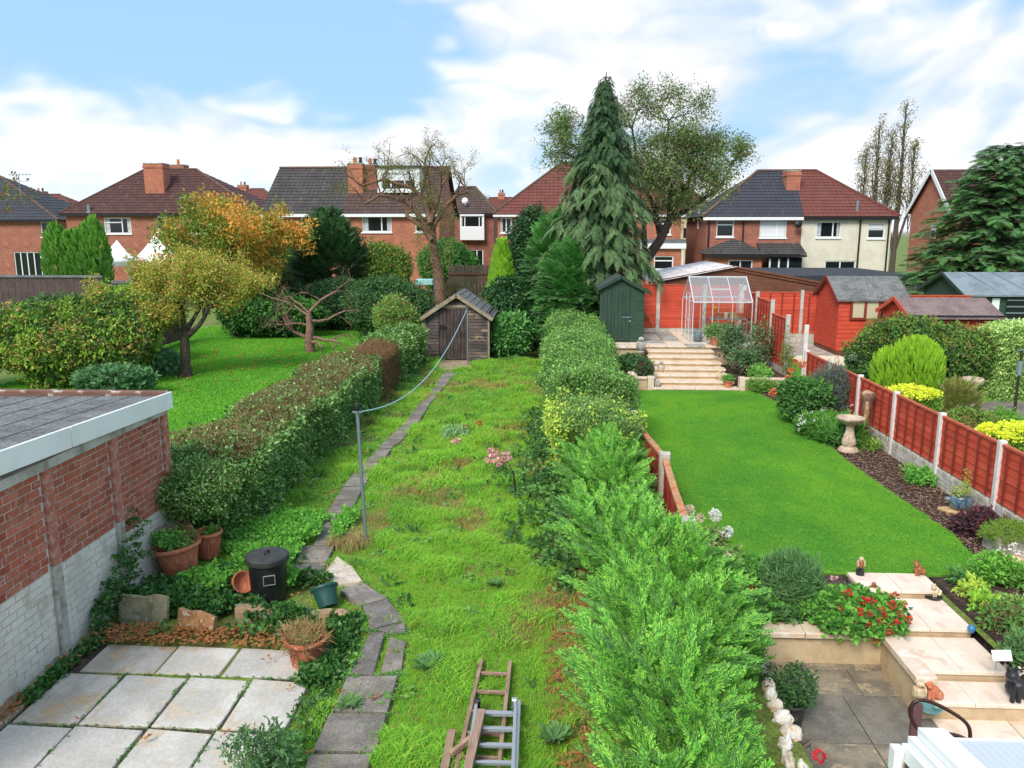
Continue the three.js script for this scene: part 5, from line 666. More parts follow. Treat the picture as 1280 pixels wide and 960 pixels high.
// ================= grass =================
const inPoly = (x, z, P) => { let c = false; for (let i = 0, j = P.length - 1; i < P.length; j = i++) if ((P[i][1] > z) !== (P[j][1] > z) && x < (P[j][0] - P[i][0]) * (z - P[i][1]) / (P[j][1] - P[i][1]) + P[i][0]) c = !c; return c; };
{
  rs(111);
  const GR = pal([140, 184, 54], [124, 170, 46], [160, 196, 72], [104, 154, 42], [172, 200, 92]), ST = pal([196, 180, 104], [174, 164, 84], [152, 168, 66], [186, 162, 98]);
  const geos = [tuft(14, .055, .1, .0075, GR, .7), tuft(14, .06, .13, .0075, GR, .8), tuft(12, .055, .1, .007, [...ST, GR[0]], .9), tuft(16, .07, .06, .009, GR, .8)];
  const pts = [], weeds = [];
  const add = (n, za, zb, sc0) => { for (let i = 0; i < n; i++) { const z = lerp(za, zb, R()), x = rr(-4.85, .7); if (x < -2.36 && z > -9.6 && !(x > -2.9 && z < -8.2)) continue; if (PATHPOLY.some(P => inPoly(x, z, P))) { if (R() > .03) continue; } const m = fbm(x * .55 + 3, z * .55, 4, 4), dry = .06 + ss(.53, .7, fbm(x * .9 + 13, z * .6 + 2, 7, 4)) * .75 + ss(-.15, .5, x) * ss(-17, -11, z) * .75, t = fbm(x * 2.1, z * 2.1, 3, 3); if (x > .05 && R() < .45 * ss(-18, -12, z) + .25) continue; const hgt = (.55 + 1.0 * ss(.38, .7, t)) * sc0; pts.push({ p: V(x, bumpy(x, z), z), y: rr(0, 6.28), s: hgt * rr(.8, 1.15), g: R() < dry ? 2 : (m > .5 ? (R() < .5 ? 0 : 1) : (R() < .5 ? 0 : 3)), c: [lerp(.75, 1.3, m) * rr(.8, 1.15), lerp(.84, 1.12, m) * rr(.82, 1.1), rr(.8, 1.1)] }); } };
  add(62000, -3.4, -13, .95); add(36000, -13, -28, 1.25);
  scatter(scene, 'rough_grass', pts, geos, LEAF);
  const LG = pal([102, 166, 34], [90, 152, 30], [120, 176, 46], [80, 140, 28], [130, 164, 58]), lg = [tuft(26, .06, .034, .007, LG, .7), tuft(26, .06, .03, .007, LG, .9)], lp = [];
  for (let i = 0; i < 42000; i++) { const z = rr(-22.65, -10.25), x = rr(2.15, 6.2); if (x > LAWN_EDGE(z) - .02) continue; const m = fbm(x * .6, z * .6, 11, 4), m2 = fbm(x * 3.2 + 5, z * 2.2, 21, 3); lp.push({ p: V(x, .016, z), y: rr(0, 6.28), s: rr(.8, 1.15), c: [lerp(.55, 1.5, m) * lerp(.62, 1.42, m2), lerp(.74, 1.16, m) * lerp(.9, 1.12, m2), 1] }); }
  scatter(scene, 'lawn_grass', lp, lg, LEAF);
  const np = []; const ng = [tuft(22, .12, .06, .016, LG, .7), tuft(22, .12, .05, .016, LG, .9)]; for (let i = 0; i < 34000; i++) { const z = rr(-37.5, -9.6), x = rr(-16.5, -6); const m = fbm(x * .5, z * .5, 31, 4); np.push({ p: V(x, -.015, z), y: rr(0, 6.28), s: rr(.8, 1.3), c: [lerp(.8, 1.35, m), lerp(.88, 1.1, m), .9] }); } for (let i = 0; i < 5000; i++) np.push({ p: V(rr(10.5, 14), 0, rr(-19.5, -15)), y: rr(0, 6), s: rr(.8, 1.2) }); scatter(scene, 'neighbour_grass', np, ng, LEAF);
  // low weeds among the rough grass
  const WE = [cluster(14, .08, .09, .04, P_IVY, { up: .3, oval: .4 }), cluster(16, .09, .07, .045, pal([98, 140, 70], [84, 126, 62], [116, 150, 90]), { oval: .4 })]; const wp = [];
  for (let i = 0; i < 260; i++) { const z = rr(-26, -5), x = rr(-4.6, .5); if (PATHPOLY.some(P => inPoly(x, z, P)) || (x < -2.3 && z > -9.5)) continue; wp.push({ p: V(x, bumpy(x, z) + .05, z), s: rr(.5, 1.3) }); }
  // thick weeds at the foot of the central hedge and beside the patio
  for (let i = 0; i < 620; i++) { const z = rr(-19.5, -9.3), x = .28 - Math.abs(rr(-1, 1) * rr(0, 1.15)) * ss(-8.5, -12, z); wp.push({ p: V(x, .05 + rr(0, .16) * ss(-10, -13, z), z), s: rr(.7, 1.5), g: R() < .6 ? 0 : 1 }); }
  for (let i = 0; i < 210; i++) { const z = rr(-8.4, -4.6), x = rr(-2.42, -2.1 + .25 * (z + 8)); if (!PATHPOLY.some(P => inPoly(x, z, P))) wp.push({ p: V(Math.min(x, -1.95), .04, z), s: rr(.5, 1) }); }
  for (let i = 0; i < 200; i++) { const j = Math.floor(R() * 16), P = PATHPOLY[j], a = P[Math.floor(R() * 4) % P.length], b = P[(Math.floor(R() * 4) + 1) % P.length]; const t = R(); wp.push({ p: V(lerp(a[0], b[0], t), .05, lerp(a[1], b[1], t)), s: rr(.25, .5), g: 1 }); }
  for (const z of [-7.28, -6.41, -5.5]) for (let i = 0; i < 45; i++) wp.push({ p: V(rr(-5, -2.4), .03, z + rr(-.015, .015)), s: rr(.12, .3) }); for (const x of [-4.34, -3.67, -3.01]) for (let i = 0; i < 60; i++) wp.push({ p: V(x + rr(-.015, .015), .03, rr(-7.3, -4.8)), s: rr(.12, .32) });
  scatter(scene, 'weeds', wp, WE, LEAF);
  // leaf litter
  const LT = pal([150, 96, 48], [178, 116, 58], [128, 82, 48], [196, 150, 70], [108, 78, 52]), F1 = new Faces(), F2 = new Faces(); for (const F of [F1, F2]) for (let i = 0; i < 3; i++) leaf(F, V(rr(-.03, .03), .004 + i * .004, rr(-.03, .03)), V(rr(-1, 1), .2, rr(-1, 1)).normalize(), V(0, 1, 0), rr(.04, .06), .035, pick(LT), .3);
  const ll = []; for (let i = 0; i < 900; i++) { const z = rr(-14, -4), x = rr(.0, .7); ll.push({ p: V(x, bumpy(x, z) + .02, z), y: rr(0, 6.28), s: rr(.7, 1.2) }); } for (let i = 0; i < 300; i++) ll.push({ p: V(rr(-5.05, -2.6), .05 + R() * .05, -8.05 + rr(-.16, .22) - .0), y: rr(0, 6.28), s: rr(.8, 1.5) }); for (let i = 0; i < 130; i++) { const x = rr(-4.6, .4), z = rr(-24, -5); ll.push({ p: V(x, bumpy(x, z) + .07, z), y: rr(0, 6), s: rr(.7, 1.2) }); }
  for (let i = 0; i < 240; i++) { const a = rr(0, 6.28), q = rr(.6, 3.6); ll.push({ p: V(-11.2 + Math.cos(a) * q, .05, -26.5 + Math.sin(a) * q * 1.5), y: rr(0, 6), s: rr(.9, 1.7), c: [1.5, 1.5, 1] }); } for (let i = 0; i < 60; i++) ll.push({ p: V(-5.1 + rr(-.1, .12), .06, rr(-8.2, -5)), y: rr(0, 6), s: rr(.8, 1.5) });
  scatter(scene, 'fallen_leaves', ll, [F1.geo(), F2.geo()], LEAF);
  // bark chips and pebbles on the soil
  const CH = [0, 1].map(k => { const F = new Faces(); for (let i = 0; i < 3; i++) leaf(F, V(rr(-.02, .02), .006, rr(-.02, .02)), V(rr(-1, 1), .25, rr(-1, 1)).normalize(), V(0, 1, 0), rr(.025, .05), .02, pick(pal([150, 118, 96], [112, 84, 68], [188, 168, 150], [92, 68, 56])), .35); return F.geo(); }); const cp = [];
  for (let i = 0; i < 8000; i++) { const z = rr(-22.6, -8.3), x = R() < .75 ? rr(LAWN_EDGE(z), 6.95) : rr(2, 7); if (x < LAWN_EDGE(z) && z < -10.2) continue; if (z > -10.3 && x > 3.9 && x < 5.05 || (z > -8.9 && x < 4.1)) continue; cp.push({ p: V(x, .012 * R(), z), y: rr(0, 6), s: rr(.5, 1.3) }); } scatter(scene, 'bark_chippings', cp, CH, std({ vertexColors: true, roughness: 1, side: THREE.DoubleSide }));
}

// ================= hedges =================
rs(121);
{
  const wob = z => .06 * Math.sin(z * 1.7) + .04 * Math.sin(z * 3.1);
  const o = thing('privet_hedge', 'long clipped privet hedge with browned top along the path', 'hedge', V(-5.2, 0, -14)), X0 = z => -5.95 + wob(z), X1 = z => -4.62 - .12 * ss(-10.5, -9.6, z) + wob(z + 2), H = z => 1.25 + .05 * Math.sin(z * 2) - .12 * ss(-12, -10.6, z);
  const pts = hedgePts(-10.8, -20.6, X0, X1, H, 10500, { jit: .07 }); const top = pts.filter(q => q.n.y > .8), side = pts.filter(q => q.n.y <= .8);
  scatter(o, 'foliage', side.concat(top.filter(() => R() < .32)), [...C_PRIVET, C_BIG[0]], GLOSSY); scatter(o, 'clipped_top', top, C_BROWNTOP, LEAF); part(o, 'stem', Array.from({ length: 26 }, (_, i) => { const z = 4.3 - i * .42; return limb([V(rr(-.3, .3), 0, z), V(rr(-.3, .3), 1.1, z + rr(-.1, .1))], [.02, .012], 5); }), MAT.bark);
  // extra loose growth at the near end, falling towards the pots
  const nx = ellPts(V(-5.3, .85, -11.1), [.9, .5, .55], 900, { noise: .35 }); scatter(o, 'foliage', nx.concat(ellPts(V(-4.98, 1.0, -10.4), [.55, .36, .55], 520, { noise: .4 })), C_PRIVET, GLOSSY);
  const d = thing('dead_hedge', 'brown dead conifer length of the left hedge', 'hedge', V(-5, 0, -21.8)); scatter(d, 'foliage', hedgePts(-20.7, -23, z => -5.5, z => -4.55, z => 1.3, 2300, { jit: .05 }), C_DEAD, LEAF); part(d, 'stem', [0, 1, 2, 3].map(i => limb([V(0, 0, 1 - i * .6), V(.05, 1.4, 1 - i * .6)], [.03, .015], 5)), MAT.bark);
  const e = thing('privet_hedge', 'rounded green hedge end beside the old shed', 'hedge', V(-4.9, 0, -24.8)); scatter(e, 'foliage', hedgePts(-23, -26.6, z => -5.6, z => -4.5 + .15 * Math.sin(z * 3), z => 1.26 + .08 * Math.sin(z * 4), 2500, { jit: .1, s: [.9, 1.5] }), [...C_PRIVET, ...C_BIG], GLOSSY); part(e, 'stem', [0, 1, 2].map(i => limb([V(0, 0, 1 - i), V(.05, 1.3, 1 - i)], [.03, .015], 5)), MAT.bark);
  // central hedges
  const c = thing('privet_hedge', 'broad green privet hedge between the two gardens', 'hedge', V(.9, 0, -21)); scatter(c, 'foliage', hedgePts(-16, -27.6, z => .1 + .1 * Math.sin(z * 2.2), z => 1.52 + .08 * Math.sin(z * 1.4), z => 1.42 + .16 * Math.sin(z * 1.1) + .12 * ss(-22, -26, z), 9500, { jit: .12, s: [.9, 1.5] }), [...C_PRIVET, cluster(24, .11, .055, .028, pal([130, 168, 84], [112, 152, 72], [150, 182, 106]), {})], LEAF); part(c, 'stem', Array.from({ length: 18 }, (_, i) => limb([V(rr(-.4, .4), 0, 5 - i * .6), V(rr(-.4, .4), 1.2, 5 - i * .6)], [.03, .015], 5)), MAT.bark);
  const C_YEL = [0, 1].map(() => cluster(22, .12, .07, .042, pal([196, 196, 84], [168, 180, 74], [120, 150, 62], [212, 204, 120]))); const y = thing('variegated_shrub', 'yellow leaved stretch of the central hedge', 'shrub', V(.9, 0, -15)); scatter(y, 'foliage', hedgePts(-13.9, -16.3, z => .22, z => 1.4, z => 1.2, 1500, { jit: .14, s: [.8, 1.3] }).map(q => ({ ...q, g: (q.n.x < -.5 ? R() < .6 : R() < .14) ? (R() < .5 ? 0 : 1) : 2 })), [...C_YEL, C_PRIVET[0]], LEAF); part(y, 'stem', [0, 1, 2].map(i => limb([V(0, 0, .8 - i * .8), V(.05, 1.1, .8 - i * .8)], [.025, .015], 5)), MAT.bark);
  const l = thing('conifer_hedge', 'feathery bright green conifer hedge between the gardens', 'hedge', V(1.1, 0, -9)); const HL = z => .74 + .07 * Math.sin(z * 1.9) + .06 * Math.sin(z * 4.3 + 1), XR = z => 1.22 + .05 * Math.sin(z * 2.3) + .56 * ss(-9.9, -8.4, z) - .56 * ss(-7.8, -5.6, z); const lp = hedgePts(-3.9, -14.3, z => .72 + .05 * Math.sin(z * 2.6) + .24 * ss(-12, -8, z) + .14 * ss(-8, -5, z), XR, HL, 13500, { jit: .1, s: [.7, 1.3], round: .5, inner: .1 }).map(q => ({ ...q, d: q.n.clone().multiplyScalar(.6).add(V(0, .42 + .3 * q.n.y, 0)).add(V(rr(-.4, .4) + (fbm(q.p.x * 2, q.p.z * 2, 1, 2) - .5) * 1.6, rr(-.2, .3), rr(-.4, .4) + (fbm(q.p.x * 2 + 9, q.p.z * 2, 4, 2) - .5) * 1.8)), c: vary([1, 1, 1], .28) }));
  scatter(l, 'foliage', lp, S_LEY, LEAF); const long = []; for (let i = 0; i < 700; i++) { const z = rr(-13.5, -4.2), x = rr(.5, XR(z)); long.push({ p: V(x, HL(z) * rr(.75, .98), z), d: V((x - 1) * 1.4 + rr(-.5, .5), rr(.4, 1), rr(-.6, .6)), s: rr(1.1, 1.7) }); } scatter(l, 'foliage', long, S_LEY, LEAF); part(l, 'stem', Array.from({ length: 16 }, (_, i) => limb([V(-.1, 0, 4.8 - i * .65), V(rr(-.1, .1), .95, 4.8 - i * .65)], [.03, .012], 6)), MAT.barkBrown); const tw = []; for (let i = 0; i < 40; i++) { const z = rr(-13, -4.2), x = rr(.6, 1.6); tw.push(limb([V(x - 1.1, .6, z + 9), V(x - 1.1 + rr(-.2, .2), HL(z) + .08, z + 9 + rr(-.2, .2))], [.008, .004], 4)); } part(l, 'twig', tw, MAT.barkBrown);
  const t = thing('conifer_hedge', 'tall feathery conifer screen below the big conifer', 'hedge', V(.9, 0, -29.5)); const big = [0, 1, 2].map(() => spray(.5, pal([74, 126, 62], [62, 112, 54], [86, 140, 70]), { tips: pal([104, 158, 84]), w: .03, pairs: 7, sub: 2, droop: .3 })); scatter(t, 'foliage', ellPts(V(.7, 1.6, -29.3), [.85, 2.3, 1.4], 2600, { noise: .25, s: [.8, 1.3], shell: .75 }).concat(ellPts(V(.2, 2.6, -31), [.9, 2.4, 1.2], 1500, { noise: .3 })).map(q => ({ ...q, d: q.n.clone().add(V(0, .3, 0)).add(rdir().multiplyScalar(.5)) })), big, LEAF); part(t, 'trunk', [limb([V(-.2, 0, 0), V(-.2, 3, 0)], [.1, .04], 7), limb([V(-.7, 0, -1.5), V(-.7, 4, -1.5)], [.1, .04], 7)], MAT.barkBrown);
}

// ================= shrubs =================
function shrub(name, label, at, r, n, geos, { mat = LEAF, cat = 'shrub', cy = r[1] * .85, group, stems = 4, opt = {}, dir = 0, barkM = MAT.bark } = {}) {
  const o = thing(name, label, cat, V(at.x, at.y, at.z), group); let pts = []; const K = (r[0] > .42 && !dir) ? (r[0] > 1 ? 8 : 5) : 0; if (K) { pts = ellPts(V(at.x, at.y + cy, at.z), r.map(v => v * .84), Math.round(n * .45), opt); for (let i = 0; i < K; i++) { const d = rdir(); d.y = Math.abs(d.y) * .9 - .15; const q = rr(.38, .56); pts.push(...ellPts(V(at.x + d.x * r[0] * .62, at.y + cy + d.y * r[1] * .62, at.z + d.z * r[2] * .62), r.map(v => v * q), Math.round(n * .75 / K), { ...opt, off: i * 3.7 })); } } else pts = ellPts(V(at.x, at.y + cy, at.z), r, n, opt); if (dir) pts = pts.map(q => ({ ...q, d: q.n.clone().multiplyScalar(1).add(V(0, dir, 0)).add(rdir().multiplyScalar(.45)) })); pts = pts.filter(q => q.p.y > at.y - .02); scatter(o, 'foliage', pts, geos, mat);
  part(o, 'stem', Array.from({ length: stems }, () => { const a = rr(0, 6.28); return limb([V(0, 0, 0), V(Math.cos(a) * r[0] * .3, cy * .6, Math.sin(a) * r[2] * .3), V(Math.cos(a) * r[0] * .6, cy * 1.1, Math.sin(a) * r[2] * .6)], [.03, .02, .008].map(v => v * Math.min(1.4, r[0] * 1.3 + .2)), 5); }), barkM); return o;
}
const gnd = (px, py, y = 0) => { const p = G(px, py, y); p.y = y; return p; };
const atZ = (px, z, y = 0) => { const p = D(px, 300, z); return V(p.x, y, -z); };
rs(131);
{
  const mixd = [cluster(20, .16, .1, .05, pal([150, 168, 68], [122, 150, 58], [182, 186, 84]), {}), cluster(20, .16, .1, .05, pal([184, 146, 84], [190, 178, 88], [150, 164, 70]), {}), cluster(18, .16, .1, .05, P_IVY)];
  shrub('mixed_shrub', 'large loose green and russet shrub behind the garage', V(-14.2, 0, -22.8), [2.5, 1.5, 1.5], 2500, mixd, { opt: { noise: .35, s: [.8, 1.5], shell: .5 } });
  shrub('mixed_shrub', 'dull brown twiggy shrub beside the yellow bush', V(-13.3, 0, -24), [1.2, 1.5, 1.2], 1100, [cluster(20, .16, .09, .03, pal([120, 100, 66], [104, 96, 56], [96, 110, 54]), { twig: { n: 6, w: .006, cols: P_BROWN } }), mixd[0]], { opt: { s: [.9, 1.4] } });
  shrub('golden_shrub', 'yellow green climbing shrub spilling over the old fence', V(-14.6, 0, -26.6), [1.25, 1.55, .9], 1500, [cluster(22, .16, .1, .05, pal([186, 188, 78], [160, 174, 68], [204, 200, 104])), cluster(22, .16, .1, .05, pal([142, 162, 60], [116, 146, 54]))], { opt: { s: [.8, 1.3] } });
  shrub('low_plant', 'blue green hosta clump by the apple tree', gnd(193, 468), [.95, .42, .55], 420, [cluster(14, .14, .17, .1, pal([104, 140, 112], [84, 124, 98], [124, 156, 128]), { up: .6 })], { cat: 'plant', stems: 2 });
  shrub('low_plant', 'grey green leafy clump behind the garage roof', gnd(145, 493), [1.0, .4, .5], 380, [cluster(14, .14, .17, .1, pal([112, 144, 108], [94, 128, 96]), { up: .6 })], { cat: 'plant', stems: 2 });
  // overhanging branch at the left edge
  const ob = thing('small_tree', 'sparse russet tree at the left edge by the garage roof', 'tree', V(-20.2, 0, -25)), gs = [], tips = []; for (let i = 0; i < 4; i++) grow(gs, tips, V(rr(-.2, .2), 2.2, 0), V(rr(-.4, .6), 1, rr(-.4, .4)), 2, .07, 3, { wob: .2, leafDepth: 1 }); gs.push(limb([V(0, 0, 0), V(.05, 1.2, 0), V(0, 2.3, 0)], [.14, .11, .08], 8)); part(ob, 'trunk', gs, MAT.bark); scatter(ob, 'crown', tips.map(t => ({ p: t.p.clone().add(V(-20.2, 0, -25)).add(rdir().multiplyScalar(.12)), s: rr(.8, 1.6) })), [cluster(12, .2, .11, .055, pal([136, 122, 60], [168, 128, 72], [96, 112, 54])), cluster(12, .2, .11, .055, pal([88, 112, 56], [108, 128, 66], [176, 120, 80]))], LEAF);
  shrub('mixed_shrub', 'russet leaved bush at the left edge above the garage', V(-17.5, 0, -21.5), [1.2, 1.6, 1.1], 900, [mixd[1], mixd[0], cluster(16, .16, .1, .05, pal([150, 110, 78], [132, 96, 70], [112, 116, 60]), { twig: { n: 4, w: .006, cols: P_BROWN } })], { opt: { noise: .45, s: [.8, 1.3], shell: .4 } });
  shrub('dark_shrub', 'dark green bush at the back of the left lawn', V(-12.4, 0, -34), [2.3, 1.05, 1], 1200, [cluster(20, .2, .15, .08, pal([64, 112, 44], [50, 94, 40], [84, 130, 54]))], { opt: { s: [.9, 1.4] } });
  // columnar thujas below the gazebo house
  const TH = [0, 1].map(() => spray(.34, pal([104, 152, 52], [88, 136, 46], [122, 168, 62]), { w: .022, pairs: 8, sub: 2, droop: .05, spread: .25 })); [[70, 283, 17], [88, 292, 15], [101, 288, 14], [117, 275, 17]].forEach(([px, top, hw], i) => { const z = 44, b = atZ(px, z), y = D(px, top, z).y, rx = hw * z / 995; const o = thing('columnar_conifer', ['bright green columnar conifer furthest from the gazebo', 'short columnar conifer second from the far end of the row', 'short columnar conifer second from the gazebo', 'tall columnar conifer next to the white gazebo'][i], 'conifer', b, 'columnar conifers below the gazebo house'); const pts = ellPts(V(b.x, y * .42, b.z), [rx, y * .58, rx], 1700, { noise: .16, shell: .75 }).filter(q => q.p.y > 0); scatter(o, 'foliage', pts.map(q => ({ ...q, d: q.n.clone().multiplyScalar(.5).add(V(0, 1, 0)) })), TH, LEAF); part(o, 'trunk', limb([V(0, 0, 0), V(0, y * .7, 0)], [.08, .03], 6), MAT.bark); });
  // row behind the left lawn
  shrub('dark_conifer', 'dark green cone shaped conifer in front of the dormer house', V(-10.9, 0, -39), [1.55, 3.0, 1.4], 2300, [0, 1].map(() => spray(.6, P_DARK, { w: .05, pairs: 6, sub: 2, droop: .2, tips: pal([70, 104, 66]) })), { cat: 'conifer', dir: .5, cy: 2.2, opt: { noise: .2, shell: .7 } }); { const o = scene.children[scene.children.length - 1], b = o.position, y1 = D(434, 263, 39).y; const pts = []; for (let i = 0; i < 900; i++) { const t = R(), a = rr(0, 6.28), q = (1 - t) * 1.25 + .08; pts.push({ p: V(b.x + Math.cos(a) * q, lerp(2.8, y1, t), b.z + Math.sin(a) * q), d: V(Math.cos(a), .7, Math.sin(a)), s: rr(.6, 1) * (1 - t * .4) }); } scatter(o, 'foliage', pts, [spray(.6, P_DARK, { w: .05, pairs: 6, sub: 2, droop: .2 })], LEAF); }
  shrub('dark_shrub', 'deep green spreading bush below the dark conifer', V(-9.8, 0, -36.8), [2.2, 1.3, 1.1], 1500, C_DARK, { opt: { s: [.8, 1.4] } });
  shrub('mixed_shrub', 'bushy green tree beside the orange leaved tree', V(-13.2, 0, -40.5), [1.7, 2.6, 1.5], 1900, [cluster(18, .22, .16, .08, pal([92, 130, 62], [76, 112, 54], [116, 146, 76])), cluster(18, .22, .2, .04, pal([110, 140, 88], [96, 126, 76]))], { opt: { s: [.8, 1.4] }, cy: 2.5 });
  shrub('mixed_shrub', 'dark hedge mass behind the twisted bare tree', V(-12.9, 0, -37.5), [1.6, 1.4, .9], 1100, [cluster(18, .2, .14, .06, pal([92, 110, 66], [70, 92, 52], [112, 118, 78]), { twig: { n: 4, w: .008, cols: P_BROWN } }), C_DARK[0]]);
  shrub('yellowing_shrub', 'yellowing tall shrub below the dormer window', V(-8.6, 0, -40), [1.6, 2.1, 1.3], 1800, [cluster(18, .2, .13, .07, pal([156, 152, 64], [186, 164, 72], [128, 140, 58])), cluster(18, .2, .13, .07, pal([92, 126, 54], [112, 140, 62])), cluster(18, .2, .13, .07, pal([80, 112, 52], [98, 130, 60]))], { opt: { s: [.8, 1.3] }, cy: 2.1 });
  shrub('dark_shrub', 'dark green thicket behind the hedge end', V(-7.2, 0, -34), [2.0, 1.5, 1.2], 1500, [C_DARK[0], cluster(18, .2, .14, .07, pal([66, 100, 52], [84, 118, 62]))]);
  shrub('rose_shrub', 'light green bush with salmon tips left of the old shed', V(-5.7, 0, -29), [.85, 1.15, .8], 750, [cluster(16, .14, .1, .05, pal([116, 148, 72], [98, 134, 60], [140, 164, 92])), cluster(14, .14, .1, .05, pal([178, 150, 92], [120, 148, 72]))], { cy: 1.2 });
  shrub('mixed_shrub', 'green bush in front of the white bay house', V(-6.0, 0, -46), [1.7, 1.9, 1.4], 1500, [cluster(18, .22, .16, .08, pal([70, 124, 52], [56, 106, 46], [92, 144, 66]))], { cy: 2.4 });
  shrub('mixed_shrub', 'grey green twiggy bush beside the pruned tree', V(-4.9, 0, -37.5), [1.2, 1.3, .8], 700, [cluster(14, .2, .1, .04, pal([112, 118, 78], [138, 124, 88], [92, 104, 62]), { twig: { n: 10, w: .008, cols: P_BROWN } })], { opt: { shell: .4 } });
  // golden conifer and ivy mass right of the shed
  { const b = atZ(627, 33), y = D(627, 305, 33).y, o = thing('golden_conifer', 'bright yellow green flame shaped conifer behind the old shed', 'conifer', b), S2 = [0, 1].map(() => spray(.3, pal([168, 196, 62], [146, 180, 54], [186, 208, 80]), { w: .026, pairs: 6, sub: 1, droop: .02, spread: .2 })); const pts = []; for (let i = 0; i < 1500; i++) { const t = Math.pow(R(), .8), a = rr(0, 6.28), q = .58 * Math.pow(Math.sin(Math.min(1, (1.03 - t) * 1.15) * 1.57), .9) * (1 + .25 * (fbm(Math.cos(a) * 2 + 5, t * 6, Math.sin(a) * 2 + 5, 2) - .5)) * rr(.75, 1); pts.push({ p: V(b.x + Math.cos(a) * q, .6 + t * (y - .6), b.z + Math.sin(a) * q), d: V(Math.cos(a) * .55, 1, Math.sin(a) * .55), s: rr(.8, 1.2) }); } scatter(o, 'foliage', pts, S2, LEAF); part(o, 'trunk', limb([V(0, 0, 0), V(0, y * .8, 0)], [.07, .02], 6), MAT.bark); }
  shrub('ivy_mass', 'dark ivy covered thicket between the shed and conifer screen', V(-.9, 0, -31), [1.6, 1.6, 1.2], 2000, [cluster(18, .16, .14, .09, pal([48, 84, 50], [40, 70, 46], [64, 100, 62])), C_DARK[1]], { mat: GLOSSY });
  shrub('ivy_mass', 'tall ivy clad tree stump left of the big conifer', V(-1.0, 0, -38), [1.35, 2.9, 1.1], 2200, [cluster(18, .2, .15, .09, pal([52, 84, 58], [64, 98, 70], [42, 72, 50])), cluster(16, .2, .15, .07, pal([84, 112, 80], [60, 92, 62]))], { mat: GLOSSY, cy: 3, opt: { noise: .4, shell: .45 } });
  shrub('leafy_plant', 'broad leaved shrub beside the right wall of the old shed', V(-1.5, 0, -28.6), [.75, .9, .7], 600, [cluster(14, .14, .2, .09, pal([92, 140, 76], [76, 124, 66], [112, 154, 92]), { up: .2 })]);
}
// ferns beside the hedge and shed
const FROND = [0, 1].map(() => spray(.75, pal([92, 140, 66], [78, 126, 58], [110, 154, 78]), { w: .028, pairs: 14, sub: 0, droop: .55, spread: 1.0, wid: .26 }));
function fern(px, py, s, label) { const b = gnd(px, py), o = thing('fern', label, 'fern', b, 'ferns beside the hedge'); const pts = []; for (let i = 0; i < 16; i++) { const a = i * 2.4, e = rr(.35, .9); pts.push({ p: V(b.x, .05, b.z), d: V(Math.cos(a), e, Math.sin(a)), s: s * rr(.7, 1.1), up: V(0, 1, 0) }); } scatter(o, 'frond', pts, FROND, LEAF); }
rs(141);
fern(395, 562, 1.15, 'large fern arching out of the privet hedge'); fern(372, 585, .8, 'smaller fern low against the privet hedge'); fern(488, 487, 1.2, 'fern beside the dead brown hedge'); fern(505, 480, 1.0, 'fern by the path near the hedge end'); fern(625, 447, 1.2, 'fern right of the old shed'); fern(545, 452, 1.0, 'fern at the left foot of the old shed'); fern(645, 452, .9, 'fern below the ivy thicket');
{ // plants by the pots: pale green carpet, ivy carpets
  const CARP = [cluster(20, .09, .055, .045, pal([126, 176, 76], [108, 160, 64], [146, 190, 98]), { up: .9, oval: .6 }), cluster(20, .09, .055, .045, pal([116, 168, 72], [96, 146, 60]), { up: .9, oval: .6 })]; const pts = [];
  for (let i = 0; i < 1100; i++) { const z = rr(-11.9, -9.0), x = lerp(-4.6, -3.1, R()) + .18 * (z + 10.4) * -.3; if (x > -3.25 && z > -9.9) continue; if (Math.hypot(x + 3.5, z + 9.0) < .28 || Math.hypot(x + 3.78, z + 9.2) < .3 || Math.hypot(x + 4.75, z + 9.9) < .55 || PATHPOLY.some(P => inPoly(x, z, P))) continue; pts.push({ p: V(x, .06 + .22 * fbm(x * 2, z * 2, 5, 2), z), s: rr(.7, 1.2) }); } scatter(scene, 'ground_cover', pts, CARP, LEAF);
  const iv = []; for (let i = 0; i < 1700; i++) { const z = rr(-9.6, -8.0), x = rr(-5.08, -2.5); const m = fbm(x * 2.4, z * 2.4, 9, 3); if (m < .44 || PATHPOLY.some(P => inPoly(x, z, P)) || (x > -2.85 && z < -8.5) || (x < -3.75 && z > -8.5 && R() < .75) || (x < -2.7 && z > -8.5 && R() < .8) || Math.hypot(x + 3.78, z + 9.15) < .26 || Math.hypot(x + 4.88, z + 9.6) < .3) continue; iv.push({ p: V(x, .05 + .22 * (m - .38) + .06 * R(), z), s: rr(.55, 1.05) }); } for (let i = 0; i < 160; i++) iv.push({ p: V(-5.05 + rr(-.04, .08), .05, rr(-8.1, -6.7)), s: rr(.3, .7) });
  for (let i = 0; i < 80; i++) { const t = R(), z = lerp(-8.0, -9.2, t); iv.push({ p: V(-5.13 + rr(-.02, .1), .12 + t * rr(.2, 1.1) + rr(-.1, .1), z), s: rr(.35, .8) }); } for (let i = 0; i < 260; i++) { const z = rr(-8.6, -7.2), x = rr(-2.5, -2.2); if (PATHPOLY.some(P => inPoly(x, z, P))) continue; iv.push({ p: V(x, .07, z), s: rr(.5, .9) }); }
  scatter(scene, 'ivy_ground_cover', iv, C_IVY, GLOSSY);
  shrub('small_shrub', 'small blue green shrub at the corner of the pale patio', G(330, 980), [.28, .26, .26], 120, [cluster(16, .06, .05, .018, pal([92, 122, 86], [74, 104, 70], [112, 140, 104]), { up: .8 })], { stems: 8, opt: { shell: .3, noise: .5, s: [.8, 1.3] } });
}

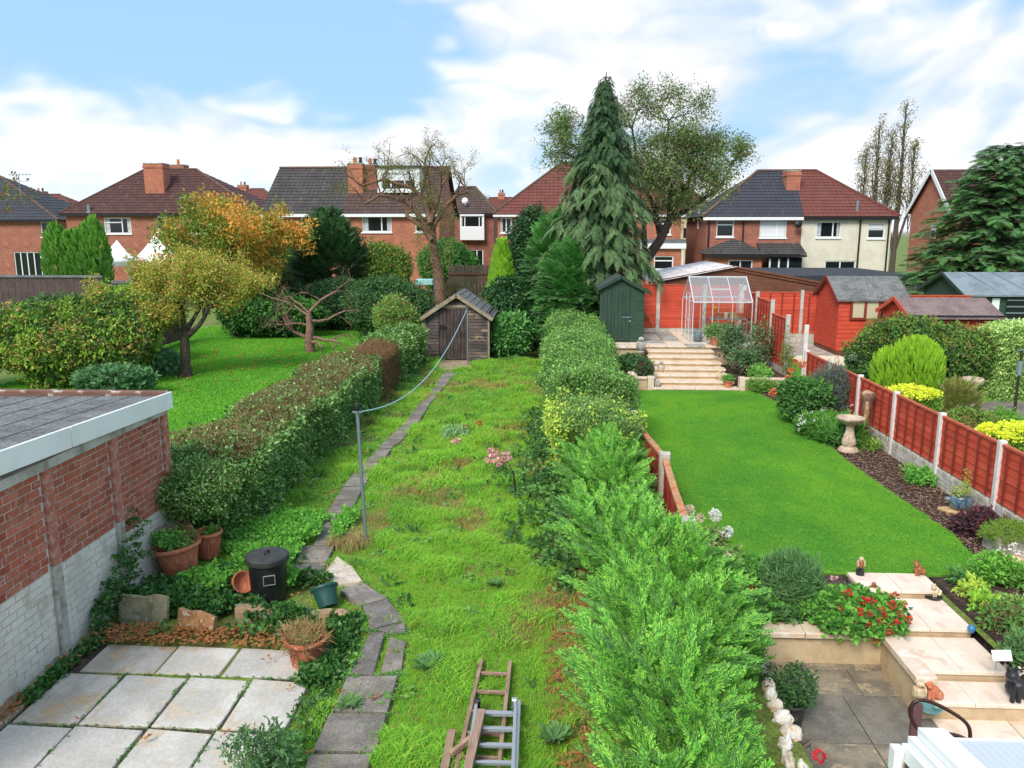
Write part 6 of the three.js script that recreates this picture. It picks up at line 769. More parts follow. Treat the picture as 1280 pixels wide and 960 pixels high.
// ================= trees =================
rs(151);
{ // apple tree on the left lawn
  const b = gnd(234, 470), o = thing('apple_tree', 'apple tree with yellowing leaves and grey trunk on the left lawn', 'tree', b), gs = [], tips = [];
  gs.push(limb([V(-.05, -.05, 0), V(-.02, .35, 0), V(.02, .8, .02), V(.0, 1.3, 0)], [.25, .16, .145, .15], 10, .3));
  const lim = [[V(-.02, 1.2, 0), V(-.5, .9, .1), .9, .07], [V(.02, 1.2, 0), V(.85, .55, .15), 1.9, .095], [V(0, 1.3, 0), V(.2, 1, -.3), 1.5, .09], [V(-.05, 1.3, 0), V(-.25, 1, .3), 1.6, .08], [V(.03, 1.3, 0), V(.6, .9, -.2), 1.7, .08]]; for (const [p, d, l, r] of lim) grow(gs, tips, p, d, l * .74, r, 4, { wob: .28, kids: [2, 3], fork: .85, leafDepth: 2, lenk: .88, up: -.005 }); part(o, 'trunk', gs, MAT.bark);
  const L1 = cluster(13, .17, .1, .055, pal([212, 192, 84], [190, 178, 72], [226, 204, 108], [152, 160, 66])), L2 = cluster(12, .17, .1, .055, pal([204, 152, 78], [132, 150, 64], [186, 172, 78])), pts = []; for (const t of tips) for (let i = 0; i < 2; i++) pts.push({ p: t.p.clone().add(b).add(rdir().multiplyScalar(.18)), s: rr(.6, 1.15) }); for (const q of ellPts(V(b.x + .7, 3.0, b.z), [1.45, 1.05, 1.3], 330, { shell: .3, noise: .4, s: [.6, 1.1] })) pts.push(q); scatter(o, 'crown', pts, [L1, L1, L2], LEAF);
}
{ // orange tree behind it
  const b = atZ(288, 34), o = thing('autumn_tree', 'tree with orange and yellow autumn leaves behind the apple tree', 'tree', b), gs = [], tips = []; gs.push(limb([V(0, 0, 0), V(.05, 1.2, 0), V(0, 2, 0)], [.18, .14, .12], 8, .2)); for (let i = 0; i < 6; i++) { const a = i * 1.05; grow(gs, tips, V(0, 1.6 + rr(0, .5), 0), V(Math.cos(a) * .8, 1, Math.sin(a) * .8), 1.9, .08, 3, { wob: .2, leafDepth: 2, up: .06 }); } part(o, 'trunk', gs, MAT.bark);
  const pts = []; for (const t of tips) for (let i = 0; i < 2; i++) pts.push({ p: t.p.clone().add(b).add(rdir().multiplyScalar(.3)), s: rr(.7, 1.3) }); for (const q of ellPts(V(b.x, 3.6, b.z), [2.35, 2.3, 1.8], 900, { shell: .4, noise: .3 })) pts.push(q); pts.forEach(q => { const h = fbm(q.p.x * .9, q.p.y * .9, q.p.z * .9, 3) + (q.p.x - b.x) * .04; q.g = R() < .25 ? 2 : h > .56 ? 0 : h > .43 ? 1 : 2; });
  scatter(o, 'crown', pts, [cluster(16, .24, .14, .08, pal([234, 178, 66], [226, 152, 52], [238, 196, 92])), cluster(16, .24, .14, .08, pal([212, 176, 62], [186, 160, 56], [224, 150, 50])), cluster(16, .24, .14, .08, pal([112, 130, 48], [138, 146, 58], [92, 116, 44]))], LEAF);
}
{ // twisted bare tree
  const b = gnd(388, 440), o = thing('bare_tree', 'twisted bare dead tree on the left lawn', 'tree', b), gs = [], tips = []; gs.push(limb([V(0, -.05, 0), V(-.05, .45, 0), V(.05, .9, .03), V(0, 1.5, 0)], [.2, .16, .14, .12], 8, .3));
  const ls = [[V(0, .5, 0), V(-1, .05, .1), 1.6, .09], [V(0, .55, 0), V(1, .1, .1), 1.3, .09], [V(0, 1.4, 0), V(-1, .12, 0), 1.5, .07], [V(0, 1.5, 0), V(1, .5, .1), 1.5, .08], [V(0, 1.2, 0), V(1, .2, -.4), 1.6, .07], [V(0, 1.5, 0), V(-.5, .6, .3), 1.1, .06], [V(0, 1.0, 0), V(-.8, .3, .5), 1.3, .06], [V(0, .4, 0), V(.5, -.1, .6), .8, .08]]; for (const [p, d, l, r] of ls) grow(gs, tips, p, d, l * .9, r * .8, 4, { wob: .42, kids: [2, 3], fork: 1, up: .01, lenk: .8 }); part(o, 'trunk', gs, MAT.barkPink);
}
{ // hard pruned tree behind the shed
  const b = atZ(549, 35), o = thing('pruned_tree', 'hard pruned brown tree with arching bare branches behind the old shed', 'tree', b), gs = [], tips = [], k = 35 / 995, Q = (px, py) => D(px, py, 35).sub(b); 
  gs.push(limb([V(0, 0, 0), Q(549, 345), Q(543, 320), Q(541, 298), Q(540, 270)], [.25, .23, .2, .17, .12], 9, .25)); const ar = [[[541, 300], [530, 285], [510, 270], [505, 255], [498, 250]], [[541, 296], [520, 265], [505, 250], [478, 244], [455, 255]], [[540, 280], [530, 250], [515, 235], [480, 225], [452, 232]], [[540, 275], [536, 245], [534, 225], [530, 205]], [[540, 275], [548, 250], [552, 235], [561, 222]], [[541, 285], [556, 258], [572, 244], [585, 240]]]; for (const a of ar) { const pts = a.map(q => Q(...q).add(V(0, 0, rr(-.4, .4)))); gs.push(limb(pts, pts.map((_, i) => lerp(.13, .045, i / (pts.length - 1))), 7, .2)); for (let i = 2; i < pts.length; i++) for (let j = 0; j < 2; j++) grow(gs, tips, pts[i], V(rr(-1, 1), .8, rr(-1, 1)), .9, .04, 2, { wob: .35, leafDepth: 1 }); } part(o, 'trunk', gs, MAT.barkBrown);
  const pts = tips.filter(() => R() < .5).map(t => ({ p: t.p.clone().add(b).add(rdir().multiplyScalar(.15)), s: rr(.5, 1) })); for (const q of ellPts(V(b.x - .2, 4.6, b.z), [1.1, 2.3, .9], 260, { shell: .2, noise: .4, s: [.6, 1] })) pts.push(q); scatter(o, 'crown', pts, [cluster(10, .22, .09, .045, pal([122, 130, 66], [104, 116, 60], [140, 138, 80]), { twig: { n: 5, w: .008, cols: P_BROWN } })], LEAF);
}
{ // big drooping conifer
  const z = 30, b = atZ(744, z), y1 = D(754, 90, z).y, o = thing('tall_conifer', 'tall drooping conifer with silvery green branches behind the green tool shed', 'conifer', b); part(o, 'trunk', limb([V(0, 0, 0), V(.05, 3, 0), V(.15, 7, 0), V(.28, y1, 0)], [.2, .17, .1, .015], 9, .15), MAT.barkBrown);
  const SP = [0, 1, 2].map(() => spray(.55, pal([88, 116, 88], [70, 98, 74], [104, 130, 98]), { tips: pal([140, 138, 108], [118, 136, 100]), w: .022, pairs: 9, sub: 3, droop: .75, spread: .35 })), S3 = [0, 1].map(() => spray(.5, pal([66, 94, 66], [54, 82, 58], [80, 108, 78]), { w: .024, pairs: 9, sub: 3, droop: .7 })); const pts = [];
  const T = [[0, .8], [.12, .97], [.28, 1], [.45, .78], [.62, .58], [.79, .4], [.92, .13], [1.01, .0]], prof = t => { let i = 0; while (i < 6 && t > T[i + 1][0]) i++; return lerp(T[i][1], T[i + 1][1], (t - T[i][0]) / (T[i + 1][0] - T[i][0])); }, bg = [];
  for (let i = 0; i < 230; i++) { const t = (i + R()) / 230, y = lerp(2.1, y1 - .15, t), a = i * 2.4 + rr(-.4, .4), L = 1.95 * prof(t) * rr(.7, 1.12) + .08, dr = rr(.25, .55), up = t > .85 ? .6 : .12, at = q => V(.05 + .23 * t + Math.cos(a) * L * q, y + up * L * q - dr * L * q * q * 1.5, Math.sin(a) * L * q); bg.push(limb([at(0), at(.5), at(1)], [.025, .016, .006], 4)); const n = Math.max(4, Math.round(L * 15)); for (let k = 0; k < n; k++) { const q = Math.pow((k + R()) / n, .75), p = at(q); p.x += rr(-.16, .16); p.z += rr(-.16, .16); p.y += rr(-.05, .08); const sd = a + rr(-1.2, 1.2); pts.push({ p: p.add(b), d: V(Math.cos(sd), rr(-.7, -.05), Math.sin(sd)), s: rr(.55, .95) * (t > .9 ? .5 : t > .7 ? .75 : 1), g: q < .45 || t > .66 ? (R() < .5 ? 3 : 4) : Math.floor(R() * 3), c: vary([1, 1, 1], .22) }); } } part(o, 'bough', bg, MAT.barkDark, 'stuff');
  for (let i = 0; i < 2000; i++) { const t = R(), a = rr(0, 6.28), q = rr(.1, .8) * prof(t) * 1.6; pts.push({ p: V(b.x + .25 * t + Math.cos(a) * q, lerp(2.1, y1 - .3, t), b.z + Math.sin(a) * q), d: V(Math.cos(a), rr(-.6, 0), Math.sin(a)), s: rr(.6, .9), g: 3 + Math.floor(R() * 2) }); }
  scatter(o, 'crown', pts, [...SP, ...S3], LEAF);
}
{ // spreading tree behind the conifer
  const z = 34, b = atZ(783, z), o = thing('spreading_tree', 'large spreading tree with thin olive foliage and leaning trunk', 'tree', b), gs = [], tips = [], Q = (px, py, dz = 0) => D(px, py, z + dz).sub(b);
  const main = [V(0, 0, 0), Q(792, 352), Q(806, 326), Q(824, 302), Q(836, 278)]; gs.push(limb(main, [.3, .27, .25, .2, .15], 9, .2)); const arms = [[[836, 280], [850, 245], [868, 215], [890, 190]], [[836, 280], [838, 240], [832, 200], [836, 150]], [[826, 300], [818, 260], [800, 220], [790, 160]], [[806, 326], [805, 280], [780, 220], [720, 185]], [[838, 275], [870, 255], [900, 235], [915, 205]], [[830, 290], [800, 250], [750, 215], [705, 190]]];
  for (const a of arms) { const dz = rr(-1.2, 1.2), pts = a.map((q, i) => Q(q[0], q[1], dz * i / 3)); gs.push(limb(pts, [.13, .1, .07, .045], 7, .2)); for (let i = 1; i < pts.length; i++) for (let j = 0; j < (i > 1 ? 4 : 2); j++) grow(gs, tips, pts[i], V(rr(-1, 1), rr(.1, .9), rr(-1, 1)), rr(.55, .85), .03, 3, { wob: .28, leafDepth: 2, up: .0 }); } part(o, 'trunk', gs, MAT.barkDark);
  const CR = [cluster(12, .26, .12, .055, pal([112, 128, 76], [98, 116, 66], [130, 136, 88], [86, 102, 58])), cluster(12, .26, .12, .055, pal([96, 120, 74], [84, 108, 66], [112, 130, 84])), cluster(10, .26, .11, .05, pal([140, 116, 84], [120, 108, 74]))]; const pts = []; for (const t of tips) if (R() < .62) pts.push({ p: t.p.clone().add(b).add(rdir().multiplyScalar(.22)), s: rr(.6, 1.15) });
  const c1 = D(850, 225, z), c2 = D(838, 180, z), c3 = D(710, 195, z); for (const q of [...ellPts(c1, [2.4, 1.8, 2], 620, { shell: .2, noise: .5 }), ...ellPts(c2, [1.9, 2.1, 1.6], 380, { shell: .2, noise: .6 }), ...ellPts(c3, [.9, .8, .9], 110, { shell: .2, noise: .6 })]) pts.push(q); scatter(o, 'crown', pts, CR, LEAF);
}
{ // right-hand spreading conifer
  const z = 41, b = atZ(1245, z), y1 = D(1245, 176, z).y, o = thing('large_conifer', 'large dark green spreading conifer behind the green workshop', 'conifer', b); part(o, 'trunk', limb([V(0, 0, 0), V(.1, 5, 0), V(0, y1 - .3, 0)], [.35, .22, .04], 8), MAT.barkBrown); const SP = [0, 1].map(() => spray(.7, pal([82, 126, 72], [70, 112, 64], [98, 142, 84]), { tips: pal([104, 146, 84], [92, 134, 76]), w: .028, pairs: 10, sub: 3, droop: .3 })), S3 = [spray(.7, pal([60, 94, 60], [68, 102, 64]), { w: .034, pairs: 9, sub: 3, droop: .3 })]; const pts = [];
  const bg = []; for (let i = 0; i < 420; i++) { const t = Math.pow((i + R()) / 420, 1.15), y = lerp(.6, y1 - .2, t), a = i * 2.4 + rr(-.4, .4), L = 4.5 * Math.pow(1 - t, .66) * rr(.68, 1.08) + .2, at = q => V(Math.cos(a) * L * q, y + .3 * L * q - .28 * L * q * q, Math.sin(a) * L * q); if (i % 3 === 0) bg.push(limb([at(0), at(.5), at(.95)], [.05, .03, .01], 4)); const n = Math.max(6, Math.round(L * 7)); for (let k = 0; k < n; k++) { const q = Math.pow((k + R()) / n, .55), p = at(q); p.x += rr(-.3, .3); p.z += rr(-.3, .3); p.y += rr(-.12, .12); const sd = a + rr(-1, 1); pts.push({ p: p.add(b), d: V(Math.cos(sd), rr(-.25, .3), Math.sin(sd)), s: rr(.6, 1.05), g: q < .5 ? 2 : Math.floor(R() * 2), c: vary([1, 1, 1], .22) }); } } part(o, 'bough', bg, MAT.barkDark, 'stuff');
  scatter(o, 'crown', pts, [...SP, ...S3], LEAF);
}
[[1088, 150, 12, 'twin poplar nearer the rendered house, thinly leaved'], [1118, 124, 14, 'taller twin poplar behind the white edged gable']].forEach(([px, top, hw, lab], k) => { const z = 85, b = atZ(px, z), y1 = D(px, top, z).y, o = thing('poplar_tree', lab, 'tree', b, 'poplars on the skyline'), gs = [limb([V(0, 0, 0), V(.1, y1 * .5, 0), V(0, y1 - .6, 0)], [.3, .2, .05], 7)], tips = []; for (const [ox, hk] of [[0, 1], [-1.1, .84], [1.2, .76]]) for (let i = 0; i < 22; i++) { const y = lerp(y1 * .25, y1 * .97 * hk, i / 22), a = i * 2.4; if (!i) gs.push(limb([V(0, y1 * .12, 0), V(ox, y1 * .4, 0), V(ox, y1 * hk - .5, 0)], [.16, .12, .03], 6)); grow(gs, tips, V(ox, y, 0), V(Math.cos(a) * .3, 1, Math.sin(a) * .3), 2.3 * (1.2 - i / 22), .05, 1, { wob: .1, leafDepth: 1, up: .15 }); } part(o, 'trunk', gs, MAT.bark); scatter(o, 'crown', tips.filter(() => R() < .62).map(t => ({ p: t.p.clone().add(b).add(rdir().multiplyScalar(.4)), s: rr(.5, 1) })), [cluster(9, .45, .24, .12, pal([150, 140, 104], [166, 150, 114], [130, 128, 92]))], LEAF); });

// ================= pots, bin and stones by the pale patio =================
rs(201);
const potGeo = (r0, r1, h, rim = .025, rh = .05) => lathe([[.001, 0], [r0, 0], [r0 + .004, .01], [lerp(r0, r1, .5), h * .5], [r1 - .012, h - rh - .004], [r1 + rim * .6, h - rh], [r1 + rim, h - rh * .6], [r1 + rim * .8, h - .004], [r1 + rim * .2, h], [r1 - .02, h - .02], [lerp(r0, r1, .75) - .02, h * .72], [.001, h * .7]], 36);
const DRY = [cluster(30, .09, .11, .008, pal([186, 156, 104], [160, 128, 84], [206, 180, 128], [140, 108, 72]), { out: .8 }), cluster(26, .08, .09, .01, pal([150, 108, 72], [176, 136, 96], [128, 92, 64]))], GREENBIT = cluster(20, .08, .06, .045, pal([104, 150, 66], [88, 132, 58], [124, 164, 84]), { up: .8 });
{
  const b = V(-4.88, .05, -9.72), o = thing('terracotta_pot', 'large orange terracotta planter with dried plants against the hedge', 'pot', b); const p = part(o, 'pot', potGeo(.19, .29, .44, .03, .06), MAT.terracotta); p.rotation.z = .13; p.position.y = -.03; scatter(o, 'dried_plants', Array.from({ length: 60 }, () => { const a = rr(0, 6.28), q = .25 * Math.sqrt(R()); return { p: V(b.x - .05 + Math.cos(a) * q, .5 + rr(0, .1), b.z + Math.sin(a) * q), s: rr(.7, 1.1), g: Math.sin(a) > .35 || R() < .15 ? 2 : Math.floor(R() * 2) }; }), [...DRY, GREENBIT], LEAF);
  const b2 = V(-4.72, .06, -10.22), o2 = thing('terracotta_pot', 'smaller ribbed terracotta pot beside the large planter', 'pot', b2); part(o2, 'pot', potGeo(.12, .17, .38, .025, .05), MAT.terracotta); part(o2, 'rib', Array.from({ length: 20 }, (_, i) => { const a = i / 20 * 6.283; return limb([V(Math.cos(a) * .126, .02, Math.sin(a) * .126), V(Math.cos(a) * .162, .3, Math.sin(a) * .162)], [.007, .009], 4); }), MAT.terracotta); scatter(o2, 'leaves', Array.from({ length: 14 }, () => ({ p: V(b2.x + rr(-.1, .1), .38 + rr(0, .07), b2.z + rr(-.1, .1)), s: rr(.6, .9) })), [GREENBIT], LEAF);
  const b3 = gnd(303, 738), o3 = thing('terracotta_pot', 'terracotta pot lying on its side against the compost bin', 'pot', V(b3.x, .14, b3.z)); const q = part(o3, 'pot', potGeo(.085, .13, .26, .015, .04), MAT.terracotta); q.rotation.set(.9, 0, -.75); q.position.set(-.08, -.06, .02);
  const b4 = gnd(384, 831), o4 = thing('terracotta_pot', 'terracotta pot of dead grass on the patio corner', 'pot', b4); part(o4, 'pot', potGeo(.15, .2, .33, .028, .055), MAT.terracottaDull); part(o4, 'soil', cyl(.17, .17, .22, .26, 20), MAT.soil); scatter(o4, 'dead_grass', Array.from({ length: 46 }, () => { const a = rr(0, 6.28), r = .17 * Math.sqrt(R()); return { p: V(b4.x + Math.cos(a) * r, .27 + rr(0, .08), b4.z + Math.sin(a) * r), y: rr(0, 6.28), s: rr(.8, 1.4) }; }), [tuft(16, .05, .13, .006, pal([190, 164, 108], [168, 142, 90], [150, 150, 84]), 1.3), DRY[0]], LEAF);
  const b5 = gnd(410, 757), o5 = thing('plant_pot', 'dark green plastic pot tipped over by the path', 'pot', V(b5.x, .15, b5.z)); const g5 = part(o5, 'pot', potGeo(.11, .16, .26, .012, .04), std({ color: 0x24504a, roughness: .45, side: THREE.DoubleSide })); g5.rotation.set(-.55, 0, .35); g5.position.set(.04, -.12, .1);
  const b6 = gnd(337, 747), o6 = thing('compost_bin', 'black plastic bin with flat round lid among the ivy', 'bin', b6); const bl = MAT.binBlack = mottled(.6, [34, 36, 38], [26, 28, 30], { speck: 8, rough: .42 }); part(o6, 'body', lathe([[.001, 0], [.205, 0], [.215, .03], [.232, .5], [.245, .53], [.245, .545], [.001, .545]], 40), bl); const lid = part(o6, 'lid', lathe([[.262, .5], [.268, .56], [.255, .575], [.22, .585], [.12, .578], [.05, .585], [.001, .585]], 40), mottled(.4, [46, 48, 48], [60, 62, 58], { speck: 10, rough: .6 })); const h = mesh('handle', new THREE.TorusGeometry(.04, .011, 8, 14, Math.PI), bl, lid); h.position.y = .585; h.rotation.y = 1.2; const lb = part(o6, 'label_panel', [cbx(.13, .11, .012, .004)], bl); lb.position.set(.09, .33, .215); lb.rotation.y = .4; const lf = part(o6, 'panel_rim', [bx(-.07, .07, .055, .062, -.004, .012), bx(-.07, .07, -.062, -.055, -.004, .012), bx(-.07, -.063, -.055, .055, -.004, .012), bx(.063, .07, -.055, .055, -.004, .012)], std({ color: 0x8e9694 })); lf.position.copy(lb.position); lf.rotation.y = .4;
  const rough = (w, h2, d, f, off) => { const g = new THREE.BoxGeometry(w, h2, d, 14, 8, 4), p = g.attributes.position; for (let i = 0; i < p.count; i++) { const x = p.getX(i), y = p.getY(i), z = p.getZ(i); p.setXYZ(i, x + .03 * (fbm(x * f + off, y * f, z * f + 3, 2) - .5), y + (y > 0 ? .12 * h2 : .03) * (fbm(x * f * 1.5 + off, z * f + 1, 2, 3) - .5) * 2, z + .025 * (fbm(x * f + 5, y * f + off, 1, 3) - .5)); } g.computeVertexNormals(); return g; };
  const st = (nm, lab, px, py, w, hh, d, ry, rx, rz, mat, off) => { const b = gnd(px, py), o = thing(nm, lab, 'stone', b); const m = part(o, 'slab', rough(w, hh, d, 5, off).translate(0, hh / 2 - .03, 0), mat); m.rotation.set(rx, ry, rz); };
  st('upright_stone', 'grey stone slab standing on edge near the garage', 179, 777, .62, .34, .05, -.12, -.2, -.03, mottled(.6, [168, 158, 124], [138, 130, 100], { f: 6, speck: 18, c: [176, 172, 150], bump: .006 }), 2);
  st('upright_stone', 'rust brown broken stone slab standing on edge', 243, 794, .46, .3, .05, -.2, -.2, -.16, mottled(.5, [176, 128, 84], [140, 104, 72], { f: 7, speck: 22, c: [196, 178, 160], bump: .006 }), 7);
  st('edging_log', 'weathered edging stone in front of the compost bin', 355, 778, 1.15, .2, .12, -.08, 0, .0, mottled(.5, [176, 148, 116], [146, 120, 92], { f: 7, speck: 20, bump: .006 }), 13);
  const rk = thing('rock', 'rounded tan rock at the end of the edging stone', 'rock', gnd(428, 778)); part(rk, 'rock', mv(blob(.12, .1, .1, .25, 2, 3, 3), 0, .07, 0), mottled(.4, [186, 158, 128], [150, 124, 98], { speck: 20 }));
  const tr = thing('garden_fork', 'hand tool with black grip leaning by the garage corner', 'tool', gnd(168, 705)); part(tr, 'shaft', limb([V(.02, .02, 0), V(.06, .5, -.12)], [.013, .013], 8), MAT.ladderWood); part(tr, 'grip', limb([V(0, .0, .02), V(.03, .2, -.03)], [.022, .02], 8), MAT.black);
}
// ================= washing line =================
{
  const A = gnd(458, 682), B = gnd(585, 459), hA = D(453, 503, -A.z).y, hB = D(585, 384, -B.z).y;
  const post = (p, h, lab, lean) => { const o = thing('washing_line_post', lab, 'post', p); part(o, 'pole', limb([V(0, -.1, 0), V(lean, h - .12, 0)], [.024, .024], 12), MAT.galv); part(o, 'cap', mv(lathe([[.03, 0], [.034, .05], [.026, .11], [.001, .115]], 14), lean, h - .12, 0), MAT.black); part(o, 'cross_arm', [bar(V(lean - .07, h - .14, 0), V(lean + .07, h - .14, 0), .022), bar(V(lean, h - .14, -.07), V(lean, h - .14, .07), .022)], MAT.galv); return o; };
  post(A, hA, 'grey metal washing line post beside the path', -.06); post(B, hB, 'pale blue grey washing line post against the old shed door', 0);
  const a = A.clone().add(V(-.0, hA - .14, -.05)), b = B.clone().add(V(0, hB - .05, .05)), pts = []; for (let i = 0; i <= 40; i++) { const t = i / 40, p = a.clone().lerp(b, t); p.y -= 4 * .62 * t * (1 - t) * (1.25 - .5 * t); pts.push(p); }
  const r = thing('washing_line', 'pale blue plastic washing line sagging between two posts', 'rope', a); partW(r, 'line', limb(pts, .011, 6), std({ color: 0xa9cdd2, roughness: .5 }));
}
// ================= ladders =================
{
  const ladder = (o, A, B, w0, w1, rungs, rw, rh, mat, y, rr2, name = 'rung') => { const d = B.clone().sub(A).setY(0).normalize(), n = V(-d.z, 0, d.x); const pt = (t, s) => A.clone().lerp(B, t).addScaledVector(n, s * lerp(w0, w1, t) / 2).setY(y); for (const s of [-1, 1]) partW(o, 'rail', bar(pt(0, s), pt(1, s), rw, rh), mat); for (let i = 0; i < rungs; i++) { const t = (i + .7) / rungs; partW(o, name, bar(pt(t, -1), pt(t, 1), rr2, rr2 * .8), mat); } return { pt }; };
  const w = thing('wooden_ladder', 'old wooden ladder lying in the grass under the metal one', 'ladder', G(600, 900, 0)); ladder(w, G(620, 827, .1), G(592, 990, .1), .3, .36, 6, .035, .05, MAT.ladderWood, .1, .03);
  const m = thing('metal_ladder', 'double aluminium ladder lying on the rough grass', 'ladder', G(618, 920, 0)); ladder(m, G(620, 880, .2), G(608, 1010, .2), .36, .38, 6, .028, .06, MAT.alu, .2, .03); ladder(m, G(624, 878, .12), G(611, 1010, .12), .38, .4, 6, .028, .06, MAT.alu, .12, .03); const e = G(597, 880, .2), e2 = G(643, 879, .2); partW(m, 'end_cap', [cb(e.x - .025, e.x + .025, .16, .25, e.z - .03, e.z + .03, .01)], MAT.black); partW(m, 'end_cap', [cb(e2.x - .025, e2.x + .025, .16, .25, e2.z - .03, e2.z + .03, .01)], MAT.alu);
  const p1 = thing('plank', 'brown timber batten resting along the metal ladder', 'plank', G(590, 940, 0)); partW(p1, 'plank', bar(G(602, 889, .25), G(576, 1000, .25), .07, .05), MAT.ladderWood); const p2 = thing('plank', 'short timber batten with cross brace beside the ladders', 'plank', G(560, 950, 0)); partW(p2, 'plank', bar(G(565, 915, .1), G(548, 1000, .1), .07, .06), MAT.ladderWood); partW(p2, 'brace', bar(G(563, 943, .14), G(589, 922, .22), .04, .04), MAT.ladderWood);
}
// ================= flowers in the rough grass =================
const bloom = (r, cols, n = 26) => cluster(n, r * .55, r * .75, r * .6, cols, { out: 1.2, up: .2 });
const PINK = pal([240, 186, 190], [230, 160, 168], [246, 208, 208], [220, 134, 148]), RED = pal([206, 40, 30], [186, 26, 26], [222, 62, 40]), WHITE = pal([240, 238, 232], [228, 224, 214], [246, 246, 244]), ORANGE = pal([236, 130, 72], [244, 158, 104], [222, 104, 52]);
{
  const b = gnd(645, 627), o = thing('standard_rose', 'pink rose on a short bare stem in the rough grass', 'rose', b), k = -b.z, Q = (px, py) => D(px, py, k); part(o, 'stem', [limb([V(0, 0, 0), V(-.02, .3, 0), V(-.05, .55, 0)], [.02, .018, .014], 7), limb([V(-.05, .5, 0), Q(620, 578).sub(b)], [.008, .005], 5), limb([V(-.05, .5, 0), Q(633, 572).sub(b)], [.008, .005], 5)], MAT.barkDark); scatter(o, 'leaves', ellPts(Q(628, 588), [.2, .13, .2], 26, { shell: .1, s: [.5, .8] }), [cluster(12, .08, .06, .035, P_IVY)], LEAF);
  for (const [px, py, r] of [[612, 574, .075], [619, 568, .08], [622, 577, .08], [613, 566, .06], [632, 569, .085], [637, 571, .05], [627, 579, .06]]) { const m = mesh('bloom', bloom(r, PINK, 40), PETAL, o); m.position.copy(Q(px, py)).sub(b).add(V(0, 0, rr(-.08, .08))); }
  [[571, 559, PINK, .1, 'low pink rose bloom in the rough grass'], [583, 541, RED, .08, 'red flower among silvery leaves in the rough grass'], [599, 535, RED, .07, 'single red bloom beyond the silvery leaves']].forEach(([px, py, c, r, lab]) => { const g = gnd(px, py + 3), f = thing('flower', lab, 'flower', g); part(f, 'stem', limb([V(0, 0, 0), V(0, .16, 0)], [.006, .005], 5), MAT.bark); const m = mesh('bloom', bloom(r, c, 36), PETAL, f); m.position.y = .17; });
  shrub('low_plant', 'silvery leaved clump in the rough grass', gnd(570, 547), [.28, .13, .2], 60, [cluster(14, .07, .08, .035, pal([168, 184, 160], [140, 162, 134]))], { cat: 'plant', stems: 2 });
  const ros = (px, py, s, lab) => { const g = gnd(px, py), f = thing('weed_rosette', lab, 'weed', g); scatter(f, 'leaves', Array.from({ length: 22 }, (_, i) => ({ p: V(g.x, .04, g.z), d: V(Math.cos(i * 2.4), rr(.2, .9), Math.sin(i * 2.4)), s: s * rr(.7, 1.1), up: V(0, 1, 0) })), [(() => { const F = new Faces(); leaf(F, V(0, 0, 0), V(0, 0, 1), V(0, 1, 0), .16, .05, sc(96, 146, 76), .25); leaf(F, V(0, 0, .09), V(.5, .3, .8).normalize(), V(0, 1, 0), .08, .035, sc(110, 158, 86), .25); return F.geo(); })()], LEAF); };
  ros(537, 838, 1.2, 'broad leaved weed rosette in the rough lawn near the ladders'); ros(438, 888, .9, 'weed rosette growing between two path slabs'); ros(693, 930, 1.2, 'bright strap leaved weed near the conifer hedge foot'); ros(618, 735, .8, 'pale weed rosette in the middle of the rough lawn');
  // dry grass clump at the post
  const dg = thing('dry_grass_clump', 'clump of straw coloured grass at the washing line post', 'grass clump', gnd(438, 684)); scatter(dg, 'blades', ellPts(gnd(438, 684).setY(.02), [.32, .06, .28], 90, { shell: .1, low: 0, s: [1, 1.8] }).map(q => ({ ...q, y: rr(0, 6) })), [tuft(14, .05, .13, .006, pal([178, 160, 96], [150, 140, 74], [196, 176, 116]), .9)], LEAF);
}

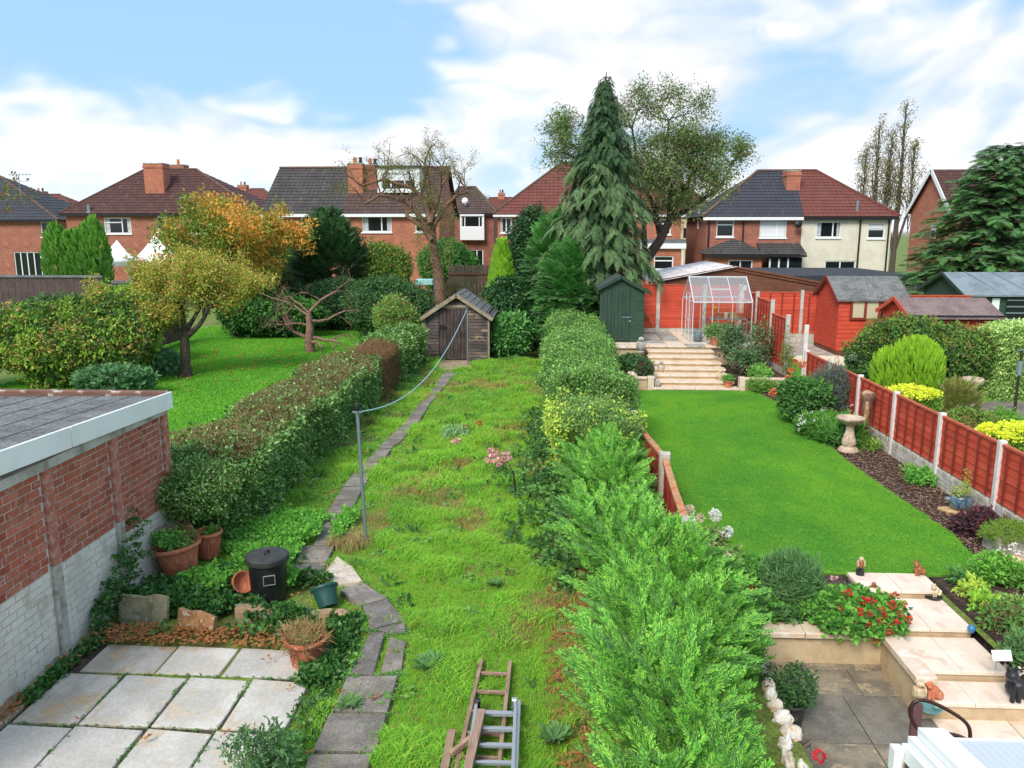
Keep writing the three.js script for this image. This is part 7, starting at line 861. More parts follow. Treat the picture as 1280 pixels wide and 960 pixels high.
// ================= right garden: planting =================
rs(221);
const C_GER = [0, 1, 2].map(() => cluster(14, .09, .07, .07, pal([76, 128, 44], [92, 146, 56], [60, 108, 40], [112, 160, 70]), { up: 1.1, oval: .6 }));
function flowers(o, spots, r, cols, n = 18) { spots = spots.filter(p => p); const g = n ? [bloom(r, cols, n), bloom(r * .8, cols, n)] : [cluster(150, r * .85, r * .3, r * .28, cols, { out: .6 }), cluster(130, r * .72, r * .3, r * .28, cols, { out: .6 })]; spots.forEach((p, i) => { const m = mesh('bloom', g[i % 2], PETAL, o); m.position.copy(p).sub(o.position); m.rotation.set(rr(-1, 1), rr(0, 6), rr(-1, 1)); }); }
{
  const dome = (px, py, y) => { const p = G(px, py, y); return p; };
  const g1 = shrub('geranium_bed', 'big mound of red geraniums spilling over the slab steps', V(3.62, 0, -9.05), [.66, .3, .52], 640, C_GER, { cat: 'geraniums', cy: .02, stems: 5, opt: { s: [.7, 1.2] } }); flowers(g1, [[1118, 745], [1130, 755], [1090, 752], [1103, 762], [1075, 765], [1140, 790], [1128, 800], [1158, 812], [1150, 805], [1142, 816], [1112, 790], [1085, 783], [1100, 778], [1160, 820], [1060, 742], [1124, 768], [1135, 775], [1146, 798], [1068, 776], [1058, 790], [1095, 800], [1110, 812], [1078, 750], [1050, 760], [1120, 780], [1106, 770], [1133, 808], [1115, 756], [1088, 768]].map(q => onEll(q[0], q[1], V(3.62, .02, -9.05), [.7, .34, .56])), .05, RED);
  const g2 = shrub('geranium_bed', 'geranium plants along the back of the patio bed', V(2.75, 0, -9.75), [.55, .26, .35], 420, C_GER, { cat: 'geraniums', cy: .1, opt: { s: [.7, 1.1] } }); flowers(g2, [[930, 742], [925, 763], [940, 735], [960, 748], [935, 730], [990, 738], [1005, 750]].map(q => onEll(q[0], q[1], V(2.75, .1, -9.75), [.6, .3, .4])), .045, RED); flowers(g2, [[1043, 722], [1035, 734], [1040, 760]].map(q => onEll(q[0], q[1], V(3.5, .05, -9.5), [.6, .3, .5])), .045, PINK);
  shrub('feathery_plant', 'grey green bushy perennial in the patio bed', V(2.98, 0, -9.3), [.3, .32, .28], 230, [cluster(22, .09, .11, .016, pal([98, 132, 92], [82, 116, 78], [118, 148, 106]), { up: 1.2 })], { cat: 'plant', cy: .28 });
  shrub('low_plant', 'small leafy plants behind the coping of the patio bed', V(2.6, 0, -8.98), [.45, .12, .14], 140, [C_GER[0], C_IVY[0]], { cat: 'plant', cy: .05 });
  shrub('low_plant', 'pale lime leaf rosette drooping over the coping', V(3.42, -.02, -8.82), [.18, .08, .12], 50, [cluster(14, .08, .1, .085, pal([150, 190, 96], [128, 172, 76]))], { cat: 'plant', cy: .03, stems: 2 });
  const pp = thing('plant_pot', 'dark pot of leafy plants beside the white rocks', 'pot', G(984, 905, -.48)); part(pp, 'pot', potGeo(.13, .18, .3, .015, .04), std({ color: 0x3a3a35, roughness: .6 })); scatter(pp, 'leaves', ellPts(pp.position.clone().add(V(0, .42, 0)), [.27, .2, .27], 130, { shell: .3, s: [.5, .9] }), [cluster(16, .08, .06, .03, P_IVY)], LEAF);
  const rs2 = thing('rose_bush', 'low dark leaved rose with one red bloom by the patio', 'rose', G(1000, 968, -.48)); scatter(rs2, 'leaves', ellPts(rs2.position.clone().add(V(-.1, .15, -.3)), [.22, .16, .45], 90, { shell: .2, s: [.5, .8] }), [cluster(10, .08, .055, .035, pal([96, 62, 56], [72, 84, 52], [120, 70, 60]))], LEAF); part(rs2, 'stem', [limb([V(-.1, 0, 0), V(0, .2, -.1), V(.08, .32, -.06)], [.01, .008, .006], 5), limb([V(-.1, 0, 0), V(-.1, .2, -.4)], [.01, .006], 5)], MAT.bark); flowers(rs2, [G(1025, 945, -.16)], .065, pal([214, 52, 64], [228, 88, 92], [190, 36, 54]), 40);
  // white rocks edging
  const WR = [mottled(.4, [226, 220, 208], [202, 190, 172], { speck: 18, c: [206, 168, 128] }), mottled(.4, [214, 200, 180], [232, 228, 220], { speck: 18, z: 5 })]; [[949, 826], [957, 838], [964, 851], [968, 863], [974, 877], [977, 892], [982, 908], [986, 924], [992, 942], [998, 958], [1006, 976]].forEach(([px, py], i) => { const p = G(px, py, .02), o = thing('white_rock', 'white painted edging rock under the conifer hedge', 'rock', V(p.x, -.07, p.z), 'white rocks edging the patio'); part(o, 'rock', mv(blob(rr(.05, .1), rr(.05, .09), rr(.06, .1), .55, 1.6, 3, i * 3.1), rr(-.05, .05), .04, rr(-.03, .03)), WR[i % 2]); });
  const hy = shrub('hydrangea', 'hydrangea with white and pink heads behind the fence post', V(2.12, 0, -9.9), [.32, .36, .55], 130, [cluster(14, .1, .085, .05, pal([110, 128, 62], [140, 132, 72], [92, 118, 56], [120, 138, 70]))], { cat: 'hydrangea', cy: .3 }); flowers(hy, [[894, 644], [909, 665]].map(q => G(...q, .62)), .1, WHITE, 0); flowers(hy, [[862, 638], [875, 648], [896, 669], [907, 696], [880, 675], [889, 680]].map(q => G(...q, .55)), .085, pal([238, 218, 196], [228, 196, 176], [240, 230, 214]), 0); flowers(hy, [[876, 665], [895, 686], [893, 704]].map(q => G(...q, .5)), .08, pal([214, 112, 96], [226, 146, 128], [196, 92, 76]), 0);
}
{ // right border of the lawn
  const d1 = shrub('dahlia', 'bushy dahlia with orange flowers beside the low fence', gnd(1003, 530), [.62, .56, .55], 560, [cluster(16, .13, .12, .06, pal([84, 128, 62], [68, 110, 52], [104, 146, 80]))], { cat: 'dahlia', cy: .55 }); flowers(d1, [[985, 473, .9], [994, 452, 1.1], [966, 490, .75], [989, 463, 1], [1003, 455, 1.1]].map(([x, y, h]) => G(x, y, h)), .1, ORANGE, 40); flowers(d1, [[977, 471, .9], [1000, 460, 1.0], [1006, 497, .5], [992, 490, .6]].map(([x, y, h]) => G(x, y, h)), .05, pal([176, 36, 44], [150, 24, 36]), 20);
  shrub('lavender_bush', 'grey leaved wispy shrub between dahlia and daisies', gnd(1036, 530), [.42, .75, .38], 420, [cluster(16, .12, .12, .016, pal([142, 150, 156], [116, 128, 132], [104, 118, 98]), { up: 1.2, twig: { n: 4, w: .004, cols: P_BROWN } })], { cat: 'shrub', cy: .7, opt: { shell: .3 } });
  const da = shrub('daisy_bush', 'low green mound with white daisies', gnd(1027, 548), [.55, .34, .45], 520, [cluster(22, .09, .08, .018, pal([92, 138, 52], [78, 122, 46], [110, 152, 66]), { up: 1 })], { cat: 'daisies', cy: .25 }); flowers(da, Array.from({ length: 26 }, () => { const q = [rr(998, 1040), 0], y = lerp(530, 505, (q[0] - 998) / 42) + rr(-8, 8); return G(q[0], y, .5); }), .045, WHITE, 12); flowers(da, [[1046, 500], [1050, 503], [1054, 498], [1063, 513], [1065, 507]].map(q => G(...q, .6)), .04, WHITE, 12);
  shrub('leafy_plant', 'strap leaved plant behind the bird bath', gnd(1052, 556), [.45, .3, .4], 150, [cluster(14, .1, .24, .035, pal([102, 148, 74], [86, 130, 62]), { up: 1.3 })], { cat: 'plant', cy: .2 });
  const tall = (px, py, r, n, cols, lab, nm = 'low_plant', c2 = 'plant') => shrub(nm, lab, gnd(px, py), px > 1190 && py > 690 ? r.map(v => v * .85) : r, px > 1190 && py > 690 ? Math.round(n * .6) : n, [cluster(16, .09, .08, .04, pal(...cols), { up: .8 })], { cat: c2, cy: r[1] * .6 });
  tall(1155, 605, [.28, .12, .2], 60, [[108, 160, 72], [92, 142, 60]], 'small pale green plant by the low fence'); tall(1136, 592, [.1, .08, .1], 14, [[130, 160, 90]], 'tiny seedling in the bark border'); tall(1085, 562, [.2, .12, .15], 30, [[140, 160, 70], [118, 142, 60]], 'low tuft at the foot of the carved post'); tall(1224, 668, [.35, .2, .25], 170, [[76, 48, 58], [98, 58, 70], [60, 44, 54], [126, 56, 74]], 'dark purple leaved heuchera beside the trough', 'heuchera');
  tall(1240, 726, [.3, .2, .22], 110, [[112, 160, 62], [96, 142, 54], [130, 174, 80]], 'bright green bushy plant at the lawn corner'); tall(1213, 742, [.14, .13, .13], 34, [[160, 176, 70], [186, 190, 88]], 'yellow green leafy plant beside the top step'); tall(1228, 762, [.1, .1, .1], 16, [[170, 196, 80], [140, 176, 70]], 'small lime plant in the right bed'); tall(1195, 730, [.12, .1, .12], 24, [[96, 136, 84]], 'small grey green plant beside the top step'); tall(1255, 783, [.28, .13, .18], 80, [[100, 130, 62], [126, 104, 60], [86, 120, 56]], 'low bronze tinged plant in the right bed'); tall(1275, 822, [.2, .14, .14], 50, [[110, 140, 96], [90, 124, 80]], 'grassy plant behind the white card'); tall(1283, 735, [.28, .2, .22], 90, [[120, 160, 74], [104, 146, 62]], 'bushy plant near the white figurines'); tall(1262, 758, [.16, .08, .14], 26, [[118, 158, 92], [140, 150, 90]], 'sparse low plant in the middle of the right bed');
  const bb = thing('bird_bath', 'weathered stone bird bath on the lawn edge', 'bird bath', gnd(1060, 565)); const SM = MAT.stoneBath = mottled(.5, [206, 184, 158], [176, 152, 128], { f: 7, speck: 20, c: [226, 216, 202], bump: .006 }); part(bb, 'base', lathe([[.001, 0], [.2, 0], [.21, .05], [.17, .1], [.12, .13], [.001, .13]], 24), SM); part(bb, 'pedestal', lathe([[.12, .13], [.15, .19], [.14, .26], [.1, .38], [.075, .52], [.09, .58], [.001, .58]], 12), SM); part(bb, 'bowl', lathe([[.001, .58], [.1, .58], [.24, .67], [.285, .73], [.27, .745], [.2, .69], [.001, .665]], 26), SM);
  const tp = thing('carved_post', 'carved driftwood post standing behind the bird bath', 'post', gnd(1080, 556)); const q = []; for (let i = 0; i < 12; i++) { const t = i / 11; q.push([.095 + .025 * Math.sin(t * 9) + (t > .9 ? .04 : 0), t * 1.15]); } const tg = lathe([[.001, 0], ...q, [.001, 1.16]], 14), ta = tg.attributes.position; for (let i = 0; i < ta.count; i++) { const x = ta.getX(i), y = ta.getY(i), z = ta.getZ(i), k = 1 + .6 * (fbm(x * 14 + 4, y * 5, z * 14 + 4, 3) - .5); ta.setXYZ(i, x * k, y, z * k); } tg.computeVertexNormals(); part(tp, 'trunk', tg, MAT.barkBrown); part(tp, 'pale_wood', [mv(blob(.05, .26, .04, .4, 3, 2, 4), -.04, .8, .09), mv(blob(.13, .07, .1, .4, 4, 2, 8), -.02, 1.12, .02), mv(blob(.06, .07, .05, .4, 3, 2, 1), -.08, .56, .08)], mottled(.3, [196, 164, 128], [160, 124, 92], { speck: 20 }));
  const fl = thing('flat_stone', 'flat tan stone under the blue pot', 'stone', gnd(1197, 640)); part(fl, 'stone', poly([[-.28, -.1], [-.05, -.18], [.24, -.12], [.3, .04], [.05, .16], [-.2, .12]], -.02, .05, .012), mottled(.4, [206, 176, 128], [184, 152, 108], { speck: 16 })); const bp = thing('glazed_pot', 'blue glazed pot with a small plant on the flat stone', 'pot', V(fl.position.x + .03, .05, fl.position.z)); part(bp, 'pot', lathe([[.001, 0], [.12, 0], [.165, .06], [.185, .14], [.17, .2], [.175, .23], [.15, .235], [.13, .2], [.001, .19]], 30), new THREE.MeshPhysicalMaterial({ map: tex(128, .3, (u, v) => mix3([108, 132, 146], [64, 92, 110], ss(.4, .6, N(u, v, 6, 4, 3)))), roughness: .3, clearcoat: .6 })); part(bp, 'handle', mv(blob(.05, .04, .04, .2, 2, 2), -.2, .17, 0), MAT.galvBlue); scatter(bp, 'leaves', ellPts(V(bp.position.x, .36, bp.position.z), [.16, .13, .14], 34, { shell: .2, s: [.5, .8] }).concat(ellPts(V(bp.position.x + .05, .55, bp.position.z), [.06, .2, .06], 14, { shell: .2, s: [.4, .6] })), [cluster(12, .08, .06, .035, pal([150, 168, 84], [184, 176, 108], [120, 140, 66]))], LEAF);
  const tt = thing('stone_trough', 'grey trough planted with a green cushion plant', 'trough', gnd(1262, 690)); part(tt, 'trough', [bx(-.3, .35, 0, .28, -.18, -.12), bx(-.3, .35, 0, .28, .12, .18), bx(-.3, -.24, 0, .28, -.12, .12), bx(.29, .35, 0, .28, -.12, .12), bx(-.24, .29, 0, .2, -.12, .12)], MAT.concrete); scatter(tt, 'cushion', ellPts(tt.position.clone().add(V(.02, .28, 0)), [.42, .16, .26], 300, { low: -.3, s: [.6, 1], shell: .6 }), [cluster(20, .07, .05, .014, pal([128, 150, 58], [110, 134, 50], [146, 160, 76]))], LEAF);
}
// ================= ornaments =================
function figure(name, label, p, parts, cat = 'ornament') { const o = thing(name, label, cat, p); for (const [nm, g, m] of parts) part(o, nm, g, m); return o; }
rs(231);
{
  const br = MAT.figBrown = mottled(.12, [168, 112, 66], [126, 78, 46], { speck: 14, rough: .5 }), dk = std({ color: 0x26282c, roughness: .4 }), cr = mottled(.12, [222, 206, 176], [190, 160, 120], { rough: .5 }), bl = std({ color: 0x3f7ea8, roughness: .3 });
  const animal = (m1, m2, s) => [['body', mv(blob(.09 * s, .09 * s, .07 * s, .1, 2, 2), 0, .09 * s, 0), m1], ['haunch', mv(blob(.07 * s, .06 * s, .08 * s, .1, 2, 2, 3), .06 * s, .06 * s, 0), m1], ['head', mv(blob(.05 * s, .05 * s, .055 * s, .08, 2, 2, 5), -.06 * s, .2 * s, .02 * s), m2], ['muzzle', mv(blob(.025 * s, .022 * s, .035 * s, .05, 2, 2), -.075 * s, .19 * s, .065 * s), m2], ['ear', mv(blob(.015 * s, .035 * s, .012 * s, .05, 2, 1), -.095 * s, .25 * s, .01 * s), m2], ['ear', mv(blob(.015 * s, .035 * s, .012 * s, .05, 2, 1), -.03 * s, .25 * s, .01 * s), m2], ['foreleg', limb([V(-.06 * s, .11 * s, .05 * s), V(-.07 * s, 0, .07 * s)], [.022 * s, .018 * s], 7), m1], ['foreleg', limb([V(-.02 * s, .11 * s, .05 * s), V(-.02 * s, 0, .07 * s)], [.022 * s, .018 * s], 7), m1]];
  const bird = (m1, m2, s) => [['body', mv(blob(.06 * s, .09 * s, .06 * s, .06, 2, 2), 0, .1 * s, 0), m1], ['head', mv(blob(.045 * s, .045 * s, .045 * s, .05, 2, 2), 0, .2 * s, .01 * s), m2], ['beak', mv(new THREE.ConeGeometry(.014 * s, .03 * s, 8).rotateX(1.57), 0, .195 * s, .06 * s), dk], ['wing', mv(blob(.02 * s, .07 * s, .045 * s, .05, 2, 2), -.055 * s, .11 * s, 0), m2], ['wing', mv(blob(.02 * s, .07 * s, .045 * s, .05, 2, 2), .055 * s, .11 * s, 0), m2], ['base', cyl(.05 * s, .045 * s, 0, .02 * s, 14), m1]];
  const P = (px, py, y) => { const p = G(px, py, y); p.y = y; return p; };
  figure('bird_ornament', 'small brown bird figure on a dark base on the top step', P(1075, 718, .032), [['base', cyl(.055, .05, 0, .08, 14), dk], ...bird(br, cr, .75).slice(0, 5).map(([n, g, m]) => [n, g.translate(0, .07, 0), m])]);
  figure('animal_ornament', 'reclining brown animal figure on the top step', P(1148, 718, .032), animal(br, br, .75)); figure('animal_ornament', 'brown figure among the geraniums by the second step', P(1091, 743, -.07), bird(br, br, .7)); figure('animal_ornament', 'cream and brown animal pair on a dark dish beside the second step', P(1166, 747, -.07), [['dish', cyl(.1, .11, 0, .03, 18), dk], ...animal(cr, cr, .6).map(([n, g, m]) => [n, g.translate(.03, .025, 0), m])]);
  figure('glass_ball', 'blue glazed ball at the corner of the second step', P(1214, 790, -.065), [['ball', mv(new THREE.SphereGeometry(.045, 20, 14), 0, .045, 0), bl], ['foot', cyl(.03, .02, 0, .01, 12), bl]]);
  figure('dog_ornament', 'cream standing dog figure on the lowest step', P(1148, 876, -.277), bird(cr, cr, .95)); figure('squirrel_ornament', 'orange brown squirrel figure on the lowest step', P(1165, 873, -.277), animal(MAT.terracotta, MAT.terracotta, .85)); figure('frog_dish', 'teal glazed dish beside the squirrel figure', P(1160, 888, -.277), [['dish', lathe([[.001, 0], [.07, 0], [.12, .03], [.13, .05], [.1, .04], [.001, .02]], 20), std({ color: 0x5b8c8c, roughness: .3 })], ['rim_frog', mv(blob(.04, .03, .035, .1, 2, 2), .07, .06, .03), std({ color: 0x6f9a92, roughness: .4 })]]);
  const bd = figure('animal_ornament', 'black animal figure with white flowers at the wide step', P(1270, 872, -.277), animal(dk, dk, 1.3)); flowers(bd, [V(.02, .3, 0), V(.09, .33, -.02), V(.13, .28, .02)].map(v => v.add(bd.position)), .05, WHITE, 16);
  const cd = thing('white_card', 'blank white card on wire legs beside the third step', 'card', G(1250, 838, -.02)); const cm = part(cd, 'card', cbx(.19, .11, .006, .002), MAT.upvc); cm.position.set(0, .17, 0); cm.rotation.set(-.5, -.12, .03); part(cd, 'leg', limb([V(-.05, 0, 0), V(-.04, .15, 0)], .004, 5), MAT.galv); part(cd, 'leg', limb([V(.05, 0, 0), V(.04, .15, 0)], .004, 5), MAT.galv);
  const wf = thing('stone_figure', 'pale stone figure group with white flowers near the trough', 'ornament', gnd(1262, 708)); part(wf, 'rock', mv(blob(.16, .1, .12, .35, 2, 2, 4), .05, .08, 0), cr); part(wf, 'figure', mv(blob(.07, .12, .06, .2, 2, 2, 2), -.14, .1, .05), cr); part(wf, 'dish', mv(cyl(.08, .09, 0, .025, 16), -.08, 0, .16), MAT.concrete); flowers(wf, [V(0, .28, 0), V(.06, .3, -.02), V(-.15, .24, .02), V(.12, .2, .03), V(.03, .24, .05)].map(v => v.add(wf.position)), .05, WHITE, 16);
  const tp = thing('terracotta_pot', 'small terracotta pot with leaves on the terrace steps', 'pot', P(910, 484, .07)); part(tp, 'pot', potGeo(.09, .12, .2, .015, .04), MAT.terracotta); scatter(tp, 'leaves', ellPts(tp.position.clone().add(V(0, .26, 0)), [.18, .1, .16], 40, { shell: .2, s: [.5, .8] }), [GREENBIT], LEAF);
  figure('stone_ornament', 'small stone figure on the left of the terrace steps', P(826, 466, .3), bird(cr, MAT.concrete, 1.5)); figure('stone_ornament', 'grey stone figure by the left pier of the terrace steps', P(820, 483, .07), animal(MAT.concrete, MAT.concrete, 1.2)); figure('stone_ornament', 'weathered stone figure at the top left of the terrace steps', P(801, 440, .78), bird(MAT.concrete, MAT.concrete, 2)); figure('stone_ornament', 'small stone figure on the right of the terrace steps', P(900, 475, .2), bird(cr, cr, 1.3));
}
{ // rockery left and roses right of the steps
  for (const [px, py, lab] of [[776, 459, 'tan rockery stone low beside the fence'], [788, 448, 'pale rockery stone in the middle of the rockery'], [795, 467, 'flat pale rockery stone behind the low wall']]) { const p = G(px, py, .36), o = thing('rockery_stone', lab, 'stone', V(p.x, .27, p.z)); part(o, 'stone', mv(blob(.26, .13, .2, .35, 2, 2, px), 0, .07, 0), MAT.sandstone); }
  shrub('rockery_plant', 'dark leafy plants in the rockery left of the steps', V(2.55, .28, -24.2), [.42, .3, .7], 360, [cluster(16, .12, .1, .05, P_IVY)], { cat: 'plant', cy: .18 }); const rf = shrub('rockery_plant', 'dark plant with orange bloom in the rockery', V(2.75, .28, -23.4), [.22, .2, .25], 80, [cluster(14, .1, .09, .05, pal([58, 70, 48], [84, 104, 60]))], { cat: 'plant', cy: .15 }); flowers(rf, [rf.position.clone().add(V(-.05, .35, .12))], .09, pal([214, 132, 84], [196, 108, 66]), 20);
  const R1 = [cluster(10, .15, .09, .05, pal([98, 126, 90], [82, 110, 76], [120, 146, 110])), cluster(10, .15, .09, .05, pal([124, 104, 88], [88, 116, 80]))]; shrub('rose_bush', 'tall grey green rose in front of the greenhouse', V(5.6, .3, -24.6), [.5, .75, .45], 170, R1, { cat: 'rose', cy: .8, opt: { shell: .25, noise: .4 } }); shrub('rose_bush', 'leafy rose at the foot of the greenhouse corner', V(5.8, .3, -23.8), [.45, .42, .35], 130, R1, { cat: 'rose', cy: .45, opt: { shell: .3 } }); shrub('rose_bush', 'rose against the tall stepping fence', V(6.5, .3, -24.9), [.4, .7, .4], 120, R1, { cat: 'rose', cy: .8, opt: { shell: .25 } }); shrub('low_plant', 'light green plant behind the right low wall', V(6.1, .3, -23.4), [.35, .2, .25], 90, [GREENBIT, cluster(14, .1, .12, .05, pal([132, 168, 92]))], { cat: 'plant', cy: .12 }); shrub('low_plant', 'strap leaved plant in front of the right low wall', V(6.0, 0, -22.6), [.3, .25, .2], 60, [cluster(12, .08, .2, .025, pal([130, 158, 84], [110, 140, 70]), { up: 1.4 })], { cat: 'plant', cy: .15 }); shrub('climbing_plant', 'sparse yellow tipped climber on the tall stepping fence', V(6.85, .0, -23.3), [.15, .8, .5], 60, [cluster(10, .1, .07, .035, pal([150, 140, 60], [110, 120, 60]))], { cat: 'plant', cy: 1, opt: { shell: .2 } });
  const pt = thing('plant_pot', 'terracotta tub with leafy plant at the terrace edge', 'pot', V(5.35, .91, -25.85)); part(pt, 'pot', potGeo(.16, .22, .3, .02, .05), MAT.terracotta); scatter(pt, 'leaves', ellPts(pt.position.clone().add(V(0, .45, 0)), [.4, .25, .3], 110, { shell: .3, s: [.7, 1.1] }), [cluster(14, .1, .08, .05, P_PRIVET)], LEAF);
}
// ================= chair and bowl on the sunken patio =================
{
  const y = -.48, p = G(1168, 950, .1), M = std({ color: 0x4b2f2c, roughness: .35, metalness: .3 }), o = thing('garden_chair', 'brown tubular garden chair on the sunken patio', 'chair', V(p.x, y, p.z)); const k = -p.z, Q = (px, py, dz = 0) => D(px, py, k + dz).sub(o.position);
  const pts = [Q(1212, 935), Q(1212, 912), Q(1206, 902), Q(1180, 885), Q(1158, 876), Q(1146, 876), Q(1138, 885), Q(1140, 900), Q(1152, 915), Q(1170, 928)]; const cv = new THREE.CatmullRomCurve3(pts); part(o, 'arm', limb(cv.getPoints(50), .016, 8), M);
  const b0 = Q(1141, 880, .02), b1 = Q(1153, 880, .02); part(o, 'backrest', [bx(b0.x, b1.x, .4, b0.y, b0.z - .02, b0.z + .02)], std({ color: 0x6a4a4c, roughness: .7 })); part(o, 'seat', cb(b0.x, b0.x + .5, .36, .4, b0.z - .02, b0.z + .46), std({ color: 0x6a4a4c, roughness: .7 })); for (const [x, z] of [[.02, .04], [.48, .04], [.02, .42], [.48, .42]]) part(o, 'leg', limb([V(b0.x + x, 0, b0.z + z), V(b0.x + x, .38, b0.z + z)], .014, 7), M);
  part(o, 'arm', limb(cv.getPoints(50).map(v => v.clone().add(V(0, 0, .46))), .016, 8), M);
  const bo = thing('clay_bowl', 'shallow clay bowl beside the brown chair', 'bowl', V(G(1198, 945, .0).x, y, G(1198, 945, .0).z)); part(bo, 'stand', cyl(.16, .14, 0, .42, 20), MAT.buffWall); part(bo, 'bowl', lathe([[.1, .42], [.16, .5], [.17, .52], [.15, .52], [.1, .45], [.001, .44]], 24), MAT.sandstone);
}
// ================= gardens beyond =================
rs(241);
{
  const gz = 46, o = thing('white_gazebo', 'white fabric gazebo in the garden of the left house', 'gazebo', atZ(168, gz)), Q = (px, py, dz = 0) => D(px, py, gz + dz).sub(o.position), W = std({ color: 0xf2f3f5, roughness: .8, side: THREE.DoubleSide });
  const roof = (l, c, r, top, ev) => { const a = Q(l, ev), b = Q(r, ev), t = Q(c, top, 1.6), e = Q(l, ev, 3.2), f = Q(r, ev, 3.2); a.y = b.y = e.y = f.y = Math.min(a.y, b.y); const seg = (p, q) => { const g = []; for (let i = 0; i < 6; i++) { const m0 = i / 6, m1 = (i + 1) / 6, sag = u => -.12 * Math.sin(u * 3.14); const A = p.clone().lerp(t, m0).add(V(0, sag(m0), 0)), B = q.clone().lerp(t, m0).add(V(0, sag(m0), 0)), C = q.clone().lerp(t, m1).add(V(0, sag(m1), 0)), D2 = p.clone().lerp(t, m1).add(V(0, sag(m1), 0)); g.push(quad(A, B, C, D2)); } return g; }; part(o, 'canopy', [...seg(a, b), ...seg(e, a), ...seg(b, f), ...seg(f, e)], W); part(o, 'valance', [bx(a.x, b.x, a.y - .28, a.y - .002, a.z - .02, a.z + .02)], W); for (const p of [a, b, e, f]) part(o, 'pole', limb([V(p.x, 0, p.z), V(p.x, p.y, p.z)], .05, 6), MAT.upvc); };
  roof(118, 146, 172, 300, 327); roof(166, 193, 226, 293, 327);
  part(o, 'side_curtain', [bx(Q(160, 330).x, Q(168, 330).x, .3, Q(160, 322).y - .05, -.03, .03), bx(Q(130, 330).x, Q(134, 330).x, .3, Q(160, 322).y - .05, -.03, .03)], W);
  const tt = thing('teal_trampoline', 'pale turquoise topped table beyond the hedge end', 'table', atZ(533, 37)); const a = D(521, 348, 37).sub(tt.position), b = D(542, 356, 37).sub(tt.position); part(tt, 'top', cb(a.x, b.x, b.y, a.y - .03, -.35, .35, .02), std({ color: 0x9fd6d2, roughness: .5 })); for (const x of [a.x + .08, b.x - .08]) part(tt, 'leg', bx(x - .03, x + .03, 0, b.y, -.3, -.24), MAT.galv); part(tt, 'rail', bx(a.x, b.x, b.y - .35, b.y - .3, -.26, -.2), MAT.upvc);
}
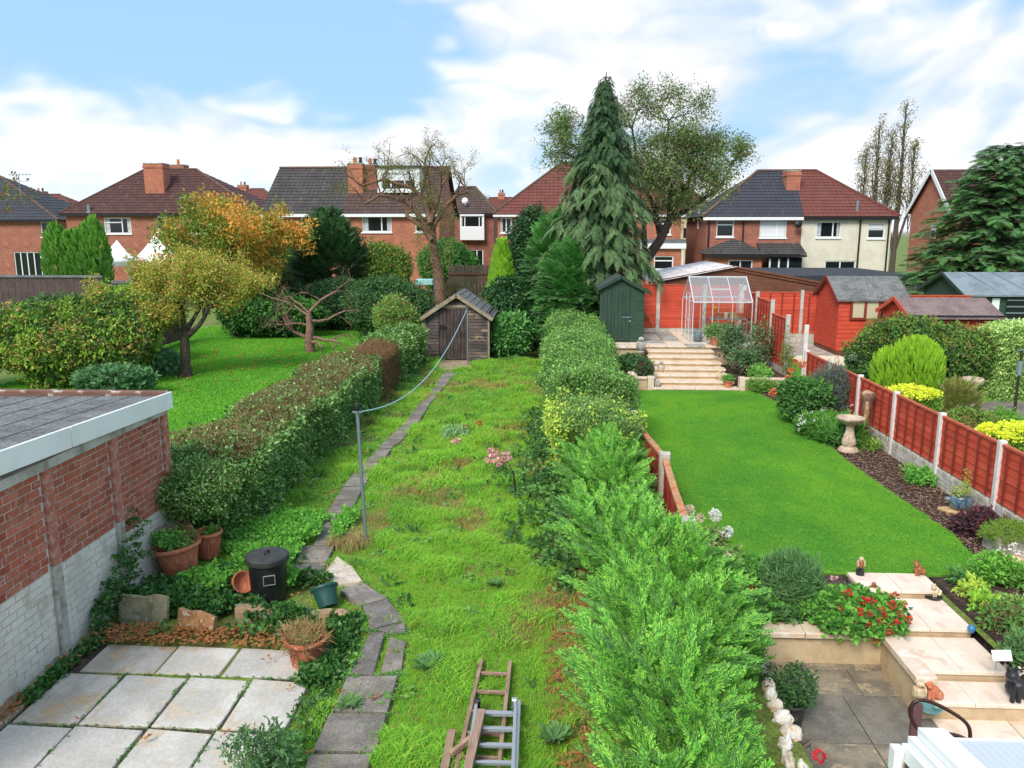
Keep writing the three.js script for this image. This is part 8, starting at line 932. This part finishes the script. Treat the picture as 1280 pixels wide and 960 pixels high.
{ // garden behind the low red fence
  const ivb = shrub('ivy_bush', 'big rounded ivy and privet bush behind the low red fence', V(10.1, 0, -22.2), [1.75, 1.05, .9], 2400, [cluster(20, .14, .09, .05, pal([86, 122, 52], [70, 104, 46], [112, 142, 66])), cluster(20, .14, .09, .05, pal([60, 96, 48], [48, 82, 42])), cluster(18, .14, .09, .05, pal([132, 146, 66], [110, 132, 58], [156, 128, 76]))], { cy: 1.25, opt: { noise: .22, s: [.8, 1.2] } });
  const vh = thing('variegated_hedge', 'cream variegated clipped hedge beside the red fence', 'hedge', V(12.55, 0, -22.3)); scatter(vh, 'foliage', hedgePts(-21.7, -22.8, () => 12.0, () => 13.2, () => 1.95, 1900, { jit: .05 }), [cluster(26, .1, .06, .035, pal([206, 206, 160], [150, 168, 108], [110, 138, 80], [222, 220, 184])), cluster(26, .1, .06, .035, pal([188, 194, 140], [128, 154, 92]))], LEAF); part(vh, 'stem', [limb([V(0, 0, 0), V(0, 1.6, 0)], [.05, .02], 6)], MAT.bark);
  const gb = V(9.35, 0, -20.6), go = thing('golden_conifer', 'golden dome shaped conifer behind the low red fence', 'conifer', gb); const SG = [0, 1, 2].map(() => spray(.26, pal([156, 184, 38], [136, 168, 34], [180, 202, 56]), { w: .02, pairs: 7, sub: 1, droop: 0, spread: .12, wid: .4 })); scatter(go, 'foliage', ellPts(V(gb.x, .88, gb.z), [.62, .84, .6], 1600, { noise: .1, shell: .8, low: -.6 }).concat(ellPts(V(gb.x - .55, .75, gb.z - .2), [.45, .65, .4], 600, { noise: .1, shell: .8 })).filter(q => q.p.y > .15).map(q => ({ ...q, d: q.n.clone().multiplyScalar(.4).add(V(0, 1, 0)) })), SG, LEAF); part(go, 'trunk', [limb([V(-.1, 0, .3), V(0, .8, 0)], [.05, .04], 6), limb([V(.1, 0, .2), V(0, .9, 0)], [.05, .04], 6)], MAT.bark);
  const ph = thing('spiky_plant', 'sword leaved plant beside the golden conifer', 'plant', V(10.1, 0, -20.4)); const F = new Faces(); for (let i = 0; i < 42; i++) { const a = i * 2.4, e = rr(.5, 1.8), d = V(Math.cos(a), e, Math.sin(a)).normalize(), nn = V(-d.x * d.y, 1 - d.y * d.y, -d.z * d.y).normalize(); leaf(F, V(0, .1, 0), d, nn, rr(.8, 1.3), .06, vary(pick(pal([132, 152, 100], [112, 138, 84], [158, 170, 122]))), .3); } part(ph, 'leaves', F.geo(), LEAF, 'stuff');
  shrub('tan_shrub', 'olive and rust feathery shrub behind the low fence', V(9.75, 0, -19.2), [.42, .5, .4], 420, [spray(.25, pal([150, 150, 78], [128, 138, 66], [166, 130, 80]), { w: .02, pairs: 6, sub: 1, droop: .1 })], { dir: .8, cy: .4 });
  const yf = (x, z, w, lab) => { const s = shrub('yellow_flowers', lab, V(x, 0, z), [w, .34, .35], 280, [cluster(14, .1, .08, .04, pal([134, 156, 56], [112, 140, 50]))], { cat: 'flowers', cy: .62 }); scatter(s, 'blooms', ellPts(V(x, .86, z), [w, .2, .36], 190, { shell: .6, low: -.1, s: [.7, 1.1] }), [bloom(.07, pal([238, 228, 70], [246, 238, 110], [228, 212, 56]), 18)], PETAL); }; yf(8.2, -18.2, .6, 'cushion of yellow flowers behind the middle fence panels'); yf(8.6, -14.6, .75, 'long drift of yellow flowers behind the near fence panels');
  shrub('rust_shrub', 'rust and green low shrub behind the fence between yellow flowers', V(8.9, 0, -16.8), [.65, .45, .5], 380, [cluster(16, .1, .07, .035, pal([170, 110, 78], [140, 132, 66], [112, 130, 60])), cluster(16, .1, .07, .035, pal([124, 146, 66], [104, 128, 56]))], { cy: .4 }); shrub('green_shrub', 'light green soft shrub beside the rust coloured one', V(9.9, 0, -17.4), [.45, .5, .4], 260, [cluster(16, .1, .07, .03, pal([124, 160, 66], [106, 144, 58]))], { cy: .3 });
  shrub('dark_shrub', 'small dark shrub left of the golden conifer', V(8.6, 0, -21.6), [.75, .55, .5], 420, [cluster(16, .12, .09, .05, P_IVY)], { cy: .4 }); const wr = shrub('rose_bush', 'pale rose bush behind the far fence panels', V(8.7, .1, -22.5), [.5, .45, .4], 200, [cluster(14, .12, .08, .05, P_IVY)], { cat: 'rose', cy: .5 }); flowers(wr, [[1074, 446], [1080, 442], [1068, 444], [1077, 452], [1064, 448]].map(q => D(...q, 22.2)), .09, WHITE, 20);
  // second bird bath, washing post, paving
  const bp = G(1212, 511, .0), b2 = thing('bird_bath', 'rough stone bird bath on a lattice pedestal behind the fence', 'bird bath', V(bp.x, 0, bp.z)); part(b2, 'pedestal', lathe([[.001, 0], [.19, 0], [.19, .04], [.15, .08], [.12, .45], [.1, .58], [.13, .6], [.001, .6]], 18), MAT.concreteWhite); for (let i = 0; i < 6; i++) part(b2, 'band', lathe([[.155 - i * .008, .1 + i * .075], [.165 - i * .008, .12 + i * .075], [.152 - i * .008, .14 + i * .075]], 18), MAT.concreteWhite); part(b2, 'bowl', lathe([[.001, .6], [.16, .6], [.26, .68], [.27, .78], [.24, .82], [.18, .8], [.001, .74]], 16), MAT.stoneBath);
  const wp = V(11.35, 0, -19.6), w = thing('washing_line_post', 'dark washing line post in front of the variegated hedge', 'post', wp), hw = D(1231, 438, 19.6).y; part(w, 'pole', limb([V(0, 0, 0), V(0, hw, 0)], [.035, .03], 8), MAT.barkDark); part(w, 'sleeve', mv(cyl(.055, .055, hw - .6, hw - .25, 12), 0, 0, 0), MAT.galvBlue); part(w, 'hook', [bar(V(-.12, hw, 0), V(.12, hw + .03, 0), .025)], MAT.galv); const ln = thing('washing_line', 'thin pale washing line running past the red fence', 'rope', wp.clone().setY(hw)); part(ln, 'line', limb([V(.1, 0, 0), V(.6, -.14, -.1), V(3.2, -.9, -.3)], .012, 5), MAT.upvc);
  const pv = thing('garden_paving', 'paving', 'paving', V(12, 0, -20)); delete pv.userData.label; delete pv.userData.category; pv.userData.kind = 'structure'; for (let ring = 0; ring < 4; ring++) for (let i = 0; i < 14 + ring * 4; i++) { const n = 14 + ring * 4, a0 = i / n * 6.283, a1 = (i + 1) / n * 6.283 - .02, r0 = .35 + ring * .4, r1 = r0 + .38; const cs = [[r0, a0], [r1, a0], [r1, a1], [r0, a1]].map(([r, a]) => [12.6 + Math.cos(a) * r * 1.35, -20.1 + Math.sin(a) * r * .8]); if (cs[0][0] < 10.8) continue; partW(pv, 'sett', poly(cs, -.04, .03 + rr(0, .006), .006), pick([MAT.path[0], MAT.path[2], MAT.wet[0]])); }
  const gvp = []; for (let i = 0; i < 2200; i++) { const a = rr(0, 6.28), q = Math.sqrt(R()); gvp.push({ p: V(9.0 + Math.cos(a) * q * 1.0, .38 + .02 * R(), -26.1 + Math.sin(a) * q * 1.1), s: rr(.7, 1.4) }); } const GV = blob(.035, .025, .03, .3, 2, 0); scatter(scene, 'pale_gravel', gvp, [plain(GV)], std({ color: 0xd9cdb8, roughness: .9 })); struct('gravel_bed', poly(Array.from({ length: 18 }, (_, i) => [9 + Math.cos(i / 18 * 6.283) * 1.05, -26.1 + Math.sin(i / 18 * 6.283) * 1.15]), .2, .395, 0), MAT.sandstone);
  struct('concrete_apron', poly([[7.1, -27.2], [9.6, -26.9], [9.7, -30.2], [7.1, -30.2]], .2, .43, 0), MAT.concrete);
}
renderer.render(scene, camera);
